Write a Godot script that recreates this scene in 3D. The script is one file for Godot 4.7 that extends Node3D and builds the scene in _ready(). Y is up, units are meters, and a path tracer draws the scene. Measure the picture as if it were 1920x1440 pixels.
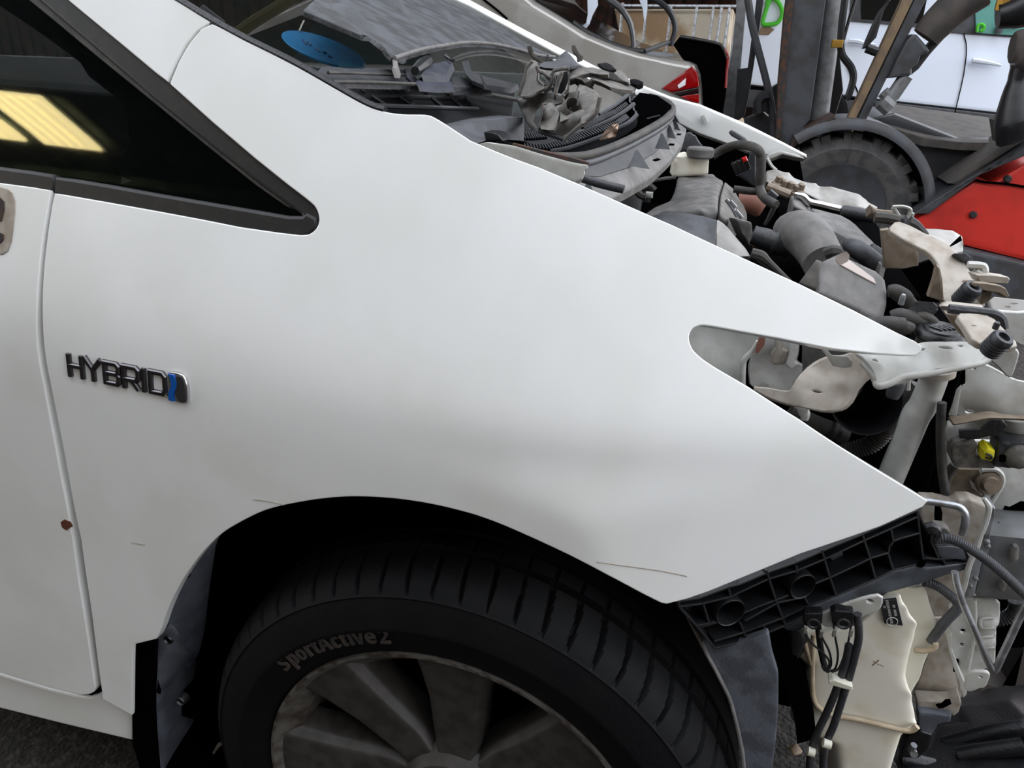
extends Node3D

# ---- set-up: camera, sky, lights, exposure -------------------------------------------------
func _ready():
	var cam := Camera3D.new()
	cam.name = "camera"
	cam.position = Vector3(0.2235, 1.1180, 0.5549)
	cam.rotation = Vector3(-0.40992, 0.27714, 0.02974)
	cam.fov = 54.055
	cam.near = 0.02
	cam.far = 200.0
	add_child(cam)
	cam.current = true
	var env := Environment.new()
	env.background_mode = Environment.BG_SKY
	var skm := ProceduralSkyMaterial.new()
	skm.sky_top_color = Color(0.785, 0.805, 0.84)
	skm.sky_horizon_color = Color(0.935, 0.94, 0.955)
	skm.sky_curve = 0.3
	skm.ground_bottom_color = Color(0.1, 0.095, 0.09)
	skm.ground_horizon_color = Color(0.2, 0.19, 0.18)
	skm.sun_angle_max = 1.0
	var sky := Sky.new()
	sky.sky_material = skm
	env.sky = sky
	env.background_energy_multiplier = 4.55
	env.ambient_light_source = Environment.AMBIENT_SOURCE_SKY
	env.tonemap_mode = Environment.TONE_MAPPER_LINEAR
	env.tonemap_exposure = 1.0
	env.sdfgi_enabled = true
	env.ssao_enabled = true
	env.ssil_enabled = true
	var we := WorldEnvironment.new()
	we.name = "world_environment"
	we.environment = env
	add_child(we)
	make_materials()
	setting()
	background()
	near_car()
	engine_bay()
	front_end()
	loose_things()

# ---- small tools -----------------------------------------------------------------------------
var car: Node3D
var names := {}
var MT := {}
var noise_a: Image
var noise_b: Image
var grain: Texture2D

func q(a: Array) -> PackedVector3Array:
	var r := PackedVector3Array()
	for i in range(0, a.size(), 3):
		r.append(Vector3(a[i], a[i + 1], a[i + 2]))
	return r

func called(n: String, parent: Node) -> String:
	var key := str(parent.get_instance_id()) + n
	var k: int = names.get(key, 0)
	names[key] = k + 1
	return n if k == 0 else "%s_%03d" % [n, k]

func thing(n: String, label: String, category: String, at := Vector3.ZERO, group := "") -> Node3D:
	var o := Node3D.new()
	o.name = called(n, self)
	o.position = at
	add_child(o)
	tag(o, label, category, group)
	return o

func tag(o: Node, label: String, category: String, group := ""):
	o.set_meta("label", label)
	o.set_meta("category", category)
	if group != "":
		o.set_meta("group", group)
	return o

func new_mesh() -> Dictionary:
	return {"v": PackedVector3Array(), "f": []}

# a named mesh under a thing or part; points are given in the place's own metres
func obj(n: String, m: Dictionary, material, parent: Node = self, angle := 38.0, label := "") -> MeshInstance3D:
	var o := MeshInstance3D.new()
	o.name = called(n, parent)
	var off := Vector3.ZERO
	var pn = parent
	while pn != self:
		off += pn.position
		pn = pn.get_parent()
	o.mesh = finish(m, angle, off)
	o.material_override = MT[material] if material is String else material
	o.cast_shadow = GeometryInstance3D.SHADOW_CASTING_SETTING_ON
	parent.add_child(o)
	if label != "":
		o.set_meta("label", label)
	return o

func structure(n: String, m: Dictionary, material) -> MeshInstance3D:
	var o := obj(n, m, material)
	o.set_meta("kind", "structure")
	return o

func face_normal(v: PackedVector3Array, f) -> Vector3:
	var nn := Vector3.ZERO
	var c := f.size() as int
	for i in c:
		var a: Vector3 = v[f[i]]
		var b: Vector3 = v[f[(i + 1) % c]]
		nn += Vector3((a.y - b.y) * (a.z + b.z), (a.z - b.z) * (a.x + b.x), (a.x - b.x) * (a.y + b.y))
	return nn

# polygons -> triangles; edges sharper than the angle stay sharp
func finish(m: Dictionary, angle: float, off := Vector3.ZERO) -> ArrayMesh:
	var v: PackedVector3Array = m.v
	var fs: Array = m.f
	var fnorm := PackedVector3Array()
	var at := []
	at.resize(v.size())
	for fi in fs.size():
		var f = fs[fi]
		fnorm.append(face_normal(v, f))
		for i in f:
			if at[i] == null:
				at[i] = PackedInt32Array([fi])
			else:
				at[i].append(fi)
	var lim := cos(deg_to_rad(angle))
	var ov := PackedVector3Array()
	var on := PackedVector3Array()
	for fi in fs.size():
		var f = fs[fi]
		var me := fnorm[fi].normalized()
		var cn := []
		for i in f:
			var s := Vector3.ZERO
			for k in at[i]:
				var n2 := fnorm[k]
				if angle >= 179.0 or me.dot(n2.normalized()) >= lim:
					s += n2
			cn.append(s.normalized() if s.length() > 1e-14 else Vector3.UP)
		for k in range(1, f.size() - 1):
			for j in [0, k + 1, k]:
				ov.append(v[f[j]] - off)
				on.append(cn[j])
	var arr := []
	arr.resize(Mesh.ARRAY_MAX)
	arr[Mesh.ARRAY_VERTEX] = ov
	arr[Mesh.ARRAY_NORMAL] = on
	var am := ArrayMesh.new()
	if ov.size() > 0:
		am.add_surface_from_arrays(Mesh.PRIMITIVE_TRIANGLES, arr)
	return am

func put(m: Dictionary, v: PackedVector3Array, f: Array):
	var base: int = m.v.size()
	m.v.append_array(v)
	for p in f:
		var g := PackedInt32Array()
		for i in p:
			g.append(i + base)
		m.f.append(g)
	return m

# a round bar through points; radius is one number or one per point
func tube(m: Dictionary, path, radius, n := 10, sub := 5, rings := 0.0, squash := 1.0):
	var pts := PackedVector3Array()
	var rad := PackedFloat32Array()
	var c: int = path.size()
	for i in c - 1:
		var p0: Vector3 = path[max(i - 1, 0)]
		var p1: Vector3 = path[i]
		var p2: Vector3 = path[i + 1]
		var p3: Vector3 = path[min(i + 2, c - 1)]
		var k := sub
		if rings > 0.0:
			k = max(sub, int(p1.distance_to(p2) / rings * 4.0))
		if c == 2:
			k = 1 if rings <= 0.0 else k
		for j in k:
			var t := float(j) / k
			pts.append(p1.cubic_interpolate(p2, p0, p3, t))
			var r1: float = radius[i] if radius is Array else radius
			var r2: float = radius[i + 1] if radius is Array else radius
			rad.append(lerp(r1, r2, t))
	pts.append(path[c - 1])
	rad.append(radius[c - 1] if radius is Array else radius)
	var v := PackedVector3Array()
	var f := []
	var up := Vector3.ZERO
	for i in pts.size():
		var d: Vector3 = (pts[min(i + 1, pts.size() - 1)] - pts[max(i - 1, 0)]).normalized()
		if i == 0:
			up = d.cross(Vector3(0.3, 0.2, 1)).normalized()
			if abs(d.dot(Vector3(0.3, 0.2, 1).normalized())) > 0.95:
				up = d.cross(Vector3(1, 0, 0)).normalized()
		up = (up - d * up.dot(d)).normalized()
		var side := d.cross(up)
		var rr := rad[i]
		if rings > 0.0:
			rr *= 1.0 if (i % 4) < 2 else 0.84
		for k in n:
			var a := TAU * k / n
			v.append(pts[i] + (up * cos(a) * squash + side * sin(a)) * rr)
		if i > 0:
			for k in n:
				var k2 := (k + 1) % n
				f.append([(i - 1) * n + k, (i - 1) * n + k2, i * n + k2, i * n + k])
	var cap0 := []
	var cap1 := []
	for k in n:
		cap0.append(n - 1 - k)
		cap1.append((pts.size() - 1) * n + k)
	f.append(cap0)
	f.append(cap1)
	return put(m, v, f)

# a turned shape: profile of (radius, height) about the y axis of xf
func lathe(m: Dictionary, prof: Array, xf: Transform3D, seg := 32, a0 := 0.0, a1 := TAU):
	var v := PackedVector3Array()
	var f := []
	var c := prof.size()
	var full: bool = abs(a1 - a0 - TAU) < 1e-4
	var cols := seg if full else seg + 1
	for k in cols:
		var a := a0 + (a1 - a0) * k / seg
		for p in prof:
			v.append(xf * Vector3(cos(a) * p[0], p[1], -sin(a) * p[0]))
	for k in seg:
		var k2 := (k + 1) % cols
		for i in c - 1:
			var s := []
			for id in [k * c + i, k2 * c + i, k2 * c + i + 1, k * c + i + 1]:
				if s.is_empty() or not v[id].is_equal_approx(v[s[-1]]):
					s.append(id)
			if s.size() > 2:
				f.append(s)
	return put(m, v, f)

func axis_xf(at: Vector3, axis: Vector3) -> Transform3D:
	var y := axis.normalized()
	var x := y.cross(Vector3(0.12, 0.3, 0.95)).normalized()
	return Transform3D(Basis(x, y, x.cross(y)), at)

# Catmull-Clark rounding; the first lin rounds only split, so that edges stay tight
func rounded(v: PackedVector3Array, fs: Array, lin: int, cc: int) -> Array:
	for it in lin + cc:
		var smooth := it >= lin
		var nv := PackedVector3Array()
		var nf := []
		var fp := PackedVector3Array()
		var ef := {}
		for f in fs:
			var c := Vector3.ZERO
			for i in f:
				c += v[i]
			fp.append(c / f.size())
		for fi in fs.size():
			var f = fs[fi]
			for i in f.size():
				var a: int = f[i]
				var b: int = f[(i + 1) % f.size()]
				var key := Vector2i(min(a, b), max(a, b))
				if ef.has(key):
					ef[key].append(fi)
				else:
					ef[key] = [fi]
		var sumf := []
		var sume := []
		sumf.resize(v.size())
		sume.resize(v.size())
		var nfc := PackedInt32Array()
		var nec := PackedInt32Array()
		nfc.resize(v.size())
		nec.resize(v.size())
		for i in v.size():
			sumf[i] = Vector3.ZERO
			sume[i] = Vector3.ZERO
		for fi in fs.size():
			for i in fs[fi]:
				sumf[i] += fp[fi]
				nfc[i] += 1
		var open := {}
		for key in ef:
			var mid: Vector3 = (v[key.x] + v[key.y]) * 0.5
			for i in [key.x, key.y]:
				sume[i] += mid
				nec[i] += 1
			if ef[key].size() != 2:
				open[key.x] = true
				open[key.y] = true
		for i in v.size():
			if smooth and not open.has(i) and nfc[i] > 2:
				var n := float(nfc[i])
				nv.append((sumf[i] / n + 2.0 * sume[i] / float(nec[i]) + (n - 3.0) * v[i]) / n)
			else:
				nv.append(v[i])
		var eid := {}
		for key in ef:
			var mid: Vector3 = (v[key.x] + v[key.y]) * 0.5
			if smooth and ef[key].size() == 2:
				mid = (mid * 2.0 + fp[ef[key][0]] + fp[ef[key][1]]) * 0.25
			eid[key] = nv.size()
			nv.append(mid)
		for fi in fs.size():
			var f = fs[fi]
			var ci := nv.size()
			nv.append(fp[fi])
			for i in f.size():
				var a: int = f[i]
				var b: int = f[(i + 1) % f.size()]
				var z: int = f[(i - 1 + f.size()) % f.size()]
				nf.append([a, eid[Vector2i(min(a, b), max(a, b))], ci, eid[Vector2i(min(z, a), max(z, a))]])
		v = nv
		fs = nf
	return [v, fs]

# a closed body: its seen faces, and walls that run back from their outline
func solid(m: Dictionary, pts: PackedVector3Array, faces: Array, back: Vector3, lin := 1, cc := 1):
	var v := pts.duplicate()
	var fs := []
	for f in faces:
		var g: Array = f.duplicate()
		if face_normal(v, g).dot(back) > 0.0:
			g.reverse()
		fs.append(g)
	var edge := {}
	for f in fs:
		for i in f.size():
			edge[Vector2i(f[i], f[(i + 1) % f.size()])] = true
	var n := pts.size()
	for p in pts:
		v.append(p + back)
	var all := fs.duplicate()
	for e in edge:
		if not edge.has(Vector2i(e.y, e.x)):
			all.append([e.y, e.x, e.x + n, e.y + n])
	for f in fs:
		var g := []
		for i in f:
			g.append(i + n)
		g.reverse()
		all.append(g)
	var used := {}
	var v2 := PackedVector3Array()
	var f2 := []
	for f in all:
		var g := []
		for i in f:
			if not used.has(i):
				used[i] = v2.size()
				v2.append(v[i])
			g.append(used[i])
		f2.append(g)
	var r := rounded(v2, f2, lin + 1 if cc > 0 else lin, cc)
	return put(m, r[0], r[1])

func basis_of(pts: PackedVector3Array, back: Vector3) -> Transform3D:
	var idx := range(pts.size())
	var n := face_normal(pts, idx).normalized()
	if n.dot(back) > 0.0:
		n = -n
	var x := (pts[1] - pts[0])
	x = (x - n * x.dot(n)).normalized()
	return Transform3D(Basis(x, n.cross(x), n), pts[0])

func flat2(pts, xf: Transform3D) -> PackedVector2Array:
	var inv := xf.affine_inverse()
	var r := PackedVector2Array()
	for p in pts:
		var l: Vector3 = inv * p
		r.append(Vector2(l.x, l.y))
	return r

func ccw(a: PackedVector2Array) -> PackedVector2Array:
	if Geometry2D.is_polygon_clockwise(a):
		a.reverse()
	return a

func round_outline(a: PackedVector2Array, times: int) -> PackedVector2Array:
	for t in times:
		var b := PackedVector2Array()
		for i in a.size():
			var p := a[i]
			var z := a[(i + 1) % a.size()]
			var k: float = min(0.25, 0.0035 / max(p.distance_to(z), 1e-5))
			b.append(p.lerp(z, k))
			b.append(p.lerp(z, 1.0 - k))
		a = b
	return a

# a plate of any outline with rounded front edge, pushed back along a vector
func prism(m: Dictionary, pts: PackedVector3Array, back: Vector3, r := 0.002, soft := 0):
	var xf := basis_of(pts, back)
	var o := ccw(flat2(pts, xf))
	o = round_outline(o, soft)
	var n := o.size()
	var nor := PackedVector2Array()
	for i in n:
		var e1 := (o[i] - o[(i - 1 + n) % n]).normalized()
		var e2 := (o[(i + 1) % n] - o[i]).normalized()
		var k := Vector2(e1.y, -e1.x) + Vector2(e2.y, -e2.x)
		k = k.normalized()
		var co: float = max(0.45, k.dot(Vector2(e1.y, -e1.x)))
		nor.append(k / co)
	var v := PackedVector3Array()
	var f := []
	var steps := [[1.0, 0.0], [0.3, 0.3], [0.0, 1.0]] if r > 0.0 else [[0.0, 0.0]]
	for s in steps:
		for i in n:
			var p: Vector2 = o[i] - nor[i] * r * s[0]
			v.append(xf * Vector3(p.x, p.y, -r * s[1]))
	for i in n:
		v.append(xf * Vector3(o[i].x, o[i].y, 0.0) + back)
	for k in steps.size():
		for i in n:
			var j := (i + 1) % n
			f.append([k * n + i, (k + 1) * n + i, (k + 1) * n + j, k * n + j])
	var inset := PackedVector2Array()
	for i in n:
		inset.append(o[i] - nor[i] * r)
	var tri := Geometry2D.triangulate_polygon(inset)
	if tri.is_empty():
		inset = o
		tri = Geometry2D.triangulate_polygon(o)
	var last := steps.size() * n
	for i in range(0, tri.size(), 3):
		var t := [tri[i], tri[i + 1], tri[i + 2]]
		if (inset[t[1]] - inset[t[0]]).cross(inset[t[2]] - inset[t[0]]) < 0:
			t.reverse()
		f.append(t)
		f.append([t[2] + last, t[1] + last, t[0] + last])
	return put(m, v, f)

func box(m: Dictionary, c: Vector3, s: Vector3, b := Basis.IDENTITY, r := 0.004):
	var h := s * 0.5
	var p := PackedVector3Array()
	for k in [[-1, -1], [1, -1], [1, 1], [-1, 1]]:
		p.append(c + b * Vector3(h.x * k[0], h.y * k[1], h.z))
	return prism(m, p, b * Vector3(0, 0, -s.z), r)

# a thin wall standing behind a line
func rib(m: Dictionary, line: PackedVector3Array, back: Vector3, w := 0.002):
	for i in line.size() - 1:
		var d := (line[i + 1] - line[i]).normalized()
		var s := d.cross(back).normalized() * w * 0.5
		prism(m, PackedVector3Array([line[i] - s, line[i + 1] - s, line[i + 1] + s, line[i] + s]), back, w * 0.3)
	return m

# pressed sheet: outline with holes, a height for every point, edges turned back
func pressed(m: Dictionary, out: PackedVector2Array, holes: Array, h: Callable, cell: float, thick: float, xf := Transform3D.IDENTITY, hem := 0.0015):
	out = ccw(out)
	var lo := out[0]
	var hi := out[0]
	for p in out:
		lo = lo.min(p)
		hi = hi.max(p)
	var ids := {}
	var v := PackedVector3Array()
	var f := []
	var nrm := PackedVector3Array()
	var gx := int(ceil((hi.x - lo.x) / cell))
	var gy := int(ceil((hi.y - lo.y) / cell))
	for ix in gx:
		for iy in gy:
			var c := lo + Vector2(ix, iy) * cell
			var sq := PackedVector2Array([c, c + Vector2(cell, 0), c + Vector2(cell, cell), c + Vector2(0, cell)])
			var polys: Array = Geometry2D.intersect_polygons(sq, out)
			for ho in holes:
				var nx := []
				for p in polys:
					for r in Geometry2D.clip_polygons(p, ho):
						if not Geometry2D.is_polygon_clockwise(r):
							nx.append(r)
				polys = nx
			for p in polys:
				p = ccw(p)
				var g := []
				for a in p:
					var key := Vector2i(roundi(a.x * 2e4), roundi(a.y * 2e4))
					if not ids.has(key):
						ids[key] = v.size()
						v.append(Vector3(a.x, a.y, h.call(a.x, a.y)))
					if g.is_empty() or (g[-1] != ids[key] and g[0] != ids[key]):
						g.append(ids[key])
				if g.size() < 3:
					continue
				if g.size() <= 4:
					f.append(g)
				else:
					var pp := PackedVector2Array()
					for i in g:
						pp.append(Vector2(v[i].x, v[i].y))
					var tri := Geometry2D.triangulate_polygon(pp)
					for t in range(0, tri.size(), 3):
						f.append([g[tri[t]], g[tri[t + 1]], g[tri[t + 2]]])
	for i in v.size():
		nrm.append(slope(h, v[i].x, v[i].y))
	var n := v.size()
	if thick > 0.0:
		for i in n:
			v.append(v[i] - nrm[i] * thick)
		for k in f.size():
			var g: Array = f[k].duplicate()
			for i in g.size():
				g[i] += n
			g.reverse()
			f.append(g)
	var v3 := PackedVector3Array()
	for p in v:
		v3.append(xf * p)
	put(m, v3, f)
	if thick > 0.0:
		var loops := [out]
		for ho in holes:
			var hh: PackedVector2Array = ccw(ho.duplicate())
			hh.reverse()
			loops.append(hh)
		for lp in loops:
			var a2 := PackedVector2Array()
			for i in lp.size():
				var p: Vector2 = lp[i]
				var z: Vector2 = lp[(i + 1) % lp.size()]
				var k: int = max(1, int(p.distance_to(z) / cell))
				for j in k:
					a2.append(p.lerp(z, float(j) / k))
			var c := a2.size()
			var ev := PackedVector3Array()
			var ef := []
			for i in c:
				var d := (a2[(i + 1) % c] - a2[(i - 1 + c) % c]).normalized()
				var nn := slope(h, a2[i].x, a2[i].y)
				var outw := Vector3(d.y, -d.x, 0)
				outw = (outw - nn * outw.dot(nn)).normalized()
				var b := Vector3(a2[i].x, a2[i].y, h.call(a2[i].x, a2[i].y))
				for s in [[0.0, 0.0], [0.7, 0.3], [1.0, 1.0]]:
					ev.append(xf * (b + outw * hem * s[0] - nn * hem * s[1]))
				ev.append(xf * (b + outw * hem - nn * thick))
				ev.append(xf * (b - nn * thick))
			for i in c:
				var j := (i + 1) % c
				for k in 4:
					ef.append([i * 5 + k, i * 5 + k + 1, j * 5 + k + 1, j * 5 + k])
			put(m, ev, ef)
	return m

func slope(h: Callable, x: float, y: float) -> Vector3:
	var e := 0.0015
	return Vector3(h.call(x - e, y) - h.call(x + e, y), h.call(x, y - e) - h.call(x, y + e), 2.0 * e).normalized()

# pressed sheet on a plane given by its own outline; bumps are [point, radius, height]
func stamped(m: Dictionary, pts: PackedVector3Array, back: Vector3, thick := 0.003, holes := [], bumps := [], cell := 0.012, wave := 0.0, soft := 1):
	var xf := basis_of(pts, back)
	var o := round_outline(ccw(flat2(pts, xf)), soft)
	var hs := []
	for h in holes:
		var e := flat2(h, xf)
		var el := PackedVector2Array()
		for k in 14:
			el.append(e[0] + (e[1] - e[0]) * cos(TAU * k / 14) + (e[2] - e[0]) * sin(TAU * k / 14))
		hs.append(ccw(el))
	var bs := []
	for b in bumps:
		bs.append([flat2([b[0]], xf)[0], b[1], b[2]])
	var nz := FastNoiseLite.new()
	nz.seed = 5
	nz.frequency = 9.0
	var fn := func(x: float, y: float) -> float:
		var z := 0.0
		for b in bs:
			var d2: float = (Vector2(x, y) - b[0]).length_squared() / (b[1] * b[1])
			z += b[2] * exp(-d2 * d2)
		if wave > 0.0:
			z += wave * nz.get_noise_2d(x, y)
		return z
	return pressed(m, o, hs, fn, cell, thick, xf)

# ---- materials ---------------------------------------------------------------------------------
func stained(n: String, c1: Color, c2: Color, rough: float, metal := 0.0, scale := 3.0, lo := 0.35, hi := 0.65, bump := 0.0, coat := 0.0, fine := false):
	var src := noise_b if fine else noise_a
	var im := Image.create(256, 256, false, Image.FORMAT_RGB8)
	for y in 256:
		for x in 256:
			im.set_pixel(x, y, c1.lerp(c2, smoothstep(lo, hi, src.get_pixel(x, y).r)))
	var m := StandardMaterial3D.new()
	m.resource_name = n
	m.albedo_texture = ImageTexture.create_from_image(im)
	m.roughness = rough
	m.metallic = metal
	m.uv1_triplanar = true
	m.uv1_world_triplanar = true
	m.uv1_scale = Vector3.ONE * scale
	if bump > 0.0:
		m.normal_enabled = true
		m.normal_texture = grain
		m.normal_scale = bump
	if coat > 0.0:
		m.clearcoat_enabled = true
		m.clearcoat = coat
		m.clearcoat_roughness = 0.12
	MT[n] = m
	return m

func plain(n: String, c: Color, rough: float, metal := 0.0):
	var m := StandardMaterial3D.new()
	m.resource_name = n
	m.albedo_color = c
	m.roughness = rough
	m.metallic = metal
	MT[n] = m
	return m

func glass(n: String, c: Color, alpha: float):
	var m: StandardMaterial3D = plain(n, Color(c.r, c.g, c.b, alpha), 0.03)
	m.transparency = BaseMaterial3D.TRANSPARENCY_ALPHA
	m.metallic_specular = 0.8
	return m

func glow(n: String, c: Color, e: float):
	var m: StandardMaterial3D = plain(n, c, 0.5)
	m.emission_enabled = true
	m.emission = c
	m.emission_energy_multiplier = e
	return m

func make_materials():
	var fn := FastNoiseLite.new()
	fn.seed = 11
	fn.frequency = 0.016
	fn.fractal_octaves = 5
	noise_a = fn.get_seamless_image(256, 256)
	fn.seed = 23
	fn.frequency = 0.06
	noise_b = fn.get_seamless_image(256, 256)
	fn.seed = 31
	fn.frequency = 0.14
	var g := fn.get_seamless_image(256, 256)
	g.convert(Image.FORMAT_RGBA8)
	g.bump_map_to_normal_map(2.5)
	grain = ImageTexture.create_from_image(g)
	stained("white_paint", Color(0.91, 0.91, 0.9), Color(0.885, 0.885, 0.865), 0.34, 0.0, 1.3, 0.3, 0.8, 0.0, 0.8)
	stained("inner_white", Color(0.74, 0.74, 0.72), Color(0.68, 0.67, 0.64), 0.4, 0.1, 12.0, 0.2, 1.0)
	stained("brown_white", Color(0.64, 0.61, 0.57), Color(0.54, 0.495, 0.44), 0.5, 0.1, 12.0, 0.2, 1.0)
	stained("bay_metal", Color(0.52, 0.47, 0.41), Color(0.42, 0.365, 0.3), 0.55, 0.1, 12.0, 0.2, 1.0)
	stained("dusty_plastic", Color(0.44, 0.43, 0.42), Color(0.36, 0.35, 0.34), 0.75, 0.0, 9.0, 0.3, 0.7, 0.25)
	stained("grey_plastic", Color(0.3, 0.305, 0.32), Color(0.24, 0.24, 0.25), 0.6, 0.0, 5.0, 0.3, 0.7, 0.25)
	stained("blue_grey_plastic", Color(0.36, 0.375, 0.405), Color(0.28, 0.29, 0.32), 0.5, 0.0, 6.0, 0.3, 0.7, 0.15)
	stained("dark_plastic", Color(0.15, 0.155, 0.17), Color(0.24, 0.235, 0.23), 0.5, 0.0, 6.0, 0.5, 0.9, 0.3)
	stained("black_plastic", Color(0.055, 0.058, 0.068), Color(0.11, 0.105, 0.1), 0.38, 0.0, 7.0, 0.5, 0.95, 0.3)
	stained("seal_rubber", Color(0.045, 0.045, 0.047), Color(0.13, 0.12, 0.1), 0.5, 0.0, 12.0, 0.5, 0.95, 0.08)
	stained("dusty_rubber", Color(0.26, 0.245, 0.22), Color(0.18, 0.172, 0.165), 0.7, 0.0, 6.0, 0.3, 0.7, 0.2)
	stained("tyre_rubber", Color(0.04, 0.042, 0.048), Color(0.06, 0.054, 0.05), 0.65, 0.0, 4.0, 0.4, 0.9, 0.15)
	MT["tyre_rubber"].metallic_specular = 0.25
	stained("worn_rubber", Color(0.2, 0.17, 0.15), Color(0.14, 0.12, 0.11), 0.6, 0.0, 8.0)
	stained("dark_alloy", Color(0.25, 0.235, 0.22), Color(0.19, 0.175, 0.16), 0.55, 0.2, 8.0, 0.3, 0.8, 0.1)
	stained("worn_alloy", Color(0.4, 0.385, 0.36), Color(0.24, 0.21, 0.19), 0.5, 0.4, 9.0, 0.35, 0.8)
	stained("tank_plastic", Color(0.9, 0.88, 0.82), Color(0.85, 0.81, 0.72), 0.42, 0.0, 4.0, 0.45, 0.95)
	stained("pale_tank", Color(0.82, 0.81, 0.75), Color(0.75, 0.73, 0.65), 0.42, 0.0, 5.0, 0.5, 0.9)
	stained("tank_seam", Color(0.72, 0.66, 0.56), Color(0.64, 0.57, 0.47), 0.5, 0.0, 9.0)
	stained("aluminium", Color(0.7, 0.71, 0.73), Color(0.5, 0.5, 0.5), 0.35, 0.75, 6.0, 0.4, 0.8)
	stained("dull_aluminium", Color(0.46, 0.465, 0.47), Color(0.38, 0.38, 0.375), 0.5, 0.4, 4.0, 0.3, 0.9)
	stained("crinkled_panel", Color(0.29, 0.295, 0.31), Color(0.19, 0.19, 0.19), 0.65, 0.0, 5.0, 0.3, 0.7, 0.7)
	stained("dusty_cover", Color(0.43, 0.41, 0.385), Color(0.32, 0.31, 0.295), 0.75, 0.0, 14.0, 0.35, 0.7, 0.2)
	stained("ground_dirt", Color(0.13, 0.115, 0.1), Color(0.25, 0.225, 0.2), 0.9, 0.0, 2.5, 0.45, 0.8, 1.0, 0.0, true)
	stained("rust_sheet", Color(0.31, 0.18, 0.12), Color(0.17, 0.115, 0.09), 0.8, 0.0, 1.2)
	stained("rusty_steel", Color(0.3, 0.19, 0.13), Color(0.17, 0.16, 0.16), 0.7, 0.3, 6.0)
	stained("forklift_black", Color(0.13, 0.135, 0.15), Color(0.17, 0.165, 0.165), 0.45, 0.1, 2.0, 0.4, 0.85)
	stained("forklift_grey", Color(0.26, 0.27, 0.29), Color(0.22, 0.215, 0.215), 0.5, 0.2, 2.0, 0.3, 0.8)
	stained("forklift_floor", Color(0.3, 0.275, 0.255), Color(0.23, 0.22, 0.21), 0.8, 0.1, 2.0, 0.3, 0.8)
	stained("forklift_red", Color(0.72, 0.16, 0.12), Color(0.62, 0.14, 0.11), 0.4, 0.0, 1.0, 0.4, 0.9)
	stained("forklift_tyre", Color(0.28, 0.27, 0.265), Color(0.2, 0.2, 0.2), 0.8, 0.0, 3.0)
	stained("ochre_post", Color(0.5, 0.42, 0.32), Color(0.44, 0.37, 0.3), 0.5, 0.2, 3.0)
	stained("silver_paint", Color(0.66, 0.65, 0.63), Color(0.6, 0.585, 0.56), 0.3, 0.35, 0.7, 0.3, 0.7, 0.0, 0.8)
	stained("tote_tank", Color(0.82, 0.78, 0.7), Color(0.62, 0.5, 0.37), 0.5, 0.0, 0.5, 0.35, 0.7)
	stained("roof_sheet", Color(0.4, 0.47, 0.47), Color(0.32, 0.38, 0.38), 0.7, 0.1, 1.0)
	stained("shed_wall", Color(0.52, 0.47, 0.41), Color(0.42, 0.37, 0.33), 0.8, 0.0, 1.0)
	stained("wiper_plastic", Color(0.19, 0.2, 0.25), Color(0.14, 0.148, 0.18), 0.5, 0.0, 8.0)
	stained("pale_metal", Color(0.54, 0.53, 0.51), Color(0.47, 0.45, 0.42), 0.45, 0.1, 8.0, 0.2, 1.0)
	stained("flange_plastic", Color(0.25, 0.265, 0.29), Color(0.17, 0.18, 0.2), 0.45, 0.0, 9.0, 0.3, 0.8)
	stained("wall_plastic", Color(0.22, 0.22, 0.23), Color(0.28, 0.275, 0.265), 0.6, 0.0, 6.0, 0.4, 0.9)
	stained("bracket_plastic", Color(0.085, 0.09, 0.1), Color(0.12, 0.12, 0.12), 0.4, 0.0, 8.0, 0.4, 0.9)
	stained("leaf_brown", Color(0.7, 0.6, 0.52), Color(0.56, 0.46, 0.38), 0.8, 0.0, 30.0)
	plain("far_white", Color(0.87, 0.9, 0.95), 0.3)
	plain("dark_glazing", Color(0.05, 0.06, 0.06), 0.12)
	plain("interior_black", Color(0.012, 0.012, 0.013), 0.7)
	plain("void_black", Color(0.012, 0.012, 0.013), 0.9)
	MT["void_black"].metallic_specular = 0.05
	MT["interior_black"].metallic_specular = 0.15
	plain("interior_grey", Color(0.05, 0.056, 0.056), 0.8)
	plain("olive_trim", Color(0.55, 0.53, 0.4), 0.6)
	plain("dark_chrome", Color(0.4, 0.39, 0.4), 0.2, 1.0)
	plain("chrome", Color(0.82, 0.82, 0.82), 0.16, 1.0)
	plain("emblem_blue", Color(0.04, 0.3, 0.6), 0.2)
	plain("disc_blue", Color(0.15, 0.52, 0.74), 0.3)
	plain("disc_teal", Color(0.08, 0.42, 0.5), 0.3)
	plain("pale_blue", Color(0.35, 0.68, 0.82), 0.5)
	plain("dark_blue_print", Color(0.02, 0.12, 0.35), 0.5)
	plain("lamp_red", Color(0.5, 0.015, 0.025), 0.1)
	plain("lamp_dark", Color(0.12, 0.06, 0.06), 0.1)
	plain("lamp_white", Color(0.85, 0.85, 0.85), 0.1)
	plain("green_mark", Color(0.25, 0.68, 0.12), 0.6)
	plain("yellow_plastic", Color(0.8, 0.76, 0.1), 0.45)
	plain("sticker_dark", Color(0.13, 0.13, 0.14), 0.5)
	plain("print_white", Color(0.75, 0.75, 0.72), 0.6)
	plain("pink_label", Color(0.7, 0.65, 0.62), 0.55)
	plain("rust_dot", Color(0.35, 0.16, 0.07), 0.8)
	plain("terracotta", Color(0.5, 0.33, 0.27), 0.6)
	plain("copper", Color(0.55, 0.3, 0.18), 0.4, 0.6)
	plain("brass", Color(0.62, 0.47, 0.2), 0.4, 0.7)
	plain("red_plastic", Color(0.7, 0.06, 0.04), 0.4)
	glass("window_glass", Color(0.02, 0.03, 0.03), 0.3)
	glass("screen_glass", Color(0.05, 0.09, 0.08), 0.22)
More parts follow.
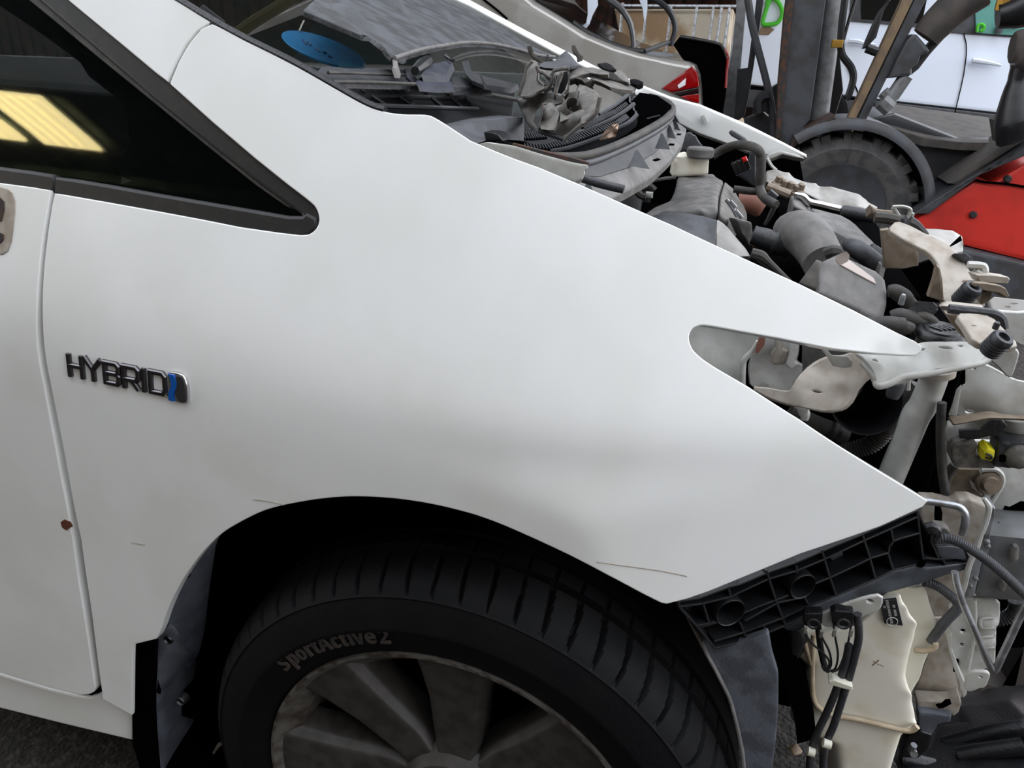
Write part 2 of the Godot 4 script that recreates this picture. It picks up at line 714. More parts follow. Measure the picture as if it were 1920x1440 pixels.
	glass("far_glass", Color(0.22, 0.32, 0.32), 0.35)
	glass("teal_glass", Color(0.45, 0.7, 0.66), 0.7)
	glow("skylight", Color(1.0, 0.92, 0.66), 8.0)

# ---- the yard: ground, shed -------------------------------------------------------------------
func setting():
	var m := new_mesh()
	box(m, Vector3(0, -0.1, -3), Vector3(30, 0.2, 24), Basis.IDENTITY, 0.0)
	structure("ground", m, "ground_dirt")
	m = new_mesh()
	box(m, Vector3(-6.3, 1.6, -9.4), Vector3(15.4, 3.6, 0.1), Basis.IDENTITY, 0.0)
	for i in 77:
		tube(m, [Vector3(-13.9 + i * 0.2, 0.0, -9.34), Vector3(-13.9 + i * 0.2, 3.25, -9.34)], 0.035, 6, 1)
	structure("wall_back", m, "rust_sheet")
	m = new_mesh()
	box(m, Vector3(-6.3, 3.4, -5.9), Vector3(15.4, 0.06, 6.8), Basis.IDENTITY, 0.0)
	for i in 5:
		box(m, Vector3(-6.3, 3.3, -9.0 + i * 1.35), Vector3(15.4, 0.14, 0.07), Basis.IDENTITY, 0.0)
	structure("ceiling", m, "rust_sheet")
	# the shed behind the photographer: wall and lean-to roof with translucent sheets
	m = new_mesh()
	box(m, Vector3(-1.5, 1.9, 6.05), Vector3(19, 3.8, 0.1), Basis.IDENTITY, 0.0)
	structure("wall_front", m, "shed_wall")
	m = new_mesh()
	box(m, Vector3(-5.75, 3.8, 3.75), Vector3(10.9, 0.08, 4.8), Basis.IDENTITY, 0.0)
	for i in 54:
		tube(m, [Vector3(-10.9 + i * 0.2, 3.75, 1.4), Vector3(-10.9 + i * 0.2, 3.75, 6.1)], 0.03, 5, 1)
	for i in 4:
		box(m, Vector3(-5.75, 3.66, 1.4 + i * 1.3), Vector3(10.9, 0.12, 0.06), Basis.IDENTITY, 0.0)
	structure("ceiling", m, "roof_sheet")
	m = new_mesh()
	box(m, Vector3(2.9, 3.8, 4.4), Vector3(6.4, 0.08, 3.5), Basis.IDENTITY, 0.0)
	structure("ceiling", m, "roof_sheet")
	for k in 3:
		var cx: float = [-6.2, -5.02, -4.33][k]
		var w: float = [0.6, 0.55, 0.5][k]
		m = new_mesh()
		box(m, Vector3(cx, 3.70, 3.2), Vector3(w, 0.03, 0.7), Basis.IDENTITY, 0.0)
		for i in 5:
			tube(m, [Vector3(cx + w * (i - 2) * 0.2, 3.69, 2.88), Vector3(cx + w * (i - 2) * 0.2, 3.69, 3.52)], 0.03, 6, 1)
		structure("window_%d" % (k + 1), m, "skylight")

func along_z(p: PackedVector3Array, dz: float, dy := 0.0) -> PackedVector3Array:
	var r := PackedVector3Array()
	for v in p:
		r.append(v + Vector3(0, dy, dz))
	return r

# ---- behind the car --------------------------------------------------------------------------------
func background():
	silver_sedan()
	tote()
	forklift()
	white_van()

func silver_sedan():
	var t := thing("sedan", "silver sedan with open boot and red tail light behind the white car", "car", Vector3(-1.5, 0, -4.5))
	var m := new_mesh()
	var side := q([-2.0784,1.8434,-3.7,-1.2304,1.6859,-3.7,-1.0456,1.4667,-3.7,-.9328,1.388,-3.7,-.8151,1.3294,-3.7,-.7122,1.2757,-3.7,-.6388,1.2367,-3.7,-.4947,1.1867,-3.7,-.3616,1.1546,-3.7,-.2421,1.135,-3.7,-.1112,1.121,-3.7,-.0748,1.107,-3.7,-.0477,1.0601,-3.7,-.031,.9896,-3.7,-.0106,.8689,-3.7,-.0341,.7485,-3.7])
	prism(m, side + q([-0.1, 0.3, -3.7, -4.8, 0.3, -3.7, -4.9, 0.72, -3.7, -4.1, 0.95, -3.7, -3.3, 1.02, -3.7, -2.2, 1.42, -3.7]), Vector3(0, 0, -1.65), 0.03, 1)
	obj("body", m, "silver_paint", t, 60)
	m = new_mesh()
	prism(m, q([-3.1, 1.05, -3.69, -1.5, 1.06, -3.69, -1.6, 1.36, -3.69, -2.1, 1.37, -3.69]), Vector3(0, 0, -0.03), 0.005)
	obj("side_window", m, "dark_glazing", t)
	m = new_mesh()
	var e := q([-1.0698,1.4833,-3.78,-.9551,1.4083,-3.78,-.8354,1.3486,-3.78,-.7307,1.294,-3.78,-.6561,1.2543,-3.78,-.5823,1.225,-3.78,-.509,1.1983,-3.78,-.4224,1.1771,-3.78,-.3512,1.166,-3.78])
	for i in e.size() - 1:
		solid(m, PackedVector3Array([e[i], e[i + 1], e[i + 1] + Vector3(0.1 * i / 8.0, 0, -1.45), e[i] + Vector3(0.1 * i / 8.0, 0, -1.45)]), [[0, 1, 2, 3]], Vector3(0.0, -0.02, 0), 0, 0)
	obj("rear_window", m, "dark_glazing", t)
	m = new_mesh()
	tube(m, q([-.7263,1.2932,-3.76,-.6517,1.2486,-3.76,-.5782,1.2194,-3.76,-.505,1.1902,-3.76,-.4187,1.1692,-3.76,-.3426,1.1609,-3.76]), 0.014, 6)
	tube(m, q([-.3426,1.1609,-3.76]) + q([-.3281,1.2479,-5.1]), 0.014, 6)
	obj("window_seal", m, "seal_rubber", t)
	m = new_mesh()
	tube(m, q([-1.2107,1.3968,-3.69,-1.1293,1.3441,-3.69,-1.0705,1.3008,-3.69]), 0.006, 5)
	obj("door_gap", m, "void_black", t)
	var lamp := new_mesh()
	prism(lamp, q([-.2239,.9889,-3.68,-.1763,1.0266,-3.68,-.1227,1.0695,-3.68,-.0829,1.0992,-3.68,-.0543,1.0716,-3.68,-.04,1.0312,-3.68,-.035,1.0026,-3.68,-.0986,.9879,-3.68,-.1702,.9713,-3.68]), Vector3(0, 0, -0.06), 0.008)
	var tl := obj("tail_light", lamp, "lamp_red", t)
	m = new_mesh()
	prism(m, q([-.1702,.9706,-3.681,-.0986,.9872,-3.681,-.035,1.0019,-3.681,-.0304,.971,-3.681,-.0813,.9642,-3.681,-.1277,.9534,-3.681]), Vector3(0, 0, -0.06), 0.006)
	obj("clear_lens", m, "lamp_dark", tl)
	m = new_mesh()
	prism(m, q([-.1275,.952,-3.68,-.0811,.9636,-3.68,-.0302,.9697,-3.68,-.0238,.9241,-3.68,-.0701,.932,-3.68]), Vector3(0, 0, -0.06), 0.006)
	obj("lower_lens", m, "lamp_red", tl)
	m = new_mesh()
	prism(m, q([-.1439,1.0058,-3.672,-.121,1.0286,-3.672,-.1045,1.0429,-3.672,-.1041,1.0086,-3.672,-.1348,.9903,-3.672]), Vector3(0, 0, -0.03), 0.004)
	obj("reversing_lens", m, "lamp_white", tl)
	m = new_mesh()
	prism(m, q([-.2088,1.1997,-3.9,-.1775,1.2442,-3.9,.0047,1.2173,-3.9,.0542,1.1929,-3.9,.0798,1.1449,-3.9,.092,1.036,-3.9,.0867,.8074,-3.9,-.0148,.8025,-3.9,-.03,.9249,-3.9,-.0489,1.0313,-3.9,-.0808,1.1093,-3.9,-.1502,1.1283,-3.9]), Vector3(0, 0, -0.2), 0.015)
	var bo := obj("boot_opening", m, "void_black", t)
	m = new_mesh()
	tube(m, q([.061,1.1852,-3.89,.0835,1.1397,-3.89,.0869,1.0752,-3.89,.0922,.9968,-3.89]), 0.008, 6)
	obj("red_edging", m, "lamp_red", bo)
	m = new_mesh()
	tube(m, q([-.1763,1.2413,-3.89,.0056,1.2145,-3.89,.0523,1.1901,-3.89,.0774,1.1447,-3.89]), 0.008, 6)
	obj("boot_seal", m, "seal_rubber", bo)
	m = new_mesh()
	tube(m, q([-.701,1.4801,-4.3,-.6382,1.4357,-4.3,-.5668,1.3899,-4.3,-.5121,1.3241,-4.3,-.485,1.2482,-4.3,-.4715,1.175,-4.3]), [0.036, 0.034, 0.032, 0.028, 0.025, 0.024], 8, 5, 0.0, 0.6)
	var h := obj("boot_hinge_arm", m, "dull_aluminium", t)
	m = new_mesh()
	lathe(m, [[0.0, 0.02], [0.03, 0.018], [0.045, 0.006], [0.05, -0.03], [0.0, -0.03]], Transform3D(Basis.IDENTITY, q([-.4694,1.1712,-4.3])[0]), 14)
	obj("hinge_cap", m, "inner_white", h)
	m = new_mesh()
	tube(m, q([-.493,1.4937,-4.9,-.4259,1.4694,-4.9,-.3613,1.4244,-4.9,-.314,1.3539,-4.9,-.3032,1.2908,-4.9,-.322,1.2093,-4.9]), 0.03, 8, 5, 0.0, 0.6)
	obj("boot_hinge_arm", m, "forklift_grey", t)
	m = new_mesh()
	prism(m, q([-.7632,1.4759,-4.25,-.7083,1.4763,-4.25,-.6965,1.4065,-4.25,-.7249,1.3528,-4.25,-.7563,1.2599,-4.25,-.7634,1.2759,-4.25,-.7525,1.3562,-4.25]), Vector3(0, 0, -0.02), 0.004)
	prism(m, q([-.5539,1.5226,-4.85,-.497,1.5229,-4.85,-.491,1.4242,-4.85,-.4956,1.3489,-4.85,-.5067,1.3673,-4.85,-.5187,1.4239,-4.85,-.5446,1.4733,-4.85]), Vector3(0, 0, -0.02), 0.004)
	obj("boot_lid_edge", m, "far_white", t)

func tote():
	var t := thing("tote_tank", "square white liquid tank stained brown in a galvanised cage", "tank", Vector3(0.1, 0, -6.5))
	var m := new_mesh()
	prism(m, q([-.9216,1.493,-6.1,.0012,1.5033,-6.1,.028,.837,-6.1]) + q([0.66, 0.15, -6.1, -0.5, 0.15, -6.1]), Vector3(0, 0, -0.9), 0.05)
	obj("tank", m, "tote_tank", t)
	var tops := q([-.8322,1.5293,-6,-.6443,1.5199,-6,-.4555,1.5144,-6,-.2616,1.5091,-6,-.1381,1.5068,-6,-.0786,1.5038,-6,-.0199,1.5044,-6,.0429,1.5015,-6])
	for p in tops:
		m = new_mesh()
		tube(m, [p, Vector3(p.x - 0.02, 0.14, p.z)], 0.011, 6, 1)
		obj("cage_bar", m, "aluminium", t)
	for y in [tops[0].y, 0.75, 0.14]:
		m = new_mesh()
		tube(m, [Vector3(tops[0].x - 0.1, y - 0.02, -6.02), Vector3(tops[7].x, y - 0.015, -6.02)], 0.013, 6, 1)
		obj("cage_rail", m, "aluminium", t)
	m = new_mesh()
	box(m, Vector3(0.05, 0.07, -6.55), Vector3(1.2, 0.12, 0.9))
	obj("pallet", m, "forklift_grey", t)

func forklift():
	var t := thing("forklift", "red and black forklift truck with mast, parked beyond the engine bay", "forklift", Vector3(1.0, 0, -4.2))
	var wc: Vector3 = q([.7345,.4415,-3.7])[0]
	var ax := Transform3D(Basis(Vector3(1, 0, 0), Vector3(0, 0, 1), Vector3(0, -1, 0)), wc)
	var m := new_mesh()
	lathe(m, [[0.22, -0.01], [0.24, 0.0], [0.3, 0.012], [0.315, 0.0], [0.345, -0.01], [0.36, -0.04], [0.36, -0.26], [0.22, -0.28]], ax, 48)
	for i in 30:
		var a := TAU * i / 30.0
		var b := Basis(Vector3(0, 0, 1), a)
		box(m, wc + b * Vector3(0.352, 0, -0.1), Vector3(0.05, 0.045, 0.19), b * Basis(Vector3(1, 0, 0), 0.25 if i % 2 == 0 else -0.1), 0.006)
	var ty := obj("tyre", m, "forklift_tyre", t)
	m = new_mesh()
	lathe(m, [[0.0, -0.02], [0.12, -0.03], [0.2, -0.01], [0.225, 0.0], [0.235, -0.03], [0.235, -0.25]], ax, 40)
	obj("wheel_disc", m, "forklift_grey", ty)
	m = new_mesh()
	lathe(m, [[0.395, 0.05], [0.42, 0.052], [0.445, 0.035], [0.45, -0.3], [0.42, -0.3], [0.42, 0.02], [0.395, 0.03], [0.395, 0.05]], ax, 28, deg_to_rad(-2), deg_to_rad(128))
	obj("mudguard", m, "forklift_grey", t, 50)
	m = new_mesh()
	prism(m, q([.4542,.7611,-3.68,.508,.826,-3.68,.5761,.8713,-3.68,.6349,.899,-3.68,.6542,.8637,-3.68,.5706,.8176,-3.68,.5033,.7638,-3.68,.456,.722,-3.68]), Vector3(0, 0, -0.3), 0.01)
	obj("front_plate", m, "rusty_steel", t)
	m = new_mesh()
	prism(m, q([.7819,.8238,-3.9,.8195,.8691,-3.9,.9408,.9097,-3.9,1.2702,.8019,-3.9,1.4418,.811,-3.9,1.5726,.8256,-3.9,1.708,.3179,-3.9,1.1409,.2664,-3.9,1.0614,.6144,-3.9,.9586,.7534,-3.9]), Vector3(0, 0, -0.7), 0.03)
	obj("chassis", m, "forklift_black", t)
	m = new_mesh()
	solid(m, q([.8065,.871,-3.86,.949,.8428,-3.86,1.0922,.8035,-3.86,1.2709,.7929,-3.86,1.4346,.7988,-3.86,1.5797,.8761,-4.6,1.2017,.9119,-4.6,1.025,.9293,-4.6]), [[0, 1, 6, 7], [1, 2, 3, 6], [3, 4, 5, 6]], Vector3(0, -0.05, 0), 1, 1)
	obj("floor_plate", m, "forklift_floor", t)
	m = new_mesh()
	stamped(m, q([1.0621,.5668,-3.8,1.1571,.5655,-3.8,1.2402,.5594,-3.8,1.2369,.3798,-3.8,1.1098,.3691,-3.8]), Vector3(0, 0, -0.01), 0.01, [q([1.1184,.5101,-3.8,1.1407,.5118,-3.8,1.1241,.4845,-3.8])], [], 0.03, 0.0, 0)
	obj("step_plate", m, "dull_aluminium", t)
	m = new_mesh()
	prism(m, q([1.0691,.4128,-3.62,1.3166,.6396,-3.62,1.3837,.6268,-3.62,1.5115,.7378,-3.62,1.8473,.8326,-3.62,2.0348,.2093,-3.62,1.6365,.2684,-3.62,1.3185,.323,-3.62,1.1664,.3573,-3.62]), Vector3(0, 0, -0.75), 0.02)
	var hood := obj("hood", m, "forklift_red", t)
	m = new_mesh()
	for p in q([1.3383,.4759,-3.61,1.4425,.6519,-3.61]):
		m = new_mesh()
		lathe(m, [[0.0, 0.01], [0.012, 0.01], [0.018, 0.0], [0.018, -0.02]], Transform3D(Basis(Vector3(1, 0, 0), Vector3(0, 0, 1), Vector3(0, -1, 0)), p), 12)
		obj("bolt", m, "forklift_black", hood)
	m = new_mesh()
	tube(m, q([1.3086,.6386,-3.61,1.3585,.6315,-3.61,1.4339,.6307,-3.61,1.5447,.6199,-3.61]), 0.006, 5)
	obj("panel_gap", m, "void_black", hood)
	m = new_mesh()
	prism(m, q([1.0679,.459,-3.6,1.2938,.6613,-3.6,1.3956,.7436,-3.6,1.4873,.8243,-3.6,1.5014,.7716,-3.6,1.3148,.6597,-3.6,1.2945,.63,-3.6,1.1427,.465,-3.6]), Vector3(0, 0, -0.8), 0.01)
	obj("hood_trim", m, "forklift_grey", t)
	m = new_mesh()
	prism(m, q([1.2028,.6106,-3.64,1.3545,.7589,-3.64,1.465,.8767,-3.64,1.4938,.8426,-3.64,1.3529,.7109,-3.64,1.2394,.6055,-3.64]), Vector3(0, 0, -0.3), 0.01)
	obj("side_cover", m, "forklift_floor", t)
	m = new_mesh()
	prism(m, q([1.2162,.3168,-3.58,1.3099,.3229,-3.58,1.6244,.2714,-3.58,2.0174,.218,-3.58,2.1677,-.2817,-3.58,1.5729,-.1643,-3.58]), Vector3(0, 0, -0.8), 0.02)
	obj("base_plate", m, "forklift_grey", t)
	# overhead guard post with two tones
	m = new_mesh()
	prism(m, q([.845,1.4426,-3.72,.8958,1.4429,-3.72,.8861,1.4099,-3.72,.7314,.847,-3.72,.6946,.8566,-3.72]), Vector3(0, 0, -0.06), 0.008)
	var post := obj("guard_post", m, "ochre_post", t)
	m = new_mesh()
	prism(m, q([.8982,1.4437,-3.73,.9521,1.444,-3.73,.9406,1.411,-3.73,.7761,.8305,-3.73,.737,.8404,-3.73]), Vector3(0, 0, -0.08), 0.008)
	obj("post_flange", m, "forklift_grey", post)
	m = new_mesh()
	tube(m, q([1.1577,1.459,-3.75,1.0756,1.3888,-3.75,1.0133,1.3128,-3.75,.9772,1.2546,-3.75]), [0.085, 0.08, 0.075, 0.065], 12)
	obj("back_rest_cover", m, "forklift_floor", t)
	m = new_mesh()
	prism(m, q([1.1413,1.4202,-3.78,1.1629,1.3998,-3.78,1.0202,1.1846,-3.78,.9849,1.1174,-3.78,.9595,1.092,-3.78,.9176,1.0794,-3.78,.9939,1.2146,-3.78,1.0691,1.3361,-3.78]), Vector3(0, 0, -0.06), 0.01)
	obj("tilt_arm", m, "forklift_grey", t)
	m = new_mesh()
	prism(m, q([.8898,1.2408,-3.7,.9078,1.2667,-3.7,.9295,1.265,-3.7,.9881,1.213,-3.7,.9984,1.1961,-3.7,.9906,1.183,-3.7,.9669,1.1738,-3.7,.9617,1.139,-3.7,.9407,1.1165,-3.7,.9454,1.0947,-3.7,.9348,1.0833,-3.7,.8446,1.0728,-3.7,.8628,1.1537,-3.7]), Vector3(0, 0, -0.08), 0.015)
	obj("pivot_bracket", m, "forklift_grey", t)
	m = new_mesh()
	tube(m, q([.9279,1.0848,-3.74,.9041,1.0301,-3.74,.8751,.9652,-3.74]), 0.034, 10)
	obj("cylinder_rod", m, "dull_aluminium", t)
	m = new_mesh()
	tube(m, q([.8347,.9698,-3.7,.8823,.9352,-3.7]), 0.04, 8)
	tube(m, q([.841,1.0096,-3.74,.9007,.9616,-3.74]), 0.03, 8)
	obj("pivot_pin", m, "dull_aluminium", t)
	m = new_mesh()
	prism(m, q([.7822,1.405,-3.66,.7619,1.3593,-3.66,.7525,1.2476,-3.66,.7369,1.228,-3.66,.7204,1.2009,-3.66,.7018,1.197,-3.66,.709,1.236,-3.66,.7219,1.2916,-3.66,.7414,1.3549,-3.66,.775,1.4091,-3.66]), Vector3(0, 0, -0.04), 0.008)
	tube(m, q([.7192,1.2019,-3.67,.7686,1.1858,-3.67]), 0.022, 8)
	obj("lever_handle", m, "black_plastic", t)
	# mast
	m = new_mesh()
	prism(m, q([.3201,1.4651,-3.78,.51,1.466,-3.78,.5084,1.4107,-3.78,.5321,.8631,-3.78,.4621,.7568,-3.78,.3861,.3115,-3.78,.3586,.6495,-3.78,.3862,.7568,-3.78,.3642,.9682,-3.78]), Vector3(0, 0, -0.16), 0.01)
	var mast := obj("mast_channel", m, "forklift_grey", t)
	m = new_mesh()
	prism(m, q([.3234,1.4496,-3.76,.3604,1.4498,-3.76,.36,1.4081,-3.76,.3746,1.1939,-3.76,.3884,.9699,-3.76,.4003,.7656,-3.76,.3789,.7645,-3.76,.3475,1.0445,-3.76,.3268,1.3372,-3.76]), Vector3(0, 0, -0.17), 0.006)
	obj("rusty_edge", m, "rusty_steel", mast)
	m = new_mesh()
	tube(m, q([.5447,1.4757,-3.9,.55,1.4191,-3.9,.5787,.8578,-3.9]), 0.052, 14, 2)
	obj("lift_cylinder", m, "dull_aluminium", t)
	m = new_mesh()
	prism(m, q([.5117,1.4653,-3.95,.5272,1.4222,-3.95,.5513,.8493,-3.95,.6628,.8546,-3.95,.6818,1.0058,-3.95,.6252,1.203,-3.95,.6252,1.4231,-3.95,.6244,1.4659,-3.95]), Vector3(0, 0, -0.08), 0.01)
	obj("inner_mast", m, "black_plastic", t)
	m = new_mesh()
	tube(m, q([.5867,1.4465,-3.7,.5894,1.3652,-3.7,.5969,1.2685,-3.7,.6163,1.1773,-3.7,.672,1.1144,-3.7,.6904,1.0644,-3.7,.684,.991,-3.7,.6744,.9758,-3.7]), 0.018, 8)
	tube(m, q([.6375,1.4213,-3.72,.624,1.3254,-3.72,.6161,1.2344,-3.72]), 0.008, 6)
	obj("hydraulic_hose", m, "black_plastic", t)
	m = new_mesh()
	box(m, q([.5866,1.2173,-3.68])[0], Vector3(0.05, 0.035, 0.04))
	obj("hose_clamp", m, "brass", t)
	m = new_mesh()
	prism(m, q([.076,1.5015,-4.25,.133,1.5018,-4.25,.132,1.4389,-4.25,.161,.8208,-4.25,.0663,.8342,-4.25,.0746,.9748,-4.25,.0888,1.1954,-4.25]), Vector3(0, 0, -0.05), 0.006)
	obj("load_guard_bar", m, "dull_aluminium", t)
	m = new_mesh()
	prism(m, q([.1821,1.486,-4.05,.2224,1.4862,-4.05,.2211,1.4263,-4.05,.2189,1.1714,-4.05,.2152,.9527,-4.05,.2068,.8521,-4.05,.1568,.8074,-4.05,.1343,1.089,-4.05,.1878,1.0987,-4.05,.1855,1.3115,-4.05]), Vector3(0, 0, -0.05), 0.006)
	obj("load_guard_bar", m, "forklift_black", t)
	m = new_mesh()
	tube(m, q([.1312,1.4631,-3.95,.1506,1.3968,-3.95,.1908,1.2771,-3.95,.3195,.9684,-3.95,.3772,.7501,-3.95,.4109,.548,-3.95]), 0.02, 8)
	obj("hydraulic_hose", m, "forklift_grey", t)
	m = new_mesh()
	tube(m, q([.2832,.8805,-3.9,.2718,.9283,-3.9,.2873,.9609,-3.9,.3185,.9701,-3.9]), 0.03, 8)
	prism(m, q([.2053,.8413,-3.95,.2992,.8866,-3.95,.374,.8328,-3.95,.3924,.7175,-3.95,.2366,.7426,-3.95]), Vector3(0, 0, -0.1), 0.01)
	obj("chain_anchor", m, "forklift_black", t)
	# control levers at the right edge
	m = new_mesh()
	tube(m, q([1.351,1.3963,-3.55,1.2919,1.3647,-3.55,1.2465,1.3485,-3.55,1.2084,1.3385,-3.55]), [0.09, 0.075, 0.06, 0.05], 10)
	obj("control_lever", m, "black_plastic", t)
	m = new_mesh()
	tube(m, q([1.2246,1.3608,-3.55,1.2236,1.3889,-3.55,1.2234,1.4262,-3.55]), 0.035, 8)
	obj("lever_fitting", m, "brass", t)
	m = new_mesh()
	tube(m, q([1.3786,1.194,-3.5,1.3184,1.2117,-3.5,1.2844,1.2109,-3.5]), [0.1, 0.085, 0.06], 10)
	obj("control_lever", m, "forklift_floor", t)
	m = new_mesh()
	tube(m, q([1.3469,1.174,-3.5,1.346,1.0829,-3.5,1.3604,1.0039,-3.5,1.3876,.924,-3.5,1.4244,.8573,-3.5]), [0.05, 0.045, 0.07, 0.1, 0.11], 10)
	obj("control_lever", m, "black_plastic", t)
	m = new_mesh()
	tube(m, q([1.3849,1.1493,-3.48,1.3115,1.1459,-3.48,1.2898,1.1453,-3.48]), [0.02, 0.018, 0.01], 8, 4, 0.0, 0.5)
	obj("lever_handle", m, "aluminium", t)
	m = new_mesh()
	prism(m, q([1.309,.9132,-3.56,1.3575,.9535,-3.56,1.4128,.8659,-3.56,1.3755,.8075,-3.56,1.3458,.8201,-3.56]), Vector3(0, 0, -0.1), 0.01)
	obj("lever_mount", m, "forklift_floor", t)

func white_van():
	var t := thing("van", "white people carrier with dark windows parked furthest behind the forklift", "car", Vector3(2.4, 0, -8.2))
	var m := new_mesh()
	prism(m, q([-.1354,2.2781,-7.4,2.851,2.1253,-7.4,3.2597,.7663,-7.4,2.6228,.754,-7.4,2.2841,.7784,-7.4,1.4976,.8343,-7.4,.101,.938,-7.4]), Vector3(0, 0, -1.6), 0.04)
	obj("body", m, "far_white", t)
	m = new_mesh()
	prism(m, q([1.3107,.8453,-7.39,1.4969,.8302,-7.39,2.2826,.7744,-7.39,2.6209,.7501,-7.39,2.642,.6717,-7.39,2.3014,.6996,-7.39,1.5112,.7627,-7.39,1.3245,.7774,-7.39]), Vector3(0, 0, -0.1), 0.01)
	prism(m, q([.1054,.9047,-7.42,3.2866,.7016,-7.42,3.3253,.5728,-7.42,.129,.739,-7.42]), Vector3(0, 0, -1.5), 0.01)
	obj("sill", m, "forklift_grey", t)
	m = new_mesh()
	prism(m, q([.9433,1.7023,-7.38,1.5644,1.7065,-7.38,1.5514,1.6606,-7.38,1.5513,1.4498,-7.38,1.2582,1.4703,-7.38,.9599,1.4879,-7.38,.9653,1.5374,-7.38]), Vector3(0, 0, -0.02), 0.004)
	var w := obj("window_surround", m, "forklift_grey", t)
	m = new_mesh()
	prism(m, q([1.0252,1.6944,-7.37,1.5567,1.6981,-7.37,1.5584,1.4808,-7.37,1.3492,1.491,-7.37,1.0668,1.5081,-7.37]), Vector3(0, 0, -0.02), 0.004)
	obj("pane", m, "dark_glazing", w)
	m = new_mesh()
	prism(m, q([1.6805,1.7073,-7.38,2.8413,1.7151,-7.38,2.9494,1.3478,-7.38,2.3692,1.3811,-7.38,1.9066,1.4046,-7.38,1.772,1.4145,-7.38]), Vector3(0, 0, -0.02), 0.004)
	w = obj("window_surround", m, "forklift_grey", t)
	m = new_mesh()
	prism(m, q([1.9108,1.6999,-7.36,2.8299,1.7064,-7.36,2.9321,1.3582,-7.36,2.3602,1.3942,-7.36,1.9943,1.4118,-7.36]), Vector3(0, 0, -0.02), 0.004)
	obj("pane", m, "teal_glass", w)
	m = new_mesh()
	tube(m, q([2.1522,1.4137,-7.33,2.1556,1.4596,-7.33,2.1916,1.4943,-7.33,2.2564,1.5029,-7.33,2.3076,1.4773,-7.33]), 0.03, 8)
	obj("seat_outline", m, "forklift_grey", w)
	m = new_mesh()
	tube(m, q([1.8592,1.5726,-7.39,1.9091,1.4034,-7.39,1.9415,1.3335,-7.39,1.9669,1.2314,-7.39,1.9849,1.0552,-7.39,1.9881,.8081,-7.39,1.9899,.7495,-7.39]), 0.0045, 5)
	obj("door_gap", m, "void_black", t)
	m = new_mesh()
	tube(m, q([.9561,1.2052,-7.39,1.0338,1.1077,-7.39,1.1586,.9012,-7.39]), 0.006, 5)
	obj("door_gap", m, "void_black", t)
	for h in [q([.9904,1.3295,-7.34,1.0528,1.3276,-7.34,1.1299,1.3131,-7.34,1.2222,1.3023,-7.34]), q([2.0096,1.1981,-7.34,2.0651,1.1925,-7.34,2.1527,1.1807,-7.34,2.2412,1.1635,-7.34])]:
		m = new_mesh()
		tube(m, h, [0.03, 0.034, 0.026, 0.014], 8, 5, 0.0, 0.7)
		obj("door_handle", m, "far_white", t)
	m = new_mesh()
	tube(m, q([.2491,1.6099,-7.37,.2607,1.6515,-7.37,.3154,1.6559,-7.37,.373,1.5982,-7.37,.395,1.5308,-7.37,.3687,1.4702,-7.37,.3061,1.4507,-7.37,.2418,1.4576,-7.37,.2445,1.5315,-7.37,.2584,1.6035,-7.37,.268,1.649,-7.37]), 0.019, 8)
	obj("marker_writing", m, "green_mark", t)
	m = new_mesh()
	tube(m, q([1.9933,1.4185,-7.33,1.987,1.4629,-7.33,2.0074,1.4785,-7.33,2.0339,1.4637,-7.33,2.0335,1.4346,-7.33,2.0117,1.4303,-7.33]), 0.014, 6)
	obj("marker_writing", m, "green_mark", t)
	m = new_mesh()
	prism(m, q([.2016,1.3694,-7.38,.2326,1.426,-7.38,.2868,1.4402,-7.38,.3502,1.4121,-7.38,.3055,1.366,-7.38]), Vector3(0, 0, -0.02), 0.004)
	obj("worn_badge", m, "ochre_post", t)
	m = new_mesh()
	var wc: Vector3 = q([.7021,.6257,-7.35])[0]
	lathe(m, [[0.0, -0.02], [0.2, 0.0], [0.3, 0.02], [0.39, 0.01], [0.42, -0.03], [0.42, -0.2]], Transform3D(Basis(Vector3(1, 0, 0), Vector3(0, 0, 1), Vector3(0, -1, 0)), wc), 30)
	obj("wheel", m, "tyre_rubber", t)

# ---- the car in front ----------------------------------------------------------------------------
func soft(x: float, w: float) -> float:
	return x if x > 40.0 * w else w * log(1.0 + exp(max(x / w, -40.0)))

# how far inboard the body side lies at a place along (x) and up (y) the car
func flank(x: float, y: float) -> float:
	var cy: float = 0.822 + 0.10 * max(0.0, -0.05 - x)
	var s := soft(y - cy, 0.012 + 0.02 * smoothstep(0.1, -0.3, x))
	var d := ((x - 0.138) * 2.87 + (y - 0.74)) / 3.04
	var t := soft(x - 0.08, 0.03)
	return -(0.36 * s + 0.2 * s * s) - 0.26 * soft(d, 0.005 + 0.05 * smoothstep(0.73, 0.8, y)) - 0.04 * t - 0.3 * t * t

func xy(p: PackedVector3Array) -> PackedVector2Array:
	var r := PackedVector2Array()
	for a in p:
		r.append(Vector2(a.x, a.y))
	return r

func skin(m: Dictionary, p: PackedVector3Array, off: float, cell: float, thick: float, hem := 0.0015):
	var h := func(x: float, y: float) -> float: return flank(x, y) + off
	return pressed(m, xy(p), [], h, cell, thick, Transform3D.IDENTITY, hem)

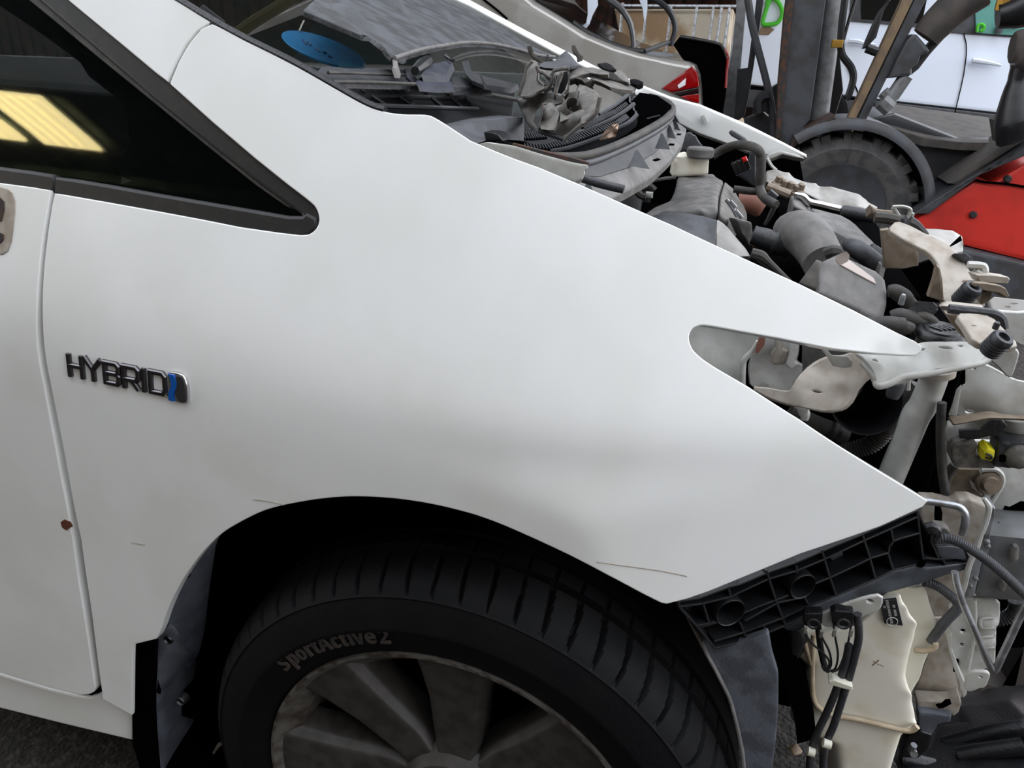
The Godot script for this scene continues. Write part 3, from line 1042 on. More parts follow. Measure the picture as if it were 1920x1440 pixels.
func near_car():
	car = thing("car", "white hatchback in the foreground, stripped of bonnet, bumper and headlamps", "car", Vector3(0, 0, -0.85))
	var m := new_mesh()
	skin(m, q([-.2764,1.1379,-.1229,-.2626,1.1339,-.1217,-.2407,1.1251,-.1186,-.2147,1.1161,-.1157,-.1797,1.1029,-.1114,-.1734,1.1002,-.1104,-.1645,1.0964,-.1092,-.1545,1.0922,-.1077,-.1452,1.0882,-.1065,-.1364,1.0846,-.1053,-.1276,1.0809,-.1041,-.1191,1.0775,-.1031,-.1117,1.0747,-.1023,-.1054,1.0726,-.1018,-.1,1.0711,-.1014,-.0951,1.0699,-.1012,-.0903,1.0689,-.1011,-.0856,1.0682,-.1012,-.0813,1.0678,-.1013,-.077,1.0676,-.1016,-.0724,1.0674,-.1019,-.0673,1.0674,-.1023,-.0618,1.0676,-.1029,-.0566,1.0678,-.1035,-.0522,1.0678,-.1039,-.0493,1.0675,-.1041,-.0472,1.0672,-.104,-.0453,1.0666,-.1038,-.0424,1.0655,-.1035,-.0383,1.0638,-.1029,-.0334,1.0615,-.1021,-.0284,1.0591,-.1013,-.0237,1.0568,-.1006,-.0191,1.0546,-.0998,-.0145,1.0523,-.0991,-.0105,1.0503,-.0985,-.0078,1.0489,-.098,.0124,1.0425,-.0969,.0322,1.0365,-.0963,.0564,1.03,-.0965,.09,1.0191,-.0972,.1231,1.0073,-.0988,.1744,.9887,-.104,.2398,.9627,-.1134,.287,.9436,-.1222,.3352,.9227,-.1322,.3746,.9045,-.1412,.3916,.8972,-.1456,.3927,.8966,-.1458,.3943,.8956,-.1461,.396,.8946,-.1464,.3973,.8936,-.1466,.398,.8929,-.1466,.3984,.8923,-.1465,.3986,.8916,-.1463,.3986,.891,-.146,.3985,.8904,-.1456,.3981,.8897,-.1451,.3975,.8891,-.1445,.3967,.8885,-.1438,.396,.8879,-.1433,.3954,.8874,-.1427,.3938,.887,-.1418,.3903,.887,-.1401,.3834,.8874,-.1371,.3739,.8882,-.1331,.3647,.889,-.1293,.3584,.8895,-.1267,.3214,.894,-.1125,.2753,.9029,-.0979,.2301,.9104,-.0844,.2271,.9109,-.0835,.2227,.9116,-.0823,.2181,.9123,-.0811,.2144,.9127,-.08,.212,.9129,-.0792,.2101,.9128,-.0785,.2085,.9126,-.0779,.2071,.9122,-.0773,.2056,.9117,-.0765,.2043,.9111,-.0758,.2032,.9102,-.075,.2023,.9092,-.0742,.2016,.908,-.0734,.201,.9065,-.0725,.2007,.9049,-.0717,.2005,.9033,-.0709,.2007,.9018,-.0702,.2011,.9002,-.0696,.2016,.8987,-.0691,.2024,.8971,-.0686,.2032,.8956,-.0682,.2041,.8941,-.0678,.2052,.8925,-.0674,.2068,.8909,-.0672,.2088,.8891,-.067,.2111,.8873,-.067,.2138,.8854,-.067,.2167,.8835,-.0671,.2203,.8814,-.0674,.2244,.8791,-.0678,.2283,.877,-.0682,.231,.8756,-.0685,.2548,.8634,-.0717,.3034,.8354,-.0792,.3543,.8028,-.093,.3973,.7752,-.1097,.4302,.7538,-.1237,.4273,.7492,-.1219,.392,.7318,-.1033,.3246,.7082,-.0708,.2807,.6876,-.0506,.2498,.6725,-.0371,.232,.6651,-.0297,.2138,.6598,-.0225,.209,.6611,-.0209,.2063,.6627,-.02,.2024,.6649,-.0188,.1981,.6675,-.0175,.194,.6699,-.0163,.1904,.6721,-.0152,.1868,.6743,-.0142,.1831,.6766,-.0131,.1791,.6791,-.0119,.1745,.6818,-.0106,.1696,.6848,-.0093,.1645,.6877,-.008,.1595,.6905,-.0068,.1547,.6931,-.0058,.1499,.6955,-.005,.145,.6979,-.0044,.1397,.7002,-.0039,.1339,.7027,-.0034,.1276,.7052,-.003,.1212,.7077,-.0026,.1148,.71,-.0023,.1086,.7122,-.002,.1023,.7143,-.0017,.096,.7164,-.0015,.0898,.7184,-.0012,.0835,.7203,-.0011,.0771,.7223,-.0009,.0708,.7241,-.0007,.0644,.7259,-.0006,.0581,.7275,-.0005,.0517,.729,-.0004,.0453,.7303,-.0004,.0388,.7315,-.0003,.0324,.7324,-.0002,.0259,.7331,-.0002,.0194,.7337,-.0002,.0129,.7342,-.0001,.0064,.7346,-.0001,-.0001,.7349,-.0001,-.0067,.735,-.0001,-.0136,.735,-.0001,-.0208,.7349,-.0001,-.0282,.7346,-.0001,-.0358,.7342,-.0001,-.0434,.7336,-.0001,-.0511,.7328,-.0001,-.0589,.7319,-.0001,-.0666,.7308,-.0001,-.074,.7297,-.0001,-.0807,.7285,-.0001,-.0871,.7273,-.0001,-.0934,.726,-.0001,-.0997,.7244,-.0001,-.1062,.7227,-.0001,-.1127,.7209,-.0001,-.1194,.7188,-.0001,-.1263,.7166,-.0001,-.1337,.7141,-.0001,-.1413,.7113,-.0001,-.1491,.7084,-.0001,-.157,.7053,-.0001,-.165,.7021,-.0001,-.1731,.6986,-.0001,-.1812,.695,-.0001,-.1889,.6911,-.0001,-.196,.6871,-.0001,-.2027,.6829,-.0001,-.2093,.6785,0,-.2161,.6738,0,-.2233,.6687,0,-.2307,.6633,0,-.238,.6578,0,-.2447,.6523,0,-.2507,.6469,0,-.2562,.6414,0,-.2614,.6359,0,-.2664,.6305,0,-.2711,.6252,0,-.2755,.6202,0,-.2799,.6148,0,-.2847,.6088,0,-.29,.6019,0,-.2958,.5942,0,-.3015,.5862,0,-.307,.5784,0,-.3122,.5707,0,-.3172,.563,0,-.322,.5552,0,-.3266,.5475,0,-.3311,.5397,0,-.3354,.5317,0,-.3394,.5239,0,-.3432,.5164,0,-.3467,.5091,0,-.3499,.502,0,-.3529,.4953,0,-.3556,.4894,0,-.3584,.4842,0,-.361,.4796,0,-.3632,.4758,0,-.3647,.4732,0,-.4032,.4531,0,-.4218,.3683,0,-.43,.3292,0,-.4709,.3434,0,-.4687,.3569,0,-.462,.4174,0,-.4536,.4867,0,-.4474,.5513,0,-.4422,.5975,0,-.4422,.6157,0,-.4411,.6408,0,-.4388,.6759,0,-.4362,.7229,-.0002,-.4351,.7549,-.0004,-.4346,.7888,-.0012,-.435,.8152,-.0025,-.4344,.838,-.0047,-.4332,.8601,-.008,-.4321,.8866,-.014,-.4305,.9174,-.0232,-.4279,.9576,-.0377,-.4257,.9804,-.0467,-.3649,.9761,-.0474,-.3043,.9715,-.048,-.2572,.9677,-.0484,-.2171,.964,-.0485,-.1782,.9622,-.0495,-.1554,.9616,-.0502,-.1536,.9618,-.0504,-.1511,.9621,-.0506,-.1483,.9625,-.0509,-.146,.9632,-.0513,-.144,.9643,-.0518,-.1422,.9656,-.0525,-.1406,.9671,-.0532,-.1393,.9687,-.0539,-.1384,.9704,-.0547,-.1377,.9722,-.0555,-.1374,.9742,-.0563,-.1372,.976,-.0571,-.1374,.9778,-.0578,-.1379,.9796,-.0586,-.1385,.9814,-.0593,-.1394,.9831,-.0599,-.1404,.9847,-.0606,-.1416,.9862,-.0611,-.1429,.9876,-.0617,-.1445,.9891,-.0622,-.1462,.9903,-.0627,-.148,.9914,-.063,-.1503,.9927,-.0635,-.1534,.9944,-.064,-.1581,.997,-.0649,-.1641,1.0002,-.066,-.1699,1.0032,-.067,-.1739,1.0053,-.0677,-.2098,1.0252,-.0746,-.2594,1.0542,-.0851,-.2915,1.0739,-.0924,-.311,1.0859,-.097,-.305,1.1039,-.1055,-.3037,1.1069,-.107,-.3017,1.1112,-.1091,-.2994,1.1159,-.1114,-.2971,1.1201,-.1135,-.2943,1.124,-.1154,-.2912,1.1278,-.1174,-.2884,1.1311,-.1191,-.2864,1.1335,-.1203]), 0.0, 0.008, 0.012, 0.0012)
	var fender := obj("fender", m, "white_paint", car, 30)
	m = new_mesh()
	skin(m, q([-.6016,.9894,-.0433,-.5329,.9873,-.0452,-.4928,.9857,-.0462,-.4536,.9841,-.0471,-.4324,.983,-.0475,-.4345,.9596,-.0382,-.4374,.932,-.0279,-.4394,.9014,-.0179,-.4416,.8725,-.0104,-.4438,.8535,-.0067,-.4452,.8339,-.0041,-.4461,.8079,-.002,-.4461,.784,-.001,-.4478,.7497,-.0003,-.4489,.7206,-.0001,-.4516,.6802,0,-.4536,.6382,0,-.4557,.6127,0,-.4562,.5987,0,-.4594,.5712,0,-.4638,.5318,0,-.4681,.4828,0,-.4736,.4269,0,-.4789,.3771,0,-.4804,.3605,0,-.4852,.3507,0,-.4935,.3444,0,-.5085,.3387,0,-.5613,.3359,0,-.642,.3362,0,-.7939,.3368,0]), 0.0, 0.012, 0.012, 0.0012)
	var door := obj("front_door", m, "white_paint", car, 30)
	m = new_mesh()
	skin(m, q([-.8188,.3121,-.012,-.6634,.3107,-.012,-.5806,.3106,-.012,-.5261,.3146,-.012,-.5077,.3187,-.012,-.4915,.3286,-.012,-.4846,.3365,-.012,-.4795,.3287,-.012,-.4373,.3405,-.012,-.4532,.2647,-.012,-.5681,.2548,-.012,-.6832,.2466,-.012,-.8478,.2362,-.012]), -0.012, 0.02, 0.06, 0.003)
	obj("rocker_panel", m, "white_paint", car, 30)
	# dark gap behind the panels
	m = new_mesh()
	skin(m, q([-.4704,.9875,-.0638,-.425,.9877,-.0657,-.429,.9192,-.0398,-.4337,.8552,-.0232,-.4385,.7969,-.0175,-.4457,.5935,-.016,-.4729,.3175,-.016,-.5356,.2922,-.016,-.495,.5825,-.016,-.4874,.7775,-.0167,-.4731,.873,-.0258]), -0.016, 0.03, 0.004)
	obj("hinge_pillar", m, "void_black", car)
	# scratches
	for l in [q([.1482,.7028,-.0048,.1679,.7004,-.0098,.2053,.6941,-.0222,.2283,.688,-.0301]), q([-.2039,.6989,.0001,-.1877,.7003,.0001,-.1706,.7001,.0001]), q([-.3713,.608,.0002,-.3525,.6094,.0002])]:
		m = new_mesh()
		tube(m, l, 0.0004, 4, 2)
		obj("scratch", m, "bay_metal", fender)
	# door mirror mount: rusty ring with two holes
	m = new_mesh()
	skin(m, q([-.5045,.9826,-.0435,-.4913,.9824,-.0439,-.4824,.9813,-.0438,-.4763,.9777,-.0426,-.4725,.9713,-.0403,-.4715,.9597,-.0358,-.4719,.9463,-.0308,-.4733,.9327,-.0259,-.4766,.924,-.0229,-.483,.9204,-.0215,-.4985,.9196,-.0207]), 0.001, 0.01, 0.004, 0.001)
	var mount := obj("mirror_mount", m, "brown_white", door)
	m = new_mesh()
	for p in [q([-.502,.9712,-.0381,-.4902,.9736,-.0395,-.4847,.9698,-.0382,-.4834,.9624,-.0354,-.4856,.9522,-.0315,-.4995,.9478,-.0294]), q([-.4896,.9367,-.0258,-.4855,.9401,-.0271,-.4821,.939,-.0268,-.4816,.9348,-.0254,-.4848,.9312,-.024,-.4913,.9298,-.0233])]:
		skin(m, p, 0.002, 0.01, 0.004, 0.0005)
	obj("bolt_hole", m, "rusty_steel", mount)
	m = new_mesh()
	skin(m, q([-.4671,.6145,.001,-.4605,.6195,.001,-.4527,.6176,.001,-.4511,.6122,.001,-.4572,.6087,.001,-.4612,.6049,.001,-.4667,.6073,.001]), 0.0006, 0.004, 0.001, 0.0003)
	obj("rust_chip", m, "rust_dot", door)
	# windscreen pillar
	m = new_mesh()
	skin(m, q([-.4908,1.1881,-.1367,-.4364,1.1564,-.124,-.3694,1.1189,-.1094,-.3162,1.0885,-.0979,-.3099,1.1052,-.1059,-.3015,1.1219,-.1141,-.2911,1.1338,-.1202,-.2791,1.1402,-.1238,-.3223,1.1598,-.1311,-.3775,1.1827,-.1396,-.4454,1.2119,-.1507]), 0.0, 0.012, 0.012, 0.0015)
	obj("windscreen_pillar", m, "white_paint", car, 30)
	m = new_mesh()
	skin(m, q([-.3433,1.0775,-.1117,-.2781,1.142,-.1448,-.3043,1.1561,-.1502,-.3589,1.0966,-.1196]), -0.02, 0.03, 0.004)
	obj("pillar_joint", m, "interior_grey", car)
	side_window()
	badge(fender)
	windscreen()
	wheel()
	arch()
	body_shell()

func side_window():
	var m := new_mesh()
	skin(m, q([-.6656,1.2562,-.1709,-.5543,1.1954,-.1462,-.4954,1.1618,-.1327,-.4429,1.1312,-.1207,-.3333,1.071,-.0982,-.2621,1.0314,-.084,-.2125,1.0051,-.0749,-.1735,.9858,-.0684,-.1565,.9777,-.0659,-.1635,.9736,-.0638,-.2312,.9802,-.0636,-.3136,.9862,-.0626,-.435,.993,-.0604,-.5041,.9975,-.0595,-.6145,1.0033,-.0573]), -0.009, 0.03, 0.004, 0.0005)
	var g := obj("side_window", m, "window_glass", car)
	m = new_mesh()
	skin(m, q([-.4949,1.1885,-.1407,-.4656,1.1717,-.1339,-.4383,1.1562,-.1278,-.3708,1.118,-.113,-.3165,1.0861,-.1008,-.2621,1.0533,-.0886,-.2123,1.0242,-.0781,-.1761,1.0042,-.0712,-.1722,1.0021,-.0704,-.1666,.999,-.0694,-.1607,.9958,-.0683,-.156,.9932,-.0674,-.1529,.9914,-.0668,-.1507,.9902,-.0664,-.1488,.9891,-.066,-.1471,.9878,-.0656,-.1455,.9864,-.065,-.1441,.9849,-.0645,-.1429,.9833,-.0639,-.1419,.9818,-.0633,-.1411,.9803,-.0627,-.1405,.9788,-.0621,-.1401,.9772,-.0614,-.1399,.9756,-.0608,-.1401,.9739,-.06,-.1405,.9721,-.0593,-.1412,.9703,-.0585,-.1421,.9687,-.0578,-.1433,.9671,-.057,-.1448,.9656,-.0564,-.1465,.9643,-.0557,-.1482,.9632,-.0552,-.1503,.9625,-.0548,-.1525,.9621,-.0546,-.1546,.9619,-.0544,-.1561,.9617,-.0542,-.1575,.9749,-.0596,-.1548,.9782,-.0611,-.1586,.9821,-.0626,-.1739,.9897,-.0651,-.2097,1.0082,-.0713,-.2591,1.0353,-.0808,-.3299,1.0747,-.095,-.3907,1.1102,-.1084,-.4538,1.1461,-.1222,-.505,1.1754,-.1338]), -0.004, 0.012, 0.012, 0.003)
	obj("window_seal", m, "seal_rubber", g)
	m = new_mesh()
	skin(m, q([-.5086,1.1757,-.1373,-.4572,1.1462,-.1256,-.3938,1.1102,-.1118,-.3327,1.0745,-.0983,-.2616,1.0349,-.084,-.2119,1.0077,-.0745,-.1759,.9891,-.0682,-.164,.9825,-.066,-.1752,.9845,-.0663,-.211,1.0017,-.072,-.2669,1.0323,-.0826,-.3382,1.0719,-.0969,-.399,1.1052,-.1092,-.4625,1.1407,-.1228,-.5211,1.1725,-.1352]), -0.0075, 0.012, 0.006, 0.001)
	obj("glass_gasket", m, "dusty_rubber", g)
	m = new_mesh()
	skin(m, q([-.4282,.9933,-.0538,-.406,.9922,-.0543,-.3685,.9896,-.0547,-.3078,.9847,-.0553,-.2262,.9788,-.0562,-.1704,.9748,-.057,-.1554,.9758,-.0581,-.1526,.9787,-.0594,-.1448,.9761,-.0587,-.1429,.9708,-.0566,-.1484,.9649,-.0539,-.1567,.963,-.0527,-.1796,.9636,-.052,-.2186,.9654,-.051,-.2589,.9691,-.0509,-.3061,.9729,-.0505,-.3669,.9776,-.0499,-.4273,.982,-.0493]), -0.002, 0.012, 0.012, 0.004)
	obj("belt_moulding", m, "seal_rubber", g)
	m = new_mesh()
	skin(m, q([-.6056,1.0014,-.0499,-.4967,.9983,-.0531,-.4574,.9965,-.0539,-.4341,.9949,-.0542,-.4318,.9916,-.053,-.4316,.9857,-.0506,-.4338,.9831,-.0495,-.4557,.9847,-.0492,-.4951,.9868,-.0485,-.6042,.9901,-.0455]), -0.002, 0.012, 0.012, 0.004)
	obj("belt_moulding", m, "seal_rubber", g)
	# what shows through the glass: pillar trim, dashboard end, far door with its window
	m = new_mesh()
	skin(m, q([-.6036,1.1897,-.162,-.5544,1.1543,-.1474,-.5207,1.1393,-.1419,-.4804,1.1205,-.135,-.4442,1.1021,-.1282,-.4315,1.0893,-.123,-.4076,1.077,-.1186,-.3866,1.0658,-.1145,-.3774,1.0487,-.1074,-.373,1.0335,-.101,-.3729,1.0205,-.0955,-.3809,1.0156,-.093,-.3999,1.0156,-.0922,-.4239,1.0214,-.0937,-.4485,1.0126,-.0889,-.4793,.9976,-.0815,-.465,.9902,-.0791,-.3859,.9898,-.0821,-.3855,1.0003,-.0865,-.3742,.9965,-.0853,-.3637,.9931,-.0844,-.3768,.9883,-.0819,-.3284,.9719,-.0772,-.1743,.9631,-.08,-.1522,.9647,-.0816,-.1605,.983,-.0889,-.2794,1.0456,-.1104,-.346,1.0821,-.1236,-.5217,1.1911,-.1666,-.5682,1.2162,-.1767]), -0.03, 0.03, 0.01)
	obj("pillar_trim", m, "interior_black", car)
	m = new_mesh()
	prism(m, PackedVector3Array([Vector3(-2.6, 0.3, -1.55), Vector3(0.0, 0.3, -1.55), Vector3(0.0, 0.93, -1.55), Vector3(-2.6, 0.99, -1.55)]), Vector3(0, 0, -0.06), 0.01)
	obj("far_door_trim", m, "interior_grey", car)
	m = new_mesh()
	prism(m, PackedVector3Array([Vector3(-2.6, 0.98, -1.6), Vector3(-0.1, 0.93, -1.6), Vector3(-0.7, 1.3, -1.52), Vector3(-1.2, 1.48, -1.48), Vector3(-2.6, 1.48, -1.48)]), Vector3(0, 0, -0.004), 0.0)
	obj("far_side_window", m, "far_glass", car)
	m = new_mesh()
	tube(m, q([-1.2201,1.1326,-1.46,-1.1357,1.1817,-1.46,-1.0295,1.2319,-1.46,-.8941,1.3061,-1.46,-.7518,1.3781,-1.46]), 0.028, 10, 5, 0.0, 0.5)
	obj("far_pillar_trim", m, "olive_trim", car)

func stroke(m: Dictionary, pts: Array, w: float, closed := false):
	var v := PackedVector3Array()
	var f := []
	var n := pts.size()
	for i in n:
		var a: Vector2 = pts[(i - 1 + n) % n]
		var b: Vector2 = pts[i]
		var c: Vector2 = pts[(i + 1) % n]
		var e1 := (b - a).normalized() if (i > 0 or closed) else (c - b).normalized()
		var e2 := (c - b).normalized() if (i < n - 1 or closed) else e1
		var k := (Vector2(-e1.y, e1.x) + Vector2(-e2.y, e2.x)).normalized()
		k /= max(0.5, k.dot(Vector2(-e1.y, e1.x)))
		for s in [[-1.0, 0.0], [-1.0, 0.0022], [-0.62, 0.0034], [0.62, 0.0034], [1.0, 0.0022], [1.0, 0.0]]:
			var p: Vector2 = b + k * w * 0.5 * s[0]
			v.append(Vector3(p.x, p.y, s[1]))
	var last := n if closed else n - 1
	for i in last:
		var j := (i + 1) % n
		for k in 6:
			var k2 := (k + 1) % 6
			f.append([i * 6 + k, j * 6 + k, j * 6 + k2, i * 6 + k2])
	if not closed:
		f.append([0, 1, 2, 3, 4, 5])
		f.append([last * 6 + 5, last * 6 + 4, last * 6 + 3, last * 6 + 2, last * 6 + 1, last * 6])
	return put(m, v, f)

# raised letters; each is laid on a cell of width 1 and height 1
func badge(fender: Node3D):
	var c: PackedVector3Array = q([-.4063,.8174,-.0029,-.269,.8117,-.0036,-.2509,.8159,-.0041])
	var p0 := c[0]
	var p1 := c[1]
	var along := (p1 - p0).normalized()
	var n := Vector3(0, 0.02, 1).normalized()
	var bs := Basis(along, n.cross(along).normalized(), n).orthonormalized()
	var total := p0.distance_to(p1)
	var hh := 0.0245
	var holder := new_mesh()
	var strokes := {
		"H": [[[[0.08, 0], [0.08, 1]], false], [[[0.92, 0], [0.92, 1]], false], [[[0.08, 0.5], [0.92, 0.5]], false]],
		"Y": [[[[0.02, 1], [0.5, 0.5], [0.98, 1]], false], [[[0.5, 0.0], [0.5, 0.55]], false]],
		"B": [[[[0.08, 0.07], [0.8, 0.07], [0.93, 0.17], [0.93, 0.4], [0.82, 0.5], [0.08, 0.5]], true], [[[0.08, 0.5], [0.82, 0.5], [0.93, 0.6], [0.93, 0.83], [0.8, 0.93], [0.08, 0.93]], true]],
		"R": [[[[0.08, 0], [0.08, 0.93], [0.8, 0.93], [0.93, 0.83], [0.93, 0.5], [0.8, 0.4], [0.08, 0.4]], false], [[[0.55, 0.4], [0.93, 0.0]], false]],
		"I": [[[[0.5, 0], [0.5, 1]], false]],
		"D": [[[[0.08, 0.07], [0.78, 0.07], [0.93, 0.2], [0.93, 0.8], [0.78, 0.93], [0.08, 0.93]], true]],
	}
	var spot := [["H", 0.0, 0.135], ["Y", 0.148, 0.15], ["B", 0.318, 0.14], ["R", 0.483, 0.145], ["I", 0.64, 0.05], ["D", 0.71, 0.145]]
	var plate := new_mesh()
	var bar0 := flank(p0.x, p0.y)
	var first: MeshInstance3D = null
	for s in spot:
		var m := new_mesh()
		for k in strokes[s[0]]:
			var pts := []
			for a in k[0]:
				pts.append(Vector2((s[1] + a[0] * s[2]) * total, (a[1] - 0.5) * hh))
			stroke(m, pts, 0.0052, k[1])
		place_on(m, p0, bs)
		obj("letter", m, "dark_chrome", fender, 25, "dark chrome badge letter " + s[0])
	var e := new_mesh()
	var shape := func(l: float, r: float, inset: float) -> PackedVector3Array:
		return PackedVector3Array([Vector3(l + inset, 0.5 * hh * 1.25 - inset, 0), Vector3(r - 0.004, 0.5 * hh * 1.25 - inset, 0), Vector3(r - inset, 0.2 * hh, 0), Vector3(r - inset, -0.5 * hh * 1.25 + inset, 0), Vector3(l + 0.004, -0.5 * hh * 1.25 + inset, 0), Vector3(l + inset * 0.4, -0.2 * hh, 0)])
	var l := total * 0.875
	var r := total * 1.045
	prism(e, along_z(shape.call(l, r, 0.0), 0.004), Vector3(0, 0, -0.004), 0.0015, 2)
	tube(e, [Vector3(total * 0.83, -0.45 * hh, 0.0015), Vector3(l + 0.006, -0.52 * hh, 0.0015)], 0.0014, 6, 1)
	place_on(e, p0, bs)
	var em := obj("emblem", e, "chrome", fender, 30)
	e = new_mesh()
	prism(e, along_z(shape.call(l + (r - l) * 0.36, r, 0.0018), 0.0052), Vector3(0, 0, -0.002), 0.0006, 2)
	place_on(e, p0, bs)
	obj("emblem_field", e, "sticker_dark", em, 30)
	e = new_mesh()
	var wv := PackedVector3Array()
	for k in 9:
		var t := k / 8.0
		wv.append(Vector3(l + 0.0025 + 0.0028 * sin(t * PI * 1.7) + 0.002 * t, (0.56 - 1.14 * t) * hh, 0.0056))
	for k in 9:
		var t := 1.0 - k / 8.0
		wv.append(Vector3(l + 0.0095 + 0.0028 * sin(t * PI * 1.7) + 0.001 * t, (0.56 - 1.14 * t) * hh, 0.0056))
	prism(e, wv, Vector3(0, 0, -0.003), 0.0006)
	place_on(e, p0, bs)
	obj("emblem_wave", e, "emblem_blue", em, 30)

# lays flat work on the body side
func place_on(m: Dictionary, at: Vector3, bs: Basis):
	var v: PackedVector3Array = m.v
	for i in v.size():
		var w := at + bs * Vector3(v[i].x, v[i].y, 0)
		v[i] = Vector3(w.x, w.y, flank(w.x, w.y) + v[i].z)
	m.v = v

func screen_y(x: float, z: float) -> float:
	return 1.09 - 0.435 * (x + 0.12 - 0.1 * (1.0 - pow((z + 0.9) / 0.72, 2.0)))

func windscreen():
	var m := new_mesh()
	var v := PackedVector3Array()
	var f := []
	var nx := 14
	var nz := 20
	for i in nx + 1:
		for j in nz + 1:
			var z := -0.2 - 1.29 * j / nz
			var b := 1.0 - pow((z + 0.9) / 0.72, 2.0)
			var x := -0.2 + 0.1 * b - 1.1 * i / nx
			v.append(Vector3(x, screen_y(x, z) - 0.05, z))
	for i in nx:
		for j in nz:
			var a := i * (nz + 1) + j
			f.append([a, a + 1, a + nz + 2, a + nz + 1])
	put(m, v, f)
	var g := obj("windscreen", m, "screen_glass", car, 180)
	m = new_mesh()
	tube(m, q([-.381,1.1831,-.1436,-.3257,1.1614,-.1358,-.2812,1.1422,-.1287,-.2437,1.127,-.1234,-.1823,1.1047,-.116,-.1139,1.0762,-.1069,-.0913,1.07,-.1056]), 0.0045, 8)
	obj("windscreen_moulding", m, "black_plastic", g)
	m = new_mesh()
	prism(m, q([-.8292,1.3754,-1.6175,-.5425,1.2585,-1.6025,-.3777,1.1862,-1.5857,-.2862,1.1478,-1.5792,-.2036,1.1136,-1.574,-.0555,1.0511,-1.5629,-.0636,1.0435,-1.5459,-.1983,1.0983,-1.5527,-.287,1.1332,-1.5554,-.5346,1.2417,-1.5804,-.8266,1.3491,-1.5771]), Vector3(0, -0.03, -0.03), 0.004)
	obj("windscreen_pillar", m, "white_paint", car)
	# dashboard seen through the glass
	m = new_mesh()
	solid(m, PackedVector3Array([Vector3(-0.02, 0.955, -0.22), Vector3(0.05, 0.95, -0.9), Vector3(-0.02, 0.955, -1.55), Vector3(-0.6, 1.0, -1.55), Vector3(-0.6, 1.02, -0.9), Vector3(-0.6, 0.99, -0.22)]), [[0, 1, 4, 5], [1, 2, 3, 4]], Vector3(0, -0.35, 0), 1, 1)
	obj("dashboard", m, "interior_grey", car)

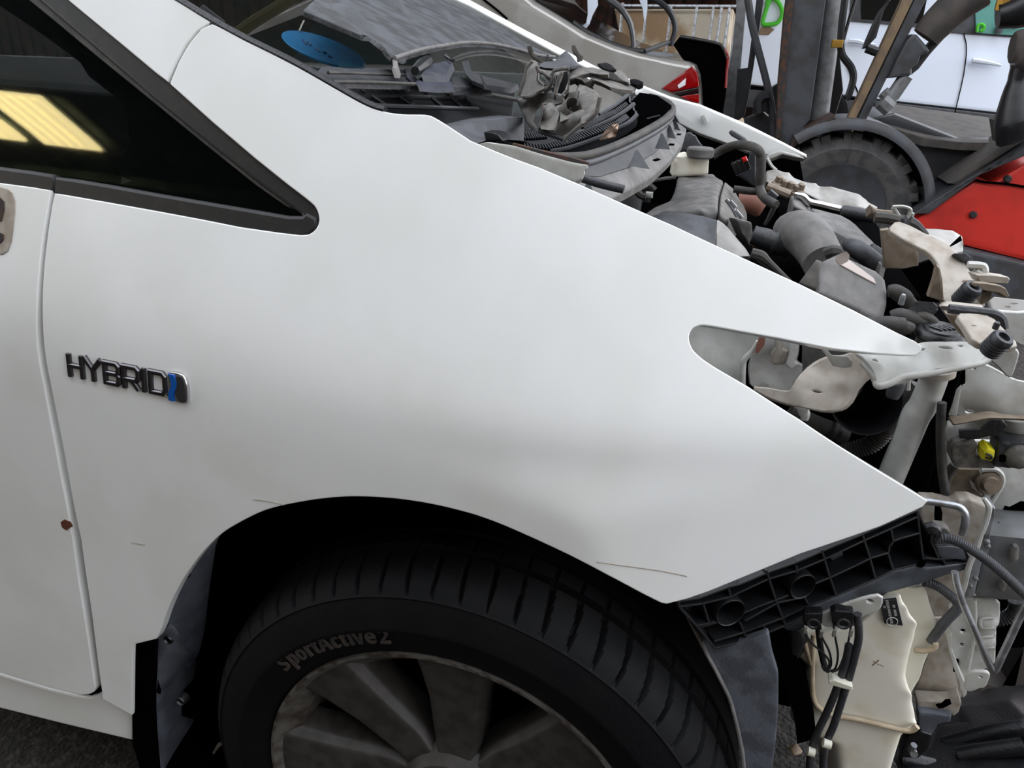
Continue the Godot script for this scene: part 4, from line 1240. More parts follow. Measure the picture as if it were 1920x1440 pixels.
func wheel():
	var hub := Vector3(0, 0.315, 0)
	var zf := Transform3D(Basis(Vector3(1, 0, 0), Vector3(0, 0, 1), Vector3(0, -1, 0)), hub)
	# tyre: profile (radius, outward), cut with tread grooves
	var prof := [[0.222, -0.012], [0.232, -0.006], [0.25, 0.001], [0.262, 0.003], [0.264, 0.0045], [0.268, 0.0045], [0.27, 0.003], [0.285, 0.0], [0.298, -0.006], [0.3, -0.005], [0.302, -0.0075], [0.309, -0.014], [0.315, -0.024], [0.319, -0.036], [0.321, -0.05], [0.3215, -0.06], [0.314, -0.062], [0.314, -0.069], [0.322, -0.071], [0.3225, -0.09], [0.315, -0.0915], [0.315, -0.099], [0.323, -0.101], [0.323, -0.13], [0.315, -0.132], [0.315, -0.139], [0.322, -0.141], [0.321, -0.165], [0.31, -0.195], [0.28, -0.21], [0.23, -0.2]]
	var seg := 960
	var v := PackedVector3Array()
	var f := []
	var c := prof.size()
	for k in seg:
		var a := TAU * k / seg
		for i in c:
			var r: float = prof[i][0]
			var w: float = prof[i][1]
			if w < -0.009 and w > -0.061 and r > 0.3:
				# shoulder slits, slightly raked
				var u := fposmod(a / TAU * 66.0 + (w + 0.03) * 5.0, 1.0)
				if u < 0.13:
					r -= 0.007 * smoothstep(-0.008, -0.016, w)
			elif w < -0.07 and w > -0.091 and r > 0.321:
				var u := fposmod(a / TAU * 66.0 - 0.2, 1.0)
				if u < 0.1:
					r -= 0.004
			v.append(zf * Vector3(cos(a) * r, w, -sin(a) * r))
	for k in seg:
		var k2 := (k + 1) % seg
		for i in c - 1:
			f.append([k * c + i, k2 * c + i, k2 * c + i + 1, k * c + i + 1])
	var m := new_mesh()
	put(m, v, f)
	var ty := obj("tyre", m, "tyre_rubber", car, 40)
	# raised lettering on the side wall
	var fnt := SystemFont.new()
	fnt.font_names = PackedStringArray(["Droid Sans"])
	fnt.font_weight = 700
	var word := "SportActive2"
	var wide := [0.62, 0.62, 0.6, 0.45, 0.4, 0.66, 0.55, 0.4, 0.28, 0.55, 0.6, 0.75]
	var ang := deg_to_rad(139.0)
	for i in word.length():
		var tm := TextMesh.new()
		tm.font = fnt
		tm.text = word[i]
		tm.font_size = 32
		tm.pixel_size = 0.0008
		tm.depth = 0.0022
		var o := MeshInstance3D.new()
		o.name = called("letter", ty)
		o.mesh = tm
		o.material_override = MT["worn_rubber"]
		ang -= wide[i] * 0.5 * 0.0255 / 0.256
		var up := Vector3(cos(ang), sin(ang), 0)
		o.transform = Transform3D(Basis(Vector3(up.y, -up.x, 0), up, Vector3(0, 0, 1)), hub + up * 0.257 + Vector3(0, 0, 0.003) - car.position)
		ang -= wide[i] * 0.5 * 0.0255 / 0.256
		ty.add_child(o)
	m = new_mesh()
	lathe(m, [[0.2, -0.19], [0.2, -0.03], [0.212, -0.02], [0.218, -0.012], [0.2245, -0.004], [0.228, -0.004], [0.2285, -0.01], [0.222, -0.016], [0.222, -0.19]], zf, 120)
	var rim := obj("wheel_rim", m, "worn_alloy", car, 50)
	m = new_mesh()
	lathe(m, [[0.0, -0.075], [0.17, -0.08], [0.198, -0.1], [0.198, -0.15], [0.0, -0.15]], zf, 60)
	obj("brake_drum", m, "void_black", rim)
	m = new_mesh()
	lathe(m, [[0.0, -0.01], [0.03, -0.012], [0.055, -0.02], [0.07, -0.04], [0.07, -0.07]], zf, 40)
	obj("hub_cap", m, "dark_alloy", rim, 30)
	for k in 8:
		var a := deg_to_rad(89.5 + 45.0 * k)
		var b := Basis(Vector3(0, 0, 1), a)
		m = new_mesh()
		var pv := PackedVector3Array()
		for s in [[0.04, 0.045, -0.03], [0.085, 0.06, -0.032], [0.14, 0.066, -0.026], [0.19, 0.083, -0.018], [0.221, 0.1, -0.012]]:
			pv.append(hub + b * Vector3(s[0], s[1] * 0.5, s[2] - 0.012))
			pv.append(hub + b * Vector3(s[0], s[1] * 0.38, s[2]))
			pv.append(hub + b * Vector3(s[0], -s[1] * 0.38, s[2]))
			pv.append(hub + b * Vector3(s[0], -s[1] * 0.5, s[2] - 0.012))
		var fs := []
		for i in 4:
			for j in 3:
				fs.append([i * 4 + j, i * 4 + j + 1, i * 4 + j + 5, i * 4 + j + 4])
		solid(m, pv, fs, Vector3(0, 0, -0.035), 1, 1)
		obj("spoke", m, "dark_alloy", rim, 40)

func arch():
	var c := Vector3(-0.0073, 0.36, 0)
	var zf := Transform3D(Basis(Vector3(1, 0, 0), Vector3(0, 0, 1), Vector3(0, -1, 0)), c)
	var m := new_mesh()
	lathe(m, [[0.385, -0.016], [0.395, -0.03], [0.4, -0.2], [0.38, -0.34], [0.3, -0.36], [0.05, -0.38], [0.05, -0.4], [0.42, -0.4], [0.42, -0.02], [0.385, -0.016]], zf, 50, deg_to_rad(72), deg_to_rad(180))
	lathe(m, [[0.45, -0.02], [0.45, -0.38], [0.05, -0.4], [0.05, -0.42], [0.47, -0.42], [0.47, -0.02], [0.45, -0.02]], zf, 20, deg_to_rad(180), deg_to_rad(225))
	lathe(m, [[0.385, -0.11], [0.395, -0.12], [0.4, -0.2], [0.38, -0.34], [0.3, -0.36], [0.05, -0.38], [0.05, -0.4], [0.405, -0.4], [0.405, -0.12], [0.385, -0.11]], zf, 40, deg_to_rad(12), deg_to_rad(72))
	var liner := obj("arch_liner", m, "void_black", car, 40)
	m = new_mesh()
	var el := q([-.2623,.6394,-.012,-.2819,.6194,-.012,-.301,.5976,-.012,-.3278,.565,-.012,-.3509,.5277,-.012,-.3672,.4933,-.012,-.3763,.4608,-.012,-.3634,.4608,-.012])
	var er := q([-.2753,.6232,-.03,-.3026,.5828,-.05,-.3277,.5368,-.07,-.3463,.4943,-.08,-.3603,.4517,-.085,-.3716,.4089,-.085,-.3814,.3729,-.08,-.3871,.3582,-.06])
	var ev := PackedVector3Array()
	var ef := []
	for i in el.size():
		ev.append(el[i])
		ev.append(el[i].lerp(er[i], 0.45) + Vector3(0.004, 0, 0.002))
		ev.append(er[i])
		if i > 0:
			ef.append([i * 3 - 3, i * 3 - 2, i * 3 + 1, i * 3])
			ef.append([i * 3 - 2, i * 3 - 1, i * 3 + 2, i * 3 + 1])
	solid(m, ev, ef, Vector3(-0.004, 0, -0.006), 0, 1)
	obj("liner_edge", m, "blue_grey_plastic", liner)
	for p in q([-.3231,.5642,-.012,-.3587,.4627,-.012,-.358,.3642,-.012]):
		m = new_mesh()
		lathe(m, [[0.0, 0.0], [0.0035, 0.0], [0.0045, 0.0], [0.0055, 0.002], [0.0065, 0.0], [0.007, -0.008]], Transform3D(Basis(Vector3(1, 0, 0), Vector3(0, 0, 1), Vector3(0, -1, 0)), p), 14)
		obj("clip", m, "black_plastic", liner)
	# mud flap behind the wheel
	m = new_mesh()
	solid(m, q([-.41,.4473,-.005,-.371,.4656,-.005,-.383,.4108,-.005,-.3982,.3428,-.005,-.4124,.234,-.005,-.4197,.1697,-.005,-.4429,.1605,-.005,-.4447,.2482,-.005,-.4469,.2622,-.005]), [[0, 1, 2, 3, 4, 5, 6, 7, 8]], Vector3(0.0, 0, -0.006), 1, 1)
	var flap := obj("mud_flap", m, "void_black", car, 50)
	m = new_mesh()
	solid(m, q([-.3784,.4574,-.012,-.3485,.4879,-.012,-.3416,.4792,-.012,-.3347,.4536,-.012,-.3961,.349,-.09,-.4155,.2975,-.1,-.4351,.2039,-.11,-.4468,.1373,-.13,-.4691,.103,-.1,-.4582,.0987,-.05,-.4285,.1576,-.012,-.421,.2227,-.012,-.4067,.3329,-.012,-.3909,.4018,-.012]), [[0, 1, 2, 13], [13, 2, 3, 4, 5, 12], [12, 5, 6, 11], [11, 6, 7, 8, 9, 10]], Vector3(-0.02, 0, -0.008), 1, 1)
	obj("flap_face", m, "blue_grey_plastic", flap, 60)
	m = new_mesh()
	prism(m, q([-.3796,.1936,-.1,-.397,.1794,-.1,-.4162,.1437,-.1,-.4124,.1459,-.1,-.3943,.1742,-.1,-.376,.1948,-.1]), Vector3(0, 0, -0.002), 0.0)
	obj("dry_mud", m, "brown_white", liner)
	# front piece of the liner
	m = new_mesh()
	solid(m, q([.2266,.622,-.07,.2395,.6013,-.07,.2657,.5804,-.07,.294,.5971,-.07,.312,.6118,-.07,.3191,.5874,-.07,.329,.5631,-.07,.3344,.5292,-.07,.339,.4911,-.07,.3425,.4454,-.07,.3437,.3938,-.07,.3191,.384,-.07,.3103,.445,-.07,.2965,.49,-.07,.2863,.5188,-.07,.2688,.5497,-.07,.2567,.569,-.07,.247,.5862,-.07]), [[0, 1, 17], [1, 2, 16, 17], [2, 3, 4, 5, 15, 16], [5, 6, 14, 15], [6, 7, 13, 14], [7, 8, 12, 13], [8, 9, 10, 11, 12]], Vector3(0, 0, -0.01), 1, 2)
	obj("liner_front", m, "blue_grey_plastic", liner, 60)
	m = new_mesh()
	solid(m, q([.2266,.6252,-.066,.2403,.6048,-.066,.2502,.593,-.066,.2605,.5712,-.066,.2724,.552,-.066,.2899,.5213,-.066,.2993,.4952,-.066,.3135,.4506,-.066,.3242,.391,-.066,.3175,.3883,-.066,.3094,.4491,-.066,.2957,.4939,-.066,.2861,.5214,-.066,.2686,.5521,-.066,.2567,.5713,-.066,.2458,.5905,-.066]), [[0, 1, 2, 15], [2, 3, 14, 15], [3, 4, 13, 14], [4, 5, 12, 13], [5, 6, 11, 12], [6, 7, 10, 11], [7, 8, 9, 10]], Vector3(0, 0, -0.01), 0, 1)
	obj("liner_lip", m, "dusty_plastic", liner, 60)

# hidden cabin walls that keep the inside dark
func body_shell():
	var m := new_mesh()
	box(m, Vector3(-1.75, 1.5, -0.87), Vector3(1.9, 0.05, 1.25))
	obj("roof", m, "white_paint", car)
	m = new_mesh()
	box(m, Vector3(-2.7, 0.85, -0.87), Vector3(0.06, 1.3, 1.6))
	obj("rear_panel", m, "white_paint", car)
	m = new_mesh()
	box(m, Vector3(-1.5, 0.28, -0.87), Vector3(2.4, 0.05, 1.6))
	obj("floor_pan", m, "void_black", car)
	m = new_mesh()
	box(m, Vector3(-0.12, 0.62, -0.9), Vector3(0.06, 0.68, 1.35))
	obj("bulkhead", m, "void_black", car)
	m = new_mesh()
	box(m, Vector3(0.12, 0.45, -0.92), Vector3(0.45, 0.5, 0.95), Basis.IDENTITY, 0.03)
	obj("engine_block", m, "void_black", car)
	m = new_mesh()
	box(m, Vector3(-1.75, 0.7, -1.68), Vector3(2.9, 0.75, 0.1))
	obj("far_side_panel", m, "white_paint", car)

# ---- under the missing bonnet -------------------------------------------------------------------------
func engine_bay():
	var m := new_mesh()
	# far wing edge and its inner side
	m = new_mesh()
	prism(m, q([-.1318,1.0911,-1.58,-.0588,1.061,-1.58,.0218,1.034,-1.58,.1016,1.0177,-1.58,.2241,.975,-1.58,.3225,.9343,-1.58,.3813,.9088,-1.58,.3839,.9011,-1.58,.361,.8984,-1.58,.3274,.9043,-1.58,.2886,.8993,-1.58,.2342,.9055,-1.58,.1776,.9237,-1.58,.1067,.944,-1.58,.0514,.9667,-1.58,.0348,.9912,-1.58,-.0563,1.0349,-1.58,-.1447,1.0737,-1.58]), Vector3(0.0, -0.01, -0.04), 0.006)
	var ff := obj("far_fender", m, "white_paint", car, 50)
	m = new_mesh()
	box(m, q([.1162,.983,-1.57])[0], Vector3(0.012, 0.022, 0.01), Basis(Vector3(0, 0, 1), 0.5), 0.002)
	obj("fender_tab", m, "inner_white", ff)
	m = new_mesh()
	prism(m, q([-.0675,1.019,-1.57,.036,.9891,-1.57,.0527,.9634,-1.57,.1077,.9409,-1.57,.1784,.9207,-1.57,.2348,.9025,-1.57,.2889,.8964,-1.57,.3675,.8959,-1.57,.4212,.7368,-1.57,-.0528,.6969,-1.57]), Vector3(0, 0, -0.02), 0.0)
	obj("far_inner_wing", m, "void_black", car)
	m = new_mesh()
	prism(m, q([.1835,.9579,-1.5,.188,.9648,-1.5,.1979,.9613,-1.5,.224,.9481,-1.5,.2361,.9381,-1.5,.2316,.9326,-1.5,.2144,.9396,-1.5,.1913,.9504,-1.5]), Vector3(0, 0, -0.02), 0.003)
	obj("bump_stop", m, "grey_plastic", ff)
	m = new_mesh()
	prism(m, q([.2808,.9073,-1.5,.2954,.9162,-1.5,.3128,.9231,-1.5,.3237,.9205,-1.5,.3507,.9155,-1.5,.373,.907,-1.5,.3548,.907,-1.5,.3196,.9136,-1.5,.3074,.9076,-1.5,.2876,.8983,-1.5]), Vector3(0, -0.01, -0.03), 0.003)
	obj("fender_bracket", m, "inner_white", ff)
	m = new_mesh()
	tube(m, q([.2829,.9077,-1.46,.2976,.8888,-1.46,.3094,.8803,-1.46]), 0.004, 6)
	obj("stay", m, "inner_white", ff)
	# far head lamp carrier
	m = new_mesh()
	solid(m, q([.2805,.8971,-1.3,.3012,.9033,-1.3,.3164,.8985,-1.3,.3309,.8972,-1.3,.3415,.8873,-1.3,.3513,.8825,-1.3,.3715,.8787,-1.3,.3911,.8779,-1.3,.3992,.872,-1.3,.4255,.8726,-1.3,.4526,.8676,-1.3,.4851,.8608,-1.3,.5032,.8475,-1.3,.5092,.8434,-1.3,.5281,.8348,-1.3,.5298,.8309,-1.3,.4979,.835,-1.25,.4763,.8473,-1.2,.4304,.8455,-1.2,.3952,.8551,-1.2,.3641,.8686,-1.2,.344,.8777,-1.2,.3056,.8829,-1.2,.2809,.8865,-1.2]), [[0, 1, 2, 22, 23], [2, 3, 4, 21, 22], [4, 5, 6, 20, 21], [6, 7, 8, 19, 20], [8, 9, 10, 18, 19], [10, 11, 17, 18], [11, 12, 13, 16, 17], [13, 14, 15, 16]], Vector3(0, -0.03, -0.05), 1, 2)
	obj("far_lamp_carrier", m, "pale_metal", car, 70)
	# scuttle: panel under the wiper, mesh bars, trough
	m = new_mesh()
	prism(m, q([-.2696,1.1051,-.2609,-.2423,1.0932,-.3077,-.2318,1.0886,-.4009,-.2219,1.0843,-.5196,-.2016,1.0755,-.696,-.1819,1.0669,-.8338,-.1155,1.0381,-.5988,-.0941,1.0287,-.4961,-.0906,1.0272,-.3168,-.1443,1.0506,-.3306,-.161,1.0578,-.249,-.1922,1.0714,-.2358]), Vector3(-0.02, -0.03, -0.0), 0.002)
	var scuttle := obj("scuttle_panel", m, "black_plastic", car)
	for l in [q([-.2043,1.0797,-.2813,-.1713,1.0653,-.2726]), q([-.2001,1.0778,-.3422,-.163,1.0617,-.3312]), q([-.1985,1.0771,-.3526,-.1578,1.0595,-.3466]), q([-.197,1.0765,-.3779,-.1653,1.0627,-.3409]), q([-.1901,1.0735,-.4324,-.1509,1.0564,-.4027]), q([-.1816,1.0698,-.4896,-.1467,1.0546,-.4595]), q([-.173,1.0661,-.5361,-.1422,1.0526,-.4905]), q([-.1925,1.0745,-.2364,-.185,1.0713,-.3307,-.1736,1.0663,-.4359,-.1649,1.0625,-.5194]), q([-.1711,1.0652,-.2458,-.1616,1.0611,-.3179,-.1431,1.053,-.4592,-.1374,1.0506,-.5003])]:
		m = new_mesh()
		tube(m, l, 0.0022, 5, 2)
		obj("mesh_bar", m, "grey_plastic", scuttle)
	m = new_mesh()
	tube(m, q([-.1978,1.0858,-.2018,-.1981,1.086,-.2517,-.1943,1.0843,-.3135,-.1872,1.0812,-.3775,-.1785,1.0774,-.4485,-.1679,1.0728,-.5277,-.1485,1.0644,-.5965,-.1275,1.0553,-.6757]), 0.0035, 7)
	obj("screen_seal", m, "dusty_rubber", scuttle)
	m = new_mesh()
	solid(m, q([-.1045,1.0433,-.3,-.0821,1.0459,-.36,-.0662,1.0453,-.45,-.0706,1.0412,-.5,-.0557,1.0162,-.45,-.0686,1.024,-.38,-.0753,1.0349,-.34,-.0593,1.0294,-.3,-.0613,1.0279,-.26,-.0923,1.0416,-.27]), [[0, 1, 6, 8, 9], [6, 7, 8], [1, 2, 5, 6], [2, 3, 4, 5]], Vector3(-0.06, -0.005, -0.1), 0, 0)
	obj("trough", m, "grey_plastic", scuttle)
	m = new_mesh()
	prism(m, q([-.0611,1.0387,-.3,-.0536,1.0388,-.3,-.0453,1.0372,-.3,-.0386,1.0301,-.3,-.0452,1.0302,-.3,-.0602,1.0294,-.3]), Vector3(0, 0, -0.03), 0.002)
	obj("drain_block", m, "black_plastic", scuttle)
	wiper(scuttle)
	# curved vent with fins
	m = new_mesh()
	var vb := q([-.1276,1.0124,-.5573,-.0941,1.0075,-.565,-.0359,.9937,-.5721,-.0263,1.0142,-.6017,.0065,1.0415,-.6495,.0323,1.0618,-.6856,.0434,1.0745,-.7061,.0479,1.0601,-.69,.0535,1.0573,-.6888,.0566,1.0494,-.6802,.0611,1.0466,-.6785,.0609,1.0407,-.6711,.0493,1.0288,-.6515,.0331,1.02,-.6336,.0154,1.0102,-.6141,-.0212,.9976,-.583,-.0472,.9917,-.5649,-.0949,.9983,-.5532,-.1226,1.0042,-.5491])
	prism(m, vb, Vector3(0, -0.05, -0.02), 0.004)
	var vent := obj("air_vent", m, "dark_plastic", car)
	var fins := new_mesh()
	var gaps := new_mesh()
	for band in [[q([-.0873,.9993,-.5576,-.0578,.9998,-.5705,-.0357,1.0057,-.5871,-.0139,1.0135,-.6059,.012,1.0224,-.6279,.0321,1.0314,-.6475,.0443,1.0403,-.6637]), q([-.0835,.9939,-.5525,-.0517,.9935,-.5652,-.0258,.9997,-.5838,-.0042,1.008,-.6032,.0194,1.0178,-.6252,.0395,1.0267,-.6448,.0507,1.0356,-.6605]), 46], [q([-.015,1.0238,-.6184,-.0012,1.0327,-.6352,.0115,1.0387,-.648,.0261,1.0458,-.663,.0399,1.057,-.6827]), q([-.0075,1.0192,-.6158,.0047,1.0265,-.6299,.0172,1.033,-.6433,.0316,1.0411,-.6594,.0451,1.0531,-.6801]), 34], [q([-.125,1.0134,-.5596,-.1063,1.0137,-.5678,-.0822,1.0132,-.5772,-.0646,1.0145,-.586]), q([-.1182,1.0056,-.5526,-.0994,1.0055,-.5604,-.0759,1.0063,-.5711,-.0566,1.0085,-.5819]), 20]]:
		var a: PackedVector3Array = band[0]
		var b: PackedVector3Array = band[1]
		var up := Vector3(0.25, 0.75, 0.6).normalized()
		for i in a.size() - 1:
			prism(gaps, PackedVector3Array([a[i] + up * 0.001, a[i + 1] + up * 0.001, b[i + 1] + up * 0.001, b[i] + up * 0.001]), up * -0.003, 0.0)
		var n: int = band[2]
		for k in n:
			var t := (k + 0.5) / n * (a.size() - 1)
			var i := int(t)
			var p := a[i].lerp(a[i + 1], t - i) + up * 0.004
			var r := b[i].lerp(b[i + 1], t - i) + up * 0.004
			var s := (a[i + 1] - a[i]).normalized() * (a[0].distance_to(a[a.size() - 1]) / n * 0.27)
			prism(fins, PackedVector3Array([p - s, p + s, r + s, r - s]), up * -0.006, 0.0)
	obj("vent_opening", gaps, "void_black", vent)
	var fo := obj("vent_fins", fins, "grey_plastic", vent)
	fo.set_meta("kind", "stuff")
	for l in [q([-.0473,.9921,-.5653,-.0212,.9976,-.583,.0151,1.0112,-.6151,.0329,1.0209,-.6347,.0509,1.0308,-.6546,.0606,1.0417,-.6722]), q([-.0366,1.0084,-.5902,-.0075,1.0192,-.6158,.0215,1.0325,-.6445,.0391,1.0441,-.6663,.0527,1.0563,-.6872]), q([.0068,1.0406,-.6484,.0243,1.0527,-.6708,.044,1.0721,-.7033])]:
		m = new_mesh()
		tube(m, l, 0.0035, 7)
		obj("vent_ridge", m, "grey_plastic", vent)
	# dark well between vent and seal
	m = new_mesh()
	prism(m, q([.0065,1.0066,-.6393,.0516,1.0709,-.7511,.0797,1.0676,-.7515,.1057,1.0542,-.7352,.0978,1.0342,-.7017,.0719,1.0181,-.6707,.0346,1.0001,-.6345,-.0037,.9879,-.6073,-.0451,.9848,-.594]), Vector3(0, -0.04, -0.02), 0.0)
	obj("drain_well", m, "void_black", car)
	for l in [q([.045,1.0211,-.7,.0689,1.033,-.7,.0928,1.0405,-.7]), q([.0437,1.032,-.75,.0689,1.0388,-.75,.0824,1.0427,-.75])]:
		m = new_mesh()
		tube(m, l, 0.002, 5)
		obj("well_rib", m, "dark_plastic", car)
	# front wall of the scuttle with seal, flange and gussets
	var S := q([.0292,1.0221,-.25,.0566,1.0196,-.3,.0752,1.0229,-.38,.0932,1.0302,-.5,.1061,1.0381,-.62,.1065,1.0427,-.74,.0934,1.0468,-.86,.0746,1.0526,-.9,.0449,1.0564,-.95])
	var B := q([.0426,1.0066,-.25,.0744,.9974,-.3,.098,1.0009,-.38,.1128,1.0065,-.5,.1181,1.0142,-.62,.1147,1.0206,-.74,.1061,1.0224,-.86])
	var F := q([.0756,.982,-.19,.0928,.9822,-.24,.1035,.982,-.32,.1176,.9827,-.44,.1294,.9931,-.56,.1345,1.0047,-.68,.129,1.0159,-.8])
	m = new_mesh()
	tube(m, S, [0.0045, 0.0048, 0.0052, 0.0056, 0.006, 0.0065, 0.0068, 0.0068, 0.0068], 10)
	var wall := obj("scuttle_seal", m, "dusty_rubber", car, 60)
	m = new_mesh()
	tube(m, along_z(S, 0.002, -0.008), 0.0045, 8)
	obj("seal_channel", m, "grey_plastic", wall, 60)
	var wp := PackedVector3Array()
	var fp := PackedVector3Array()
	var wf := []
	for i in 7:
		wp.append(S[i] + Vector3(0, -0.008, 0))
		wp.append(B[i])
		fp.append(B[i] + Vector3(-0.003, 0.001, -0.004))
		fp.append(F[i])
		if i > 0:
			wf.append([i * 2 - 2, i * 2 - 1, i * 2 + 1, i * 2])
	m = new_mesh()
	solid(m, wp, wf, Vector3(-0.006, -0.004, -0.012), 1, 1)
	obj("scuttle_wall", m, "wall_plastic", car, 30)
	m = new_mesh()
	solid(m, fp, wf, Vector3(-0.002, -0.012, -0.002), 1, 1)
	obj("scuttle_flange", m, "dusty_plastic", car, 30)
	for g in [q([.1019,1.0183,-.4,.0993,1.0026,-.37,.1228,1.002,-.36]), q([.1158,1.0273,-.54,.1142,1.0112,-.5,.1334,1.0131,-.48]), q([.1139,1.0297,-.66,.1144,1.016,-.62,.1296,1.0161,-.6]), q([.1111,1.0335,-.76,.1095,1.0197,-.74,.1251,1.0182,-.72]), q([.0727,.999,-.25,.0747,.9908,-.22,.0885,.9949,-.2])]:
		m = new_mesh()
		prism(m, g, Vector3(-0.003, 0, -0.002), 0.0)
		obj("gusset", m, "dark_plastic", wall)
	for g in [q([.1204,1.0072,-.4004,.1254,1.0091,-.4042,.13,1.0083,-.4024,.1246,1.0063,-.3986]), q([.1268,1.0142,-.5187,.1277,1.0158,-.5219,.1348,1.0158,-.5219,.1339,1.0142,-.5187]), q([.1259,1.0175,-.6386,.1271,1.019,-.6416,.133,1.0193,-.6421,.1321,1.0178,-.6392])]:
		m = new_mesh()
		prism(m, along_z(g, 0.001, 0.0012), Vector3(0, -0.001, 0), 0.0)
		obj("slot", m, "void_black", wall)
	# white corner of the apron with its rusty sealant
	m = new_mesh()
	solid(m, q([-.0288,1.0382,-.17,-.014,1.0421,-.17,.0123,1.0405,-.17,.0398,1.0342,-.17,.0684,1.0289,-.17,.0869,1.0264,-.17,.0852,1.0233,-.17,.083,1.0225,-.17,.0835,1.0179,-.17,.0813,1.0124,-.17,.0738,1.009,-.17,.061,1.01,-.17,.0261,1.0186,-.17,-.0034,1.0252,-.17,-.0243,1.0334,-.17]), [[0, 1, 14], [1, 2, 13, 14], [2, 3, 12, 13], [3, 4, 11, 12], [4, 5, 6, 7, 8, 9, 10, 11]], Vector3(-0.01, -0.01, -0.03), 1, 1)
	var apron := obj("apron_corner", m, "inner_white", car, 50)
	m = new_mesh()
	tube(m, q([.0094,1.0405,-.175,.0386,1.0341,-.175,.0673,1.0292,-.175,.0854,1.0263,-.175]), [0.0015, 0.003, 0.0035, 0.002], 6)
	obj("old_sealant", m, "rusty_steel", apron)
	m = new_mesh()
	tube(m, q([.0739,1.0097,-.2,.0923,1.0054,-.2,.117,1.0015,-.2]), 0.0042, 10)
	obj("prop_rod", m, "dark_plastic", car)
	# fluid reservoir
	m = new_mesh()
	solid(m, q([.1108,.9564,-.85,.1134,.9647,-.85,.1325,.9691,-.85,.141,.9626,-.85,.1681,.9665,-.85,.1703,.9601,-.85,.1719,.9365,-.85,.1092,.9276,-.85]), [[0, 1, 2, 3, 4, 5, 6, 7]], Vector3(-0.01, 0.0, -0.05), 1, 1)
	var res := obj("fluid_reservoir", m, "tank_plastic", car, 60)
	m = new_mesh()
	lathe(m, [[0.0, 0.009], [0.021, 0.009], [0.0235, 0.006], [0.0235, -0.006], [0.02, -0.009], [0.0, -0.009]], Transform3D(Basis.IDENTITY, q([.1525,.9724,-.86])[0]), 28)
	obj("cap", m, "dusty_plastic", res)
	m = new_mesh()
	solid(m, q([.1013,.9922,-1,.1219,.9963,-1,.1332,.9897,-1,.1492,.9702,-1,.1492,.9619,-1,.1177,.9601,-1,.0994,.9528,-1]), [[0, 1, 2, 3, 4, 5, 6]], Vector3(0, -0.02, -0.06), 1, 1)
	obj("relay_box", m, "grey_plastic", car)
	# engine cover in three pieces
	m = new_mesh()
	solid(m, q([.1176,.9317,-.86,.1179,.933,-.9,.1556,.9334,-.92,.1794,.9342,-.9,.2002,.9291,-.86,.199,.9283,-.7,.2028,.9238,-.58,.1796,.9215,-.58,.1534,.9153,-.6,.1176,.9077,-.62,.0888,.9014,-.6,.1008,.9049,-.68,.1174,.9073,-.74,.1195,.9207,-.8]), [[0, 1, 2, 3, 4, 5, 13], [13, 5, 6, 7, 8, 12], [12, 8, 9, 11], [11, 9, 10]], Vector3(0, -0.1, -0.03), 1, 2)
	var cover := obj("engine_cover", m, "dusty_plastic", car, 60)
	m = new_mesh()
	solid(m, q([.2002,.9291,-.86,.2173,.9153,-.86,.229,.9023,-.86,.2412,.8881,-.86,.2463,.8802,-.84,.2477,.8743,-.8,.2255,.899,-.62,.2165,.9145,-.58,.2029,.9246,-.575,.199,.9283,-.7]), [[0, 1, 2, 9], [2, 3, 4, 7, 8, 9], [4, 5, 6, 7]], Vector3(0, -0.06, -0.02), 1, 2)
	obj("cover_side", m, "dusty_cover", cover, 60)
	for s in [q([.2107,.944,-.55,.2191,.9355,-.55,.2265,.9253,-.55,.2291,.9225,-.55]), q([.2166,.9422,-.55,.2252,.9342,-.55]), q([.2258,.9299,-.55,.2354,.9207,-.55])]:
		m = new_mesh()
		tube(m, s, 0.0028, 6)
		obj("spring_clip", m, "aluminium", cover)
	m = new_mesh()
	solid(m, q([.1013,.9081,-.55,.1231,.9182,-.56,.1418,.9206,-.56,.1575,.9212,-.56,.1814,.9214,-.55,.2031,.9202,-.53,.2053,.9055,-.5,.2077,.8924,-.46,.1851,.9014,-.46,.1564,.9097,-.48,.1332,.9129,-.5]), [[0, 1, 10], [1, 2, 9, 10], [2, 3, 8, 9], [3, 4, 7, 8], [4, 5, 6, 7]], Vector3(0, -0.04, -0.05), 1, 1)
	obj("cover_front", m, "grey_plastic", cover, 40)
	m = new_mesh()
	solid(m, q([.2023,.9205,-.53,.2119,.9136,-.54,.2237,.9057,-.53,.2358,.8957,-.52,.2459,.8873,-.51,.2534,.8821,-.49,.2325,.8881,-.45,.208,.8924,-.458,.2049,.9054,-.5]), [[0, 1, 8], [1, 2, 8], [2, 3, 6, 7, 8], [3, 4, 5, 6]], Vector3(-0.0, -0.012, -0.01), 1, 1)
	obj("cover_flap", m, "pale_metal", cover, 40)
	m = new_mesh()
	solid(m, q([.2255,.9181,-.56,.2506,.9139,-.56,.255,.8899,-.56,.2554,.8812,-.56,.2522,.8801,-.56,.2378,.8979,-.56]), [[0, 1, 2, 3, 4, 5]], Vector3(-0.01, -0.005, -0.03), 1, 1)
	obj("side_plate", m, "dusty_plastic", cover)
	m = new_mesh()
	prism(m, q([.0722,.9222,-.85,.0982,.9288,-.85,.1156,.9309,-.85,.1162,.9259,-.85,.095,.9218,-.85,.0737,.9164,-.85]), Vector3(0, -0.005, -0.04), 0.002)
	obj("hose_bracket", m, "dusty_plastic", car)
	for l in [q([.0575,.9197,-.75,.0678,.9094,-.75,.0774,.9073,-.75]), q([.0651,.916,-.78,.078,.9206,-.78,.0882,.9139,-.78])]:
		m = new_mesh()
		tube(m, l, 0.006, 7)
		obj("wiring", m, "dusty_rubber", car)
	m = new_mesh()
	box(m, q([.0816,.9089,-.76])[0], Vector3(0.012, 0.01, 0.01))
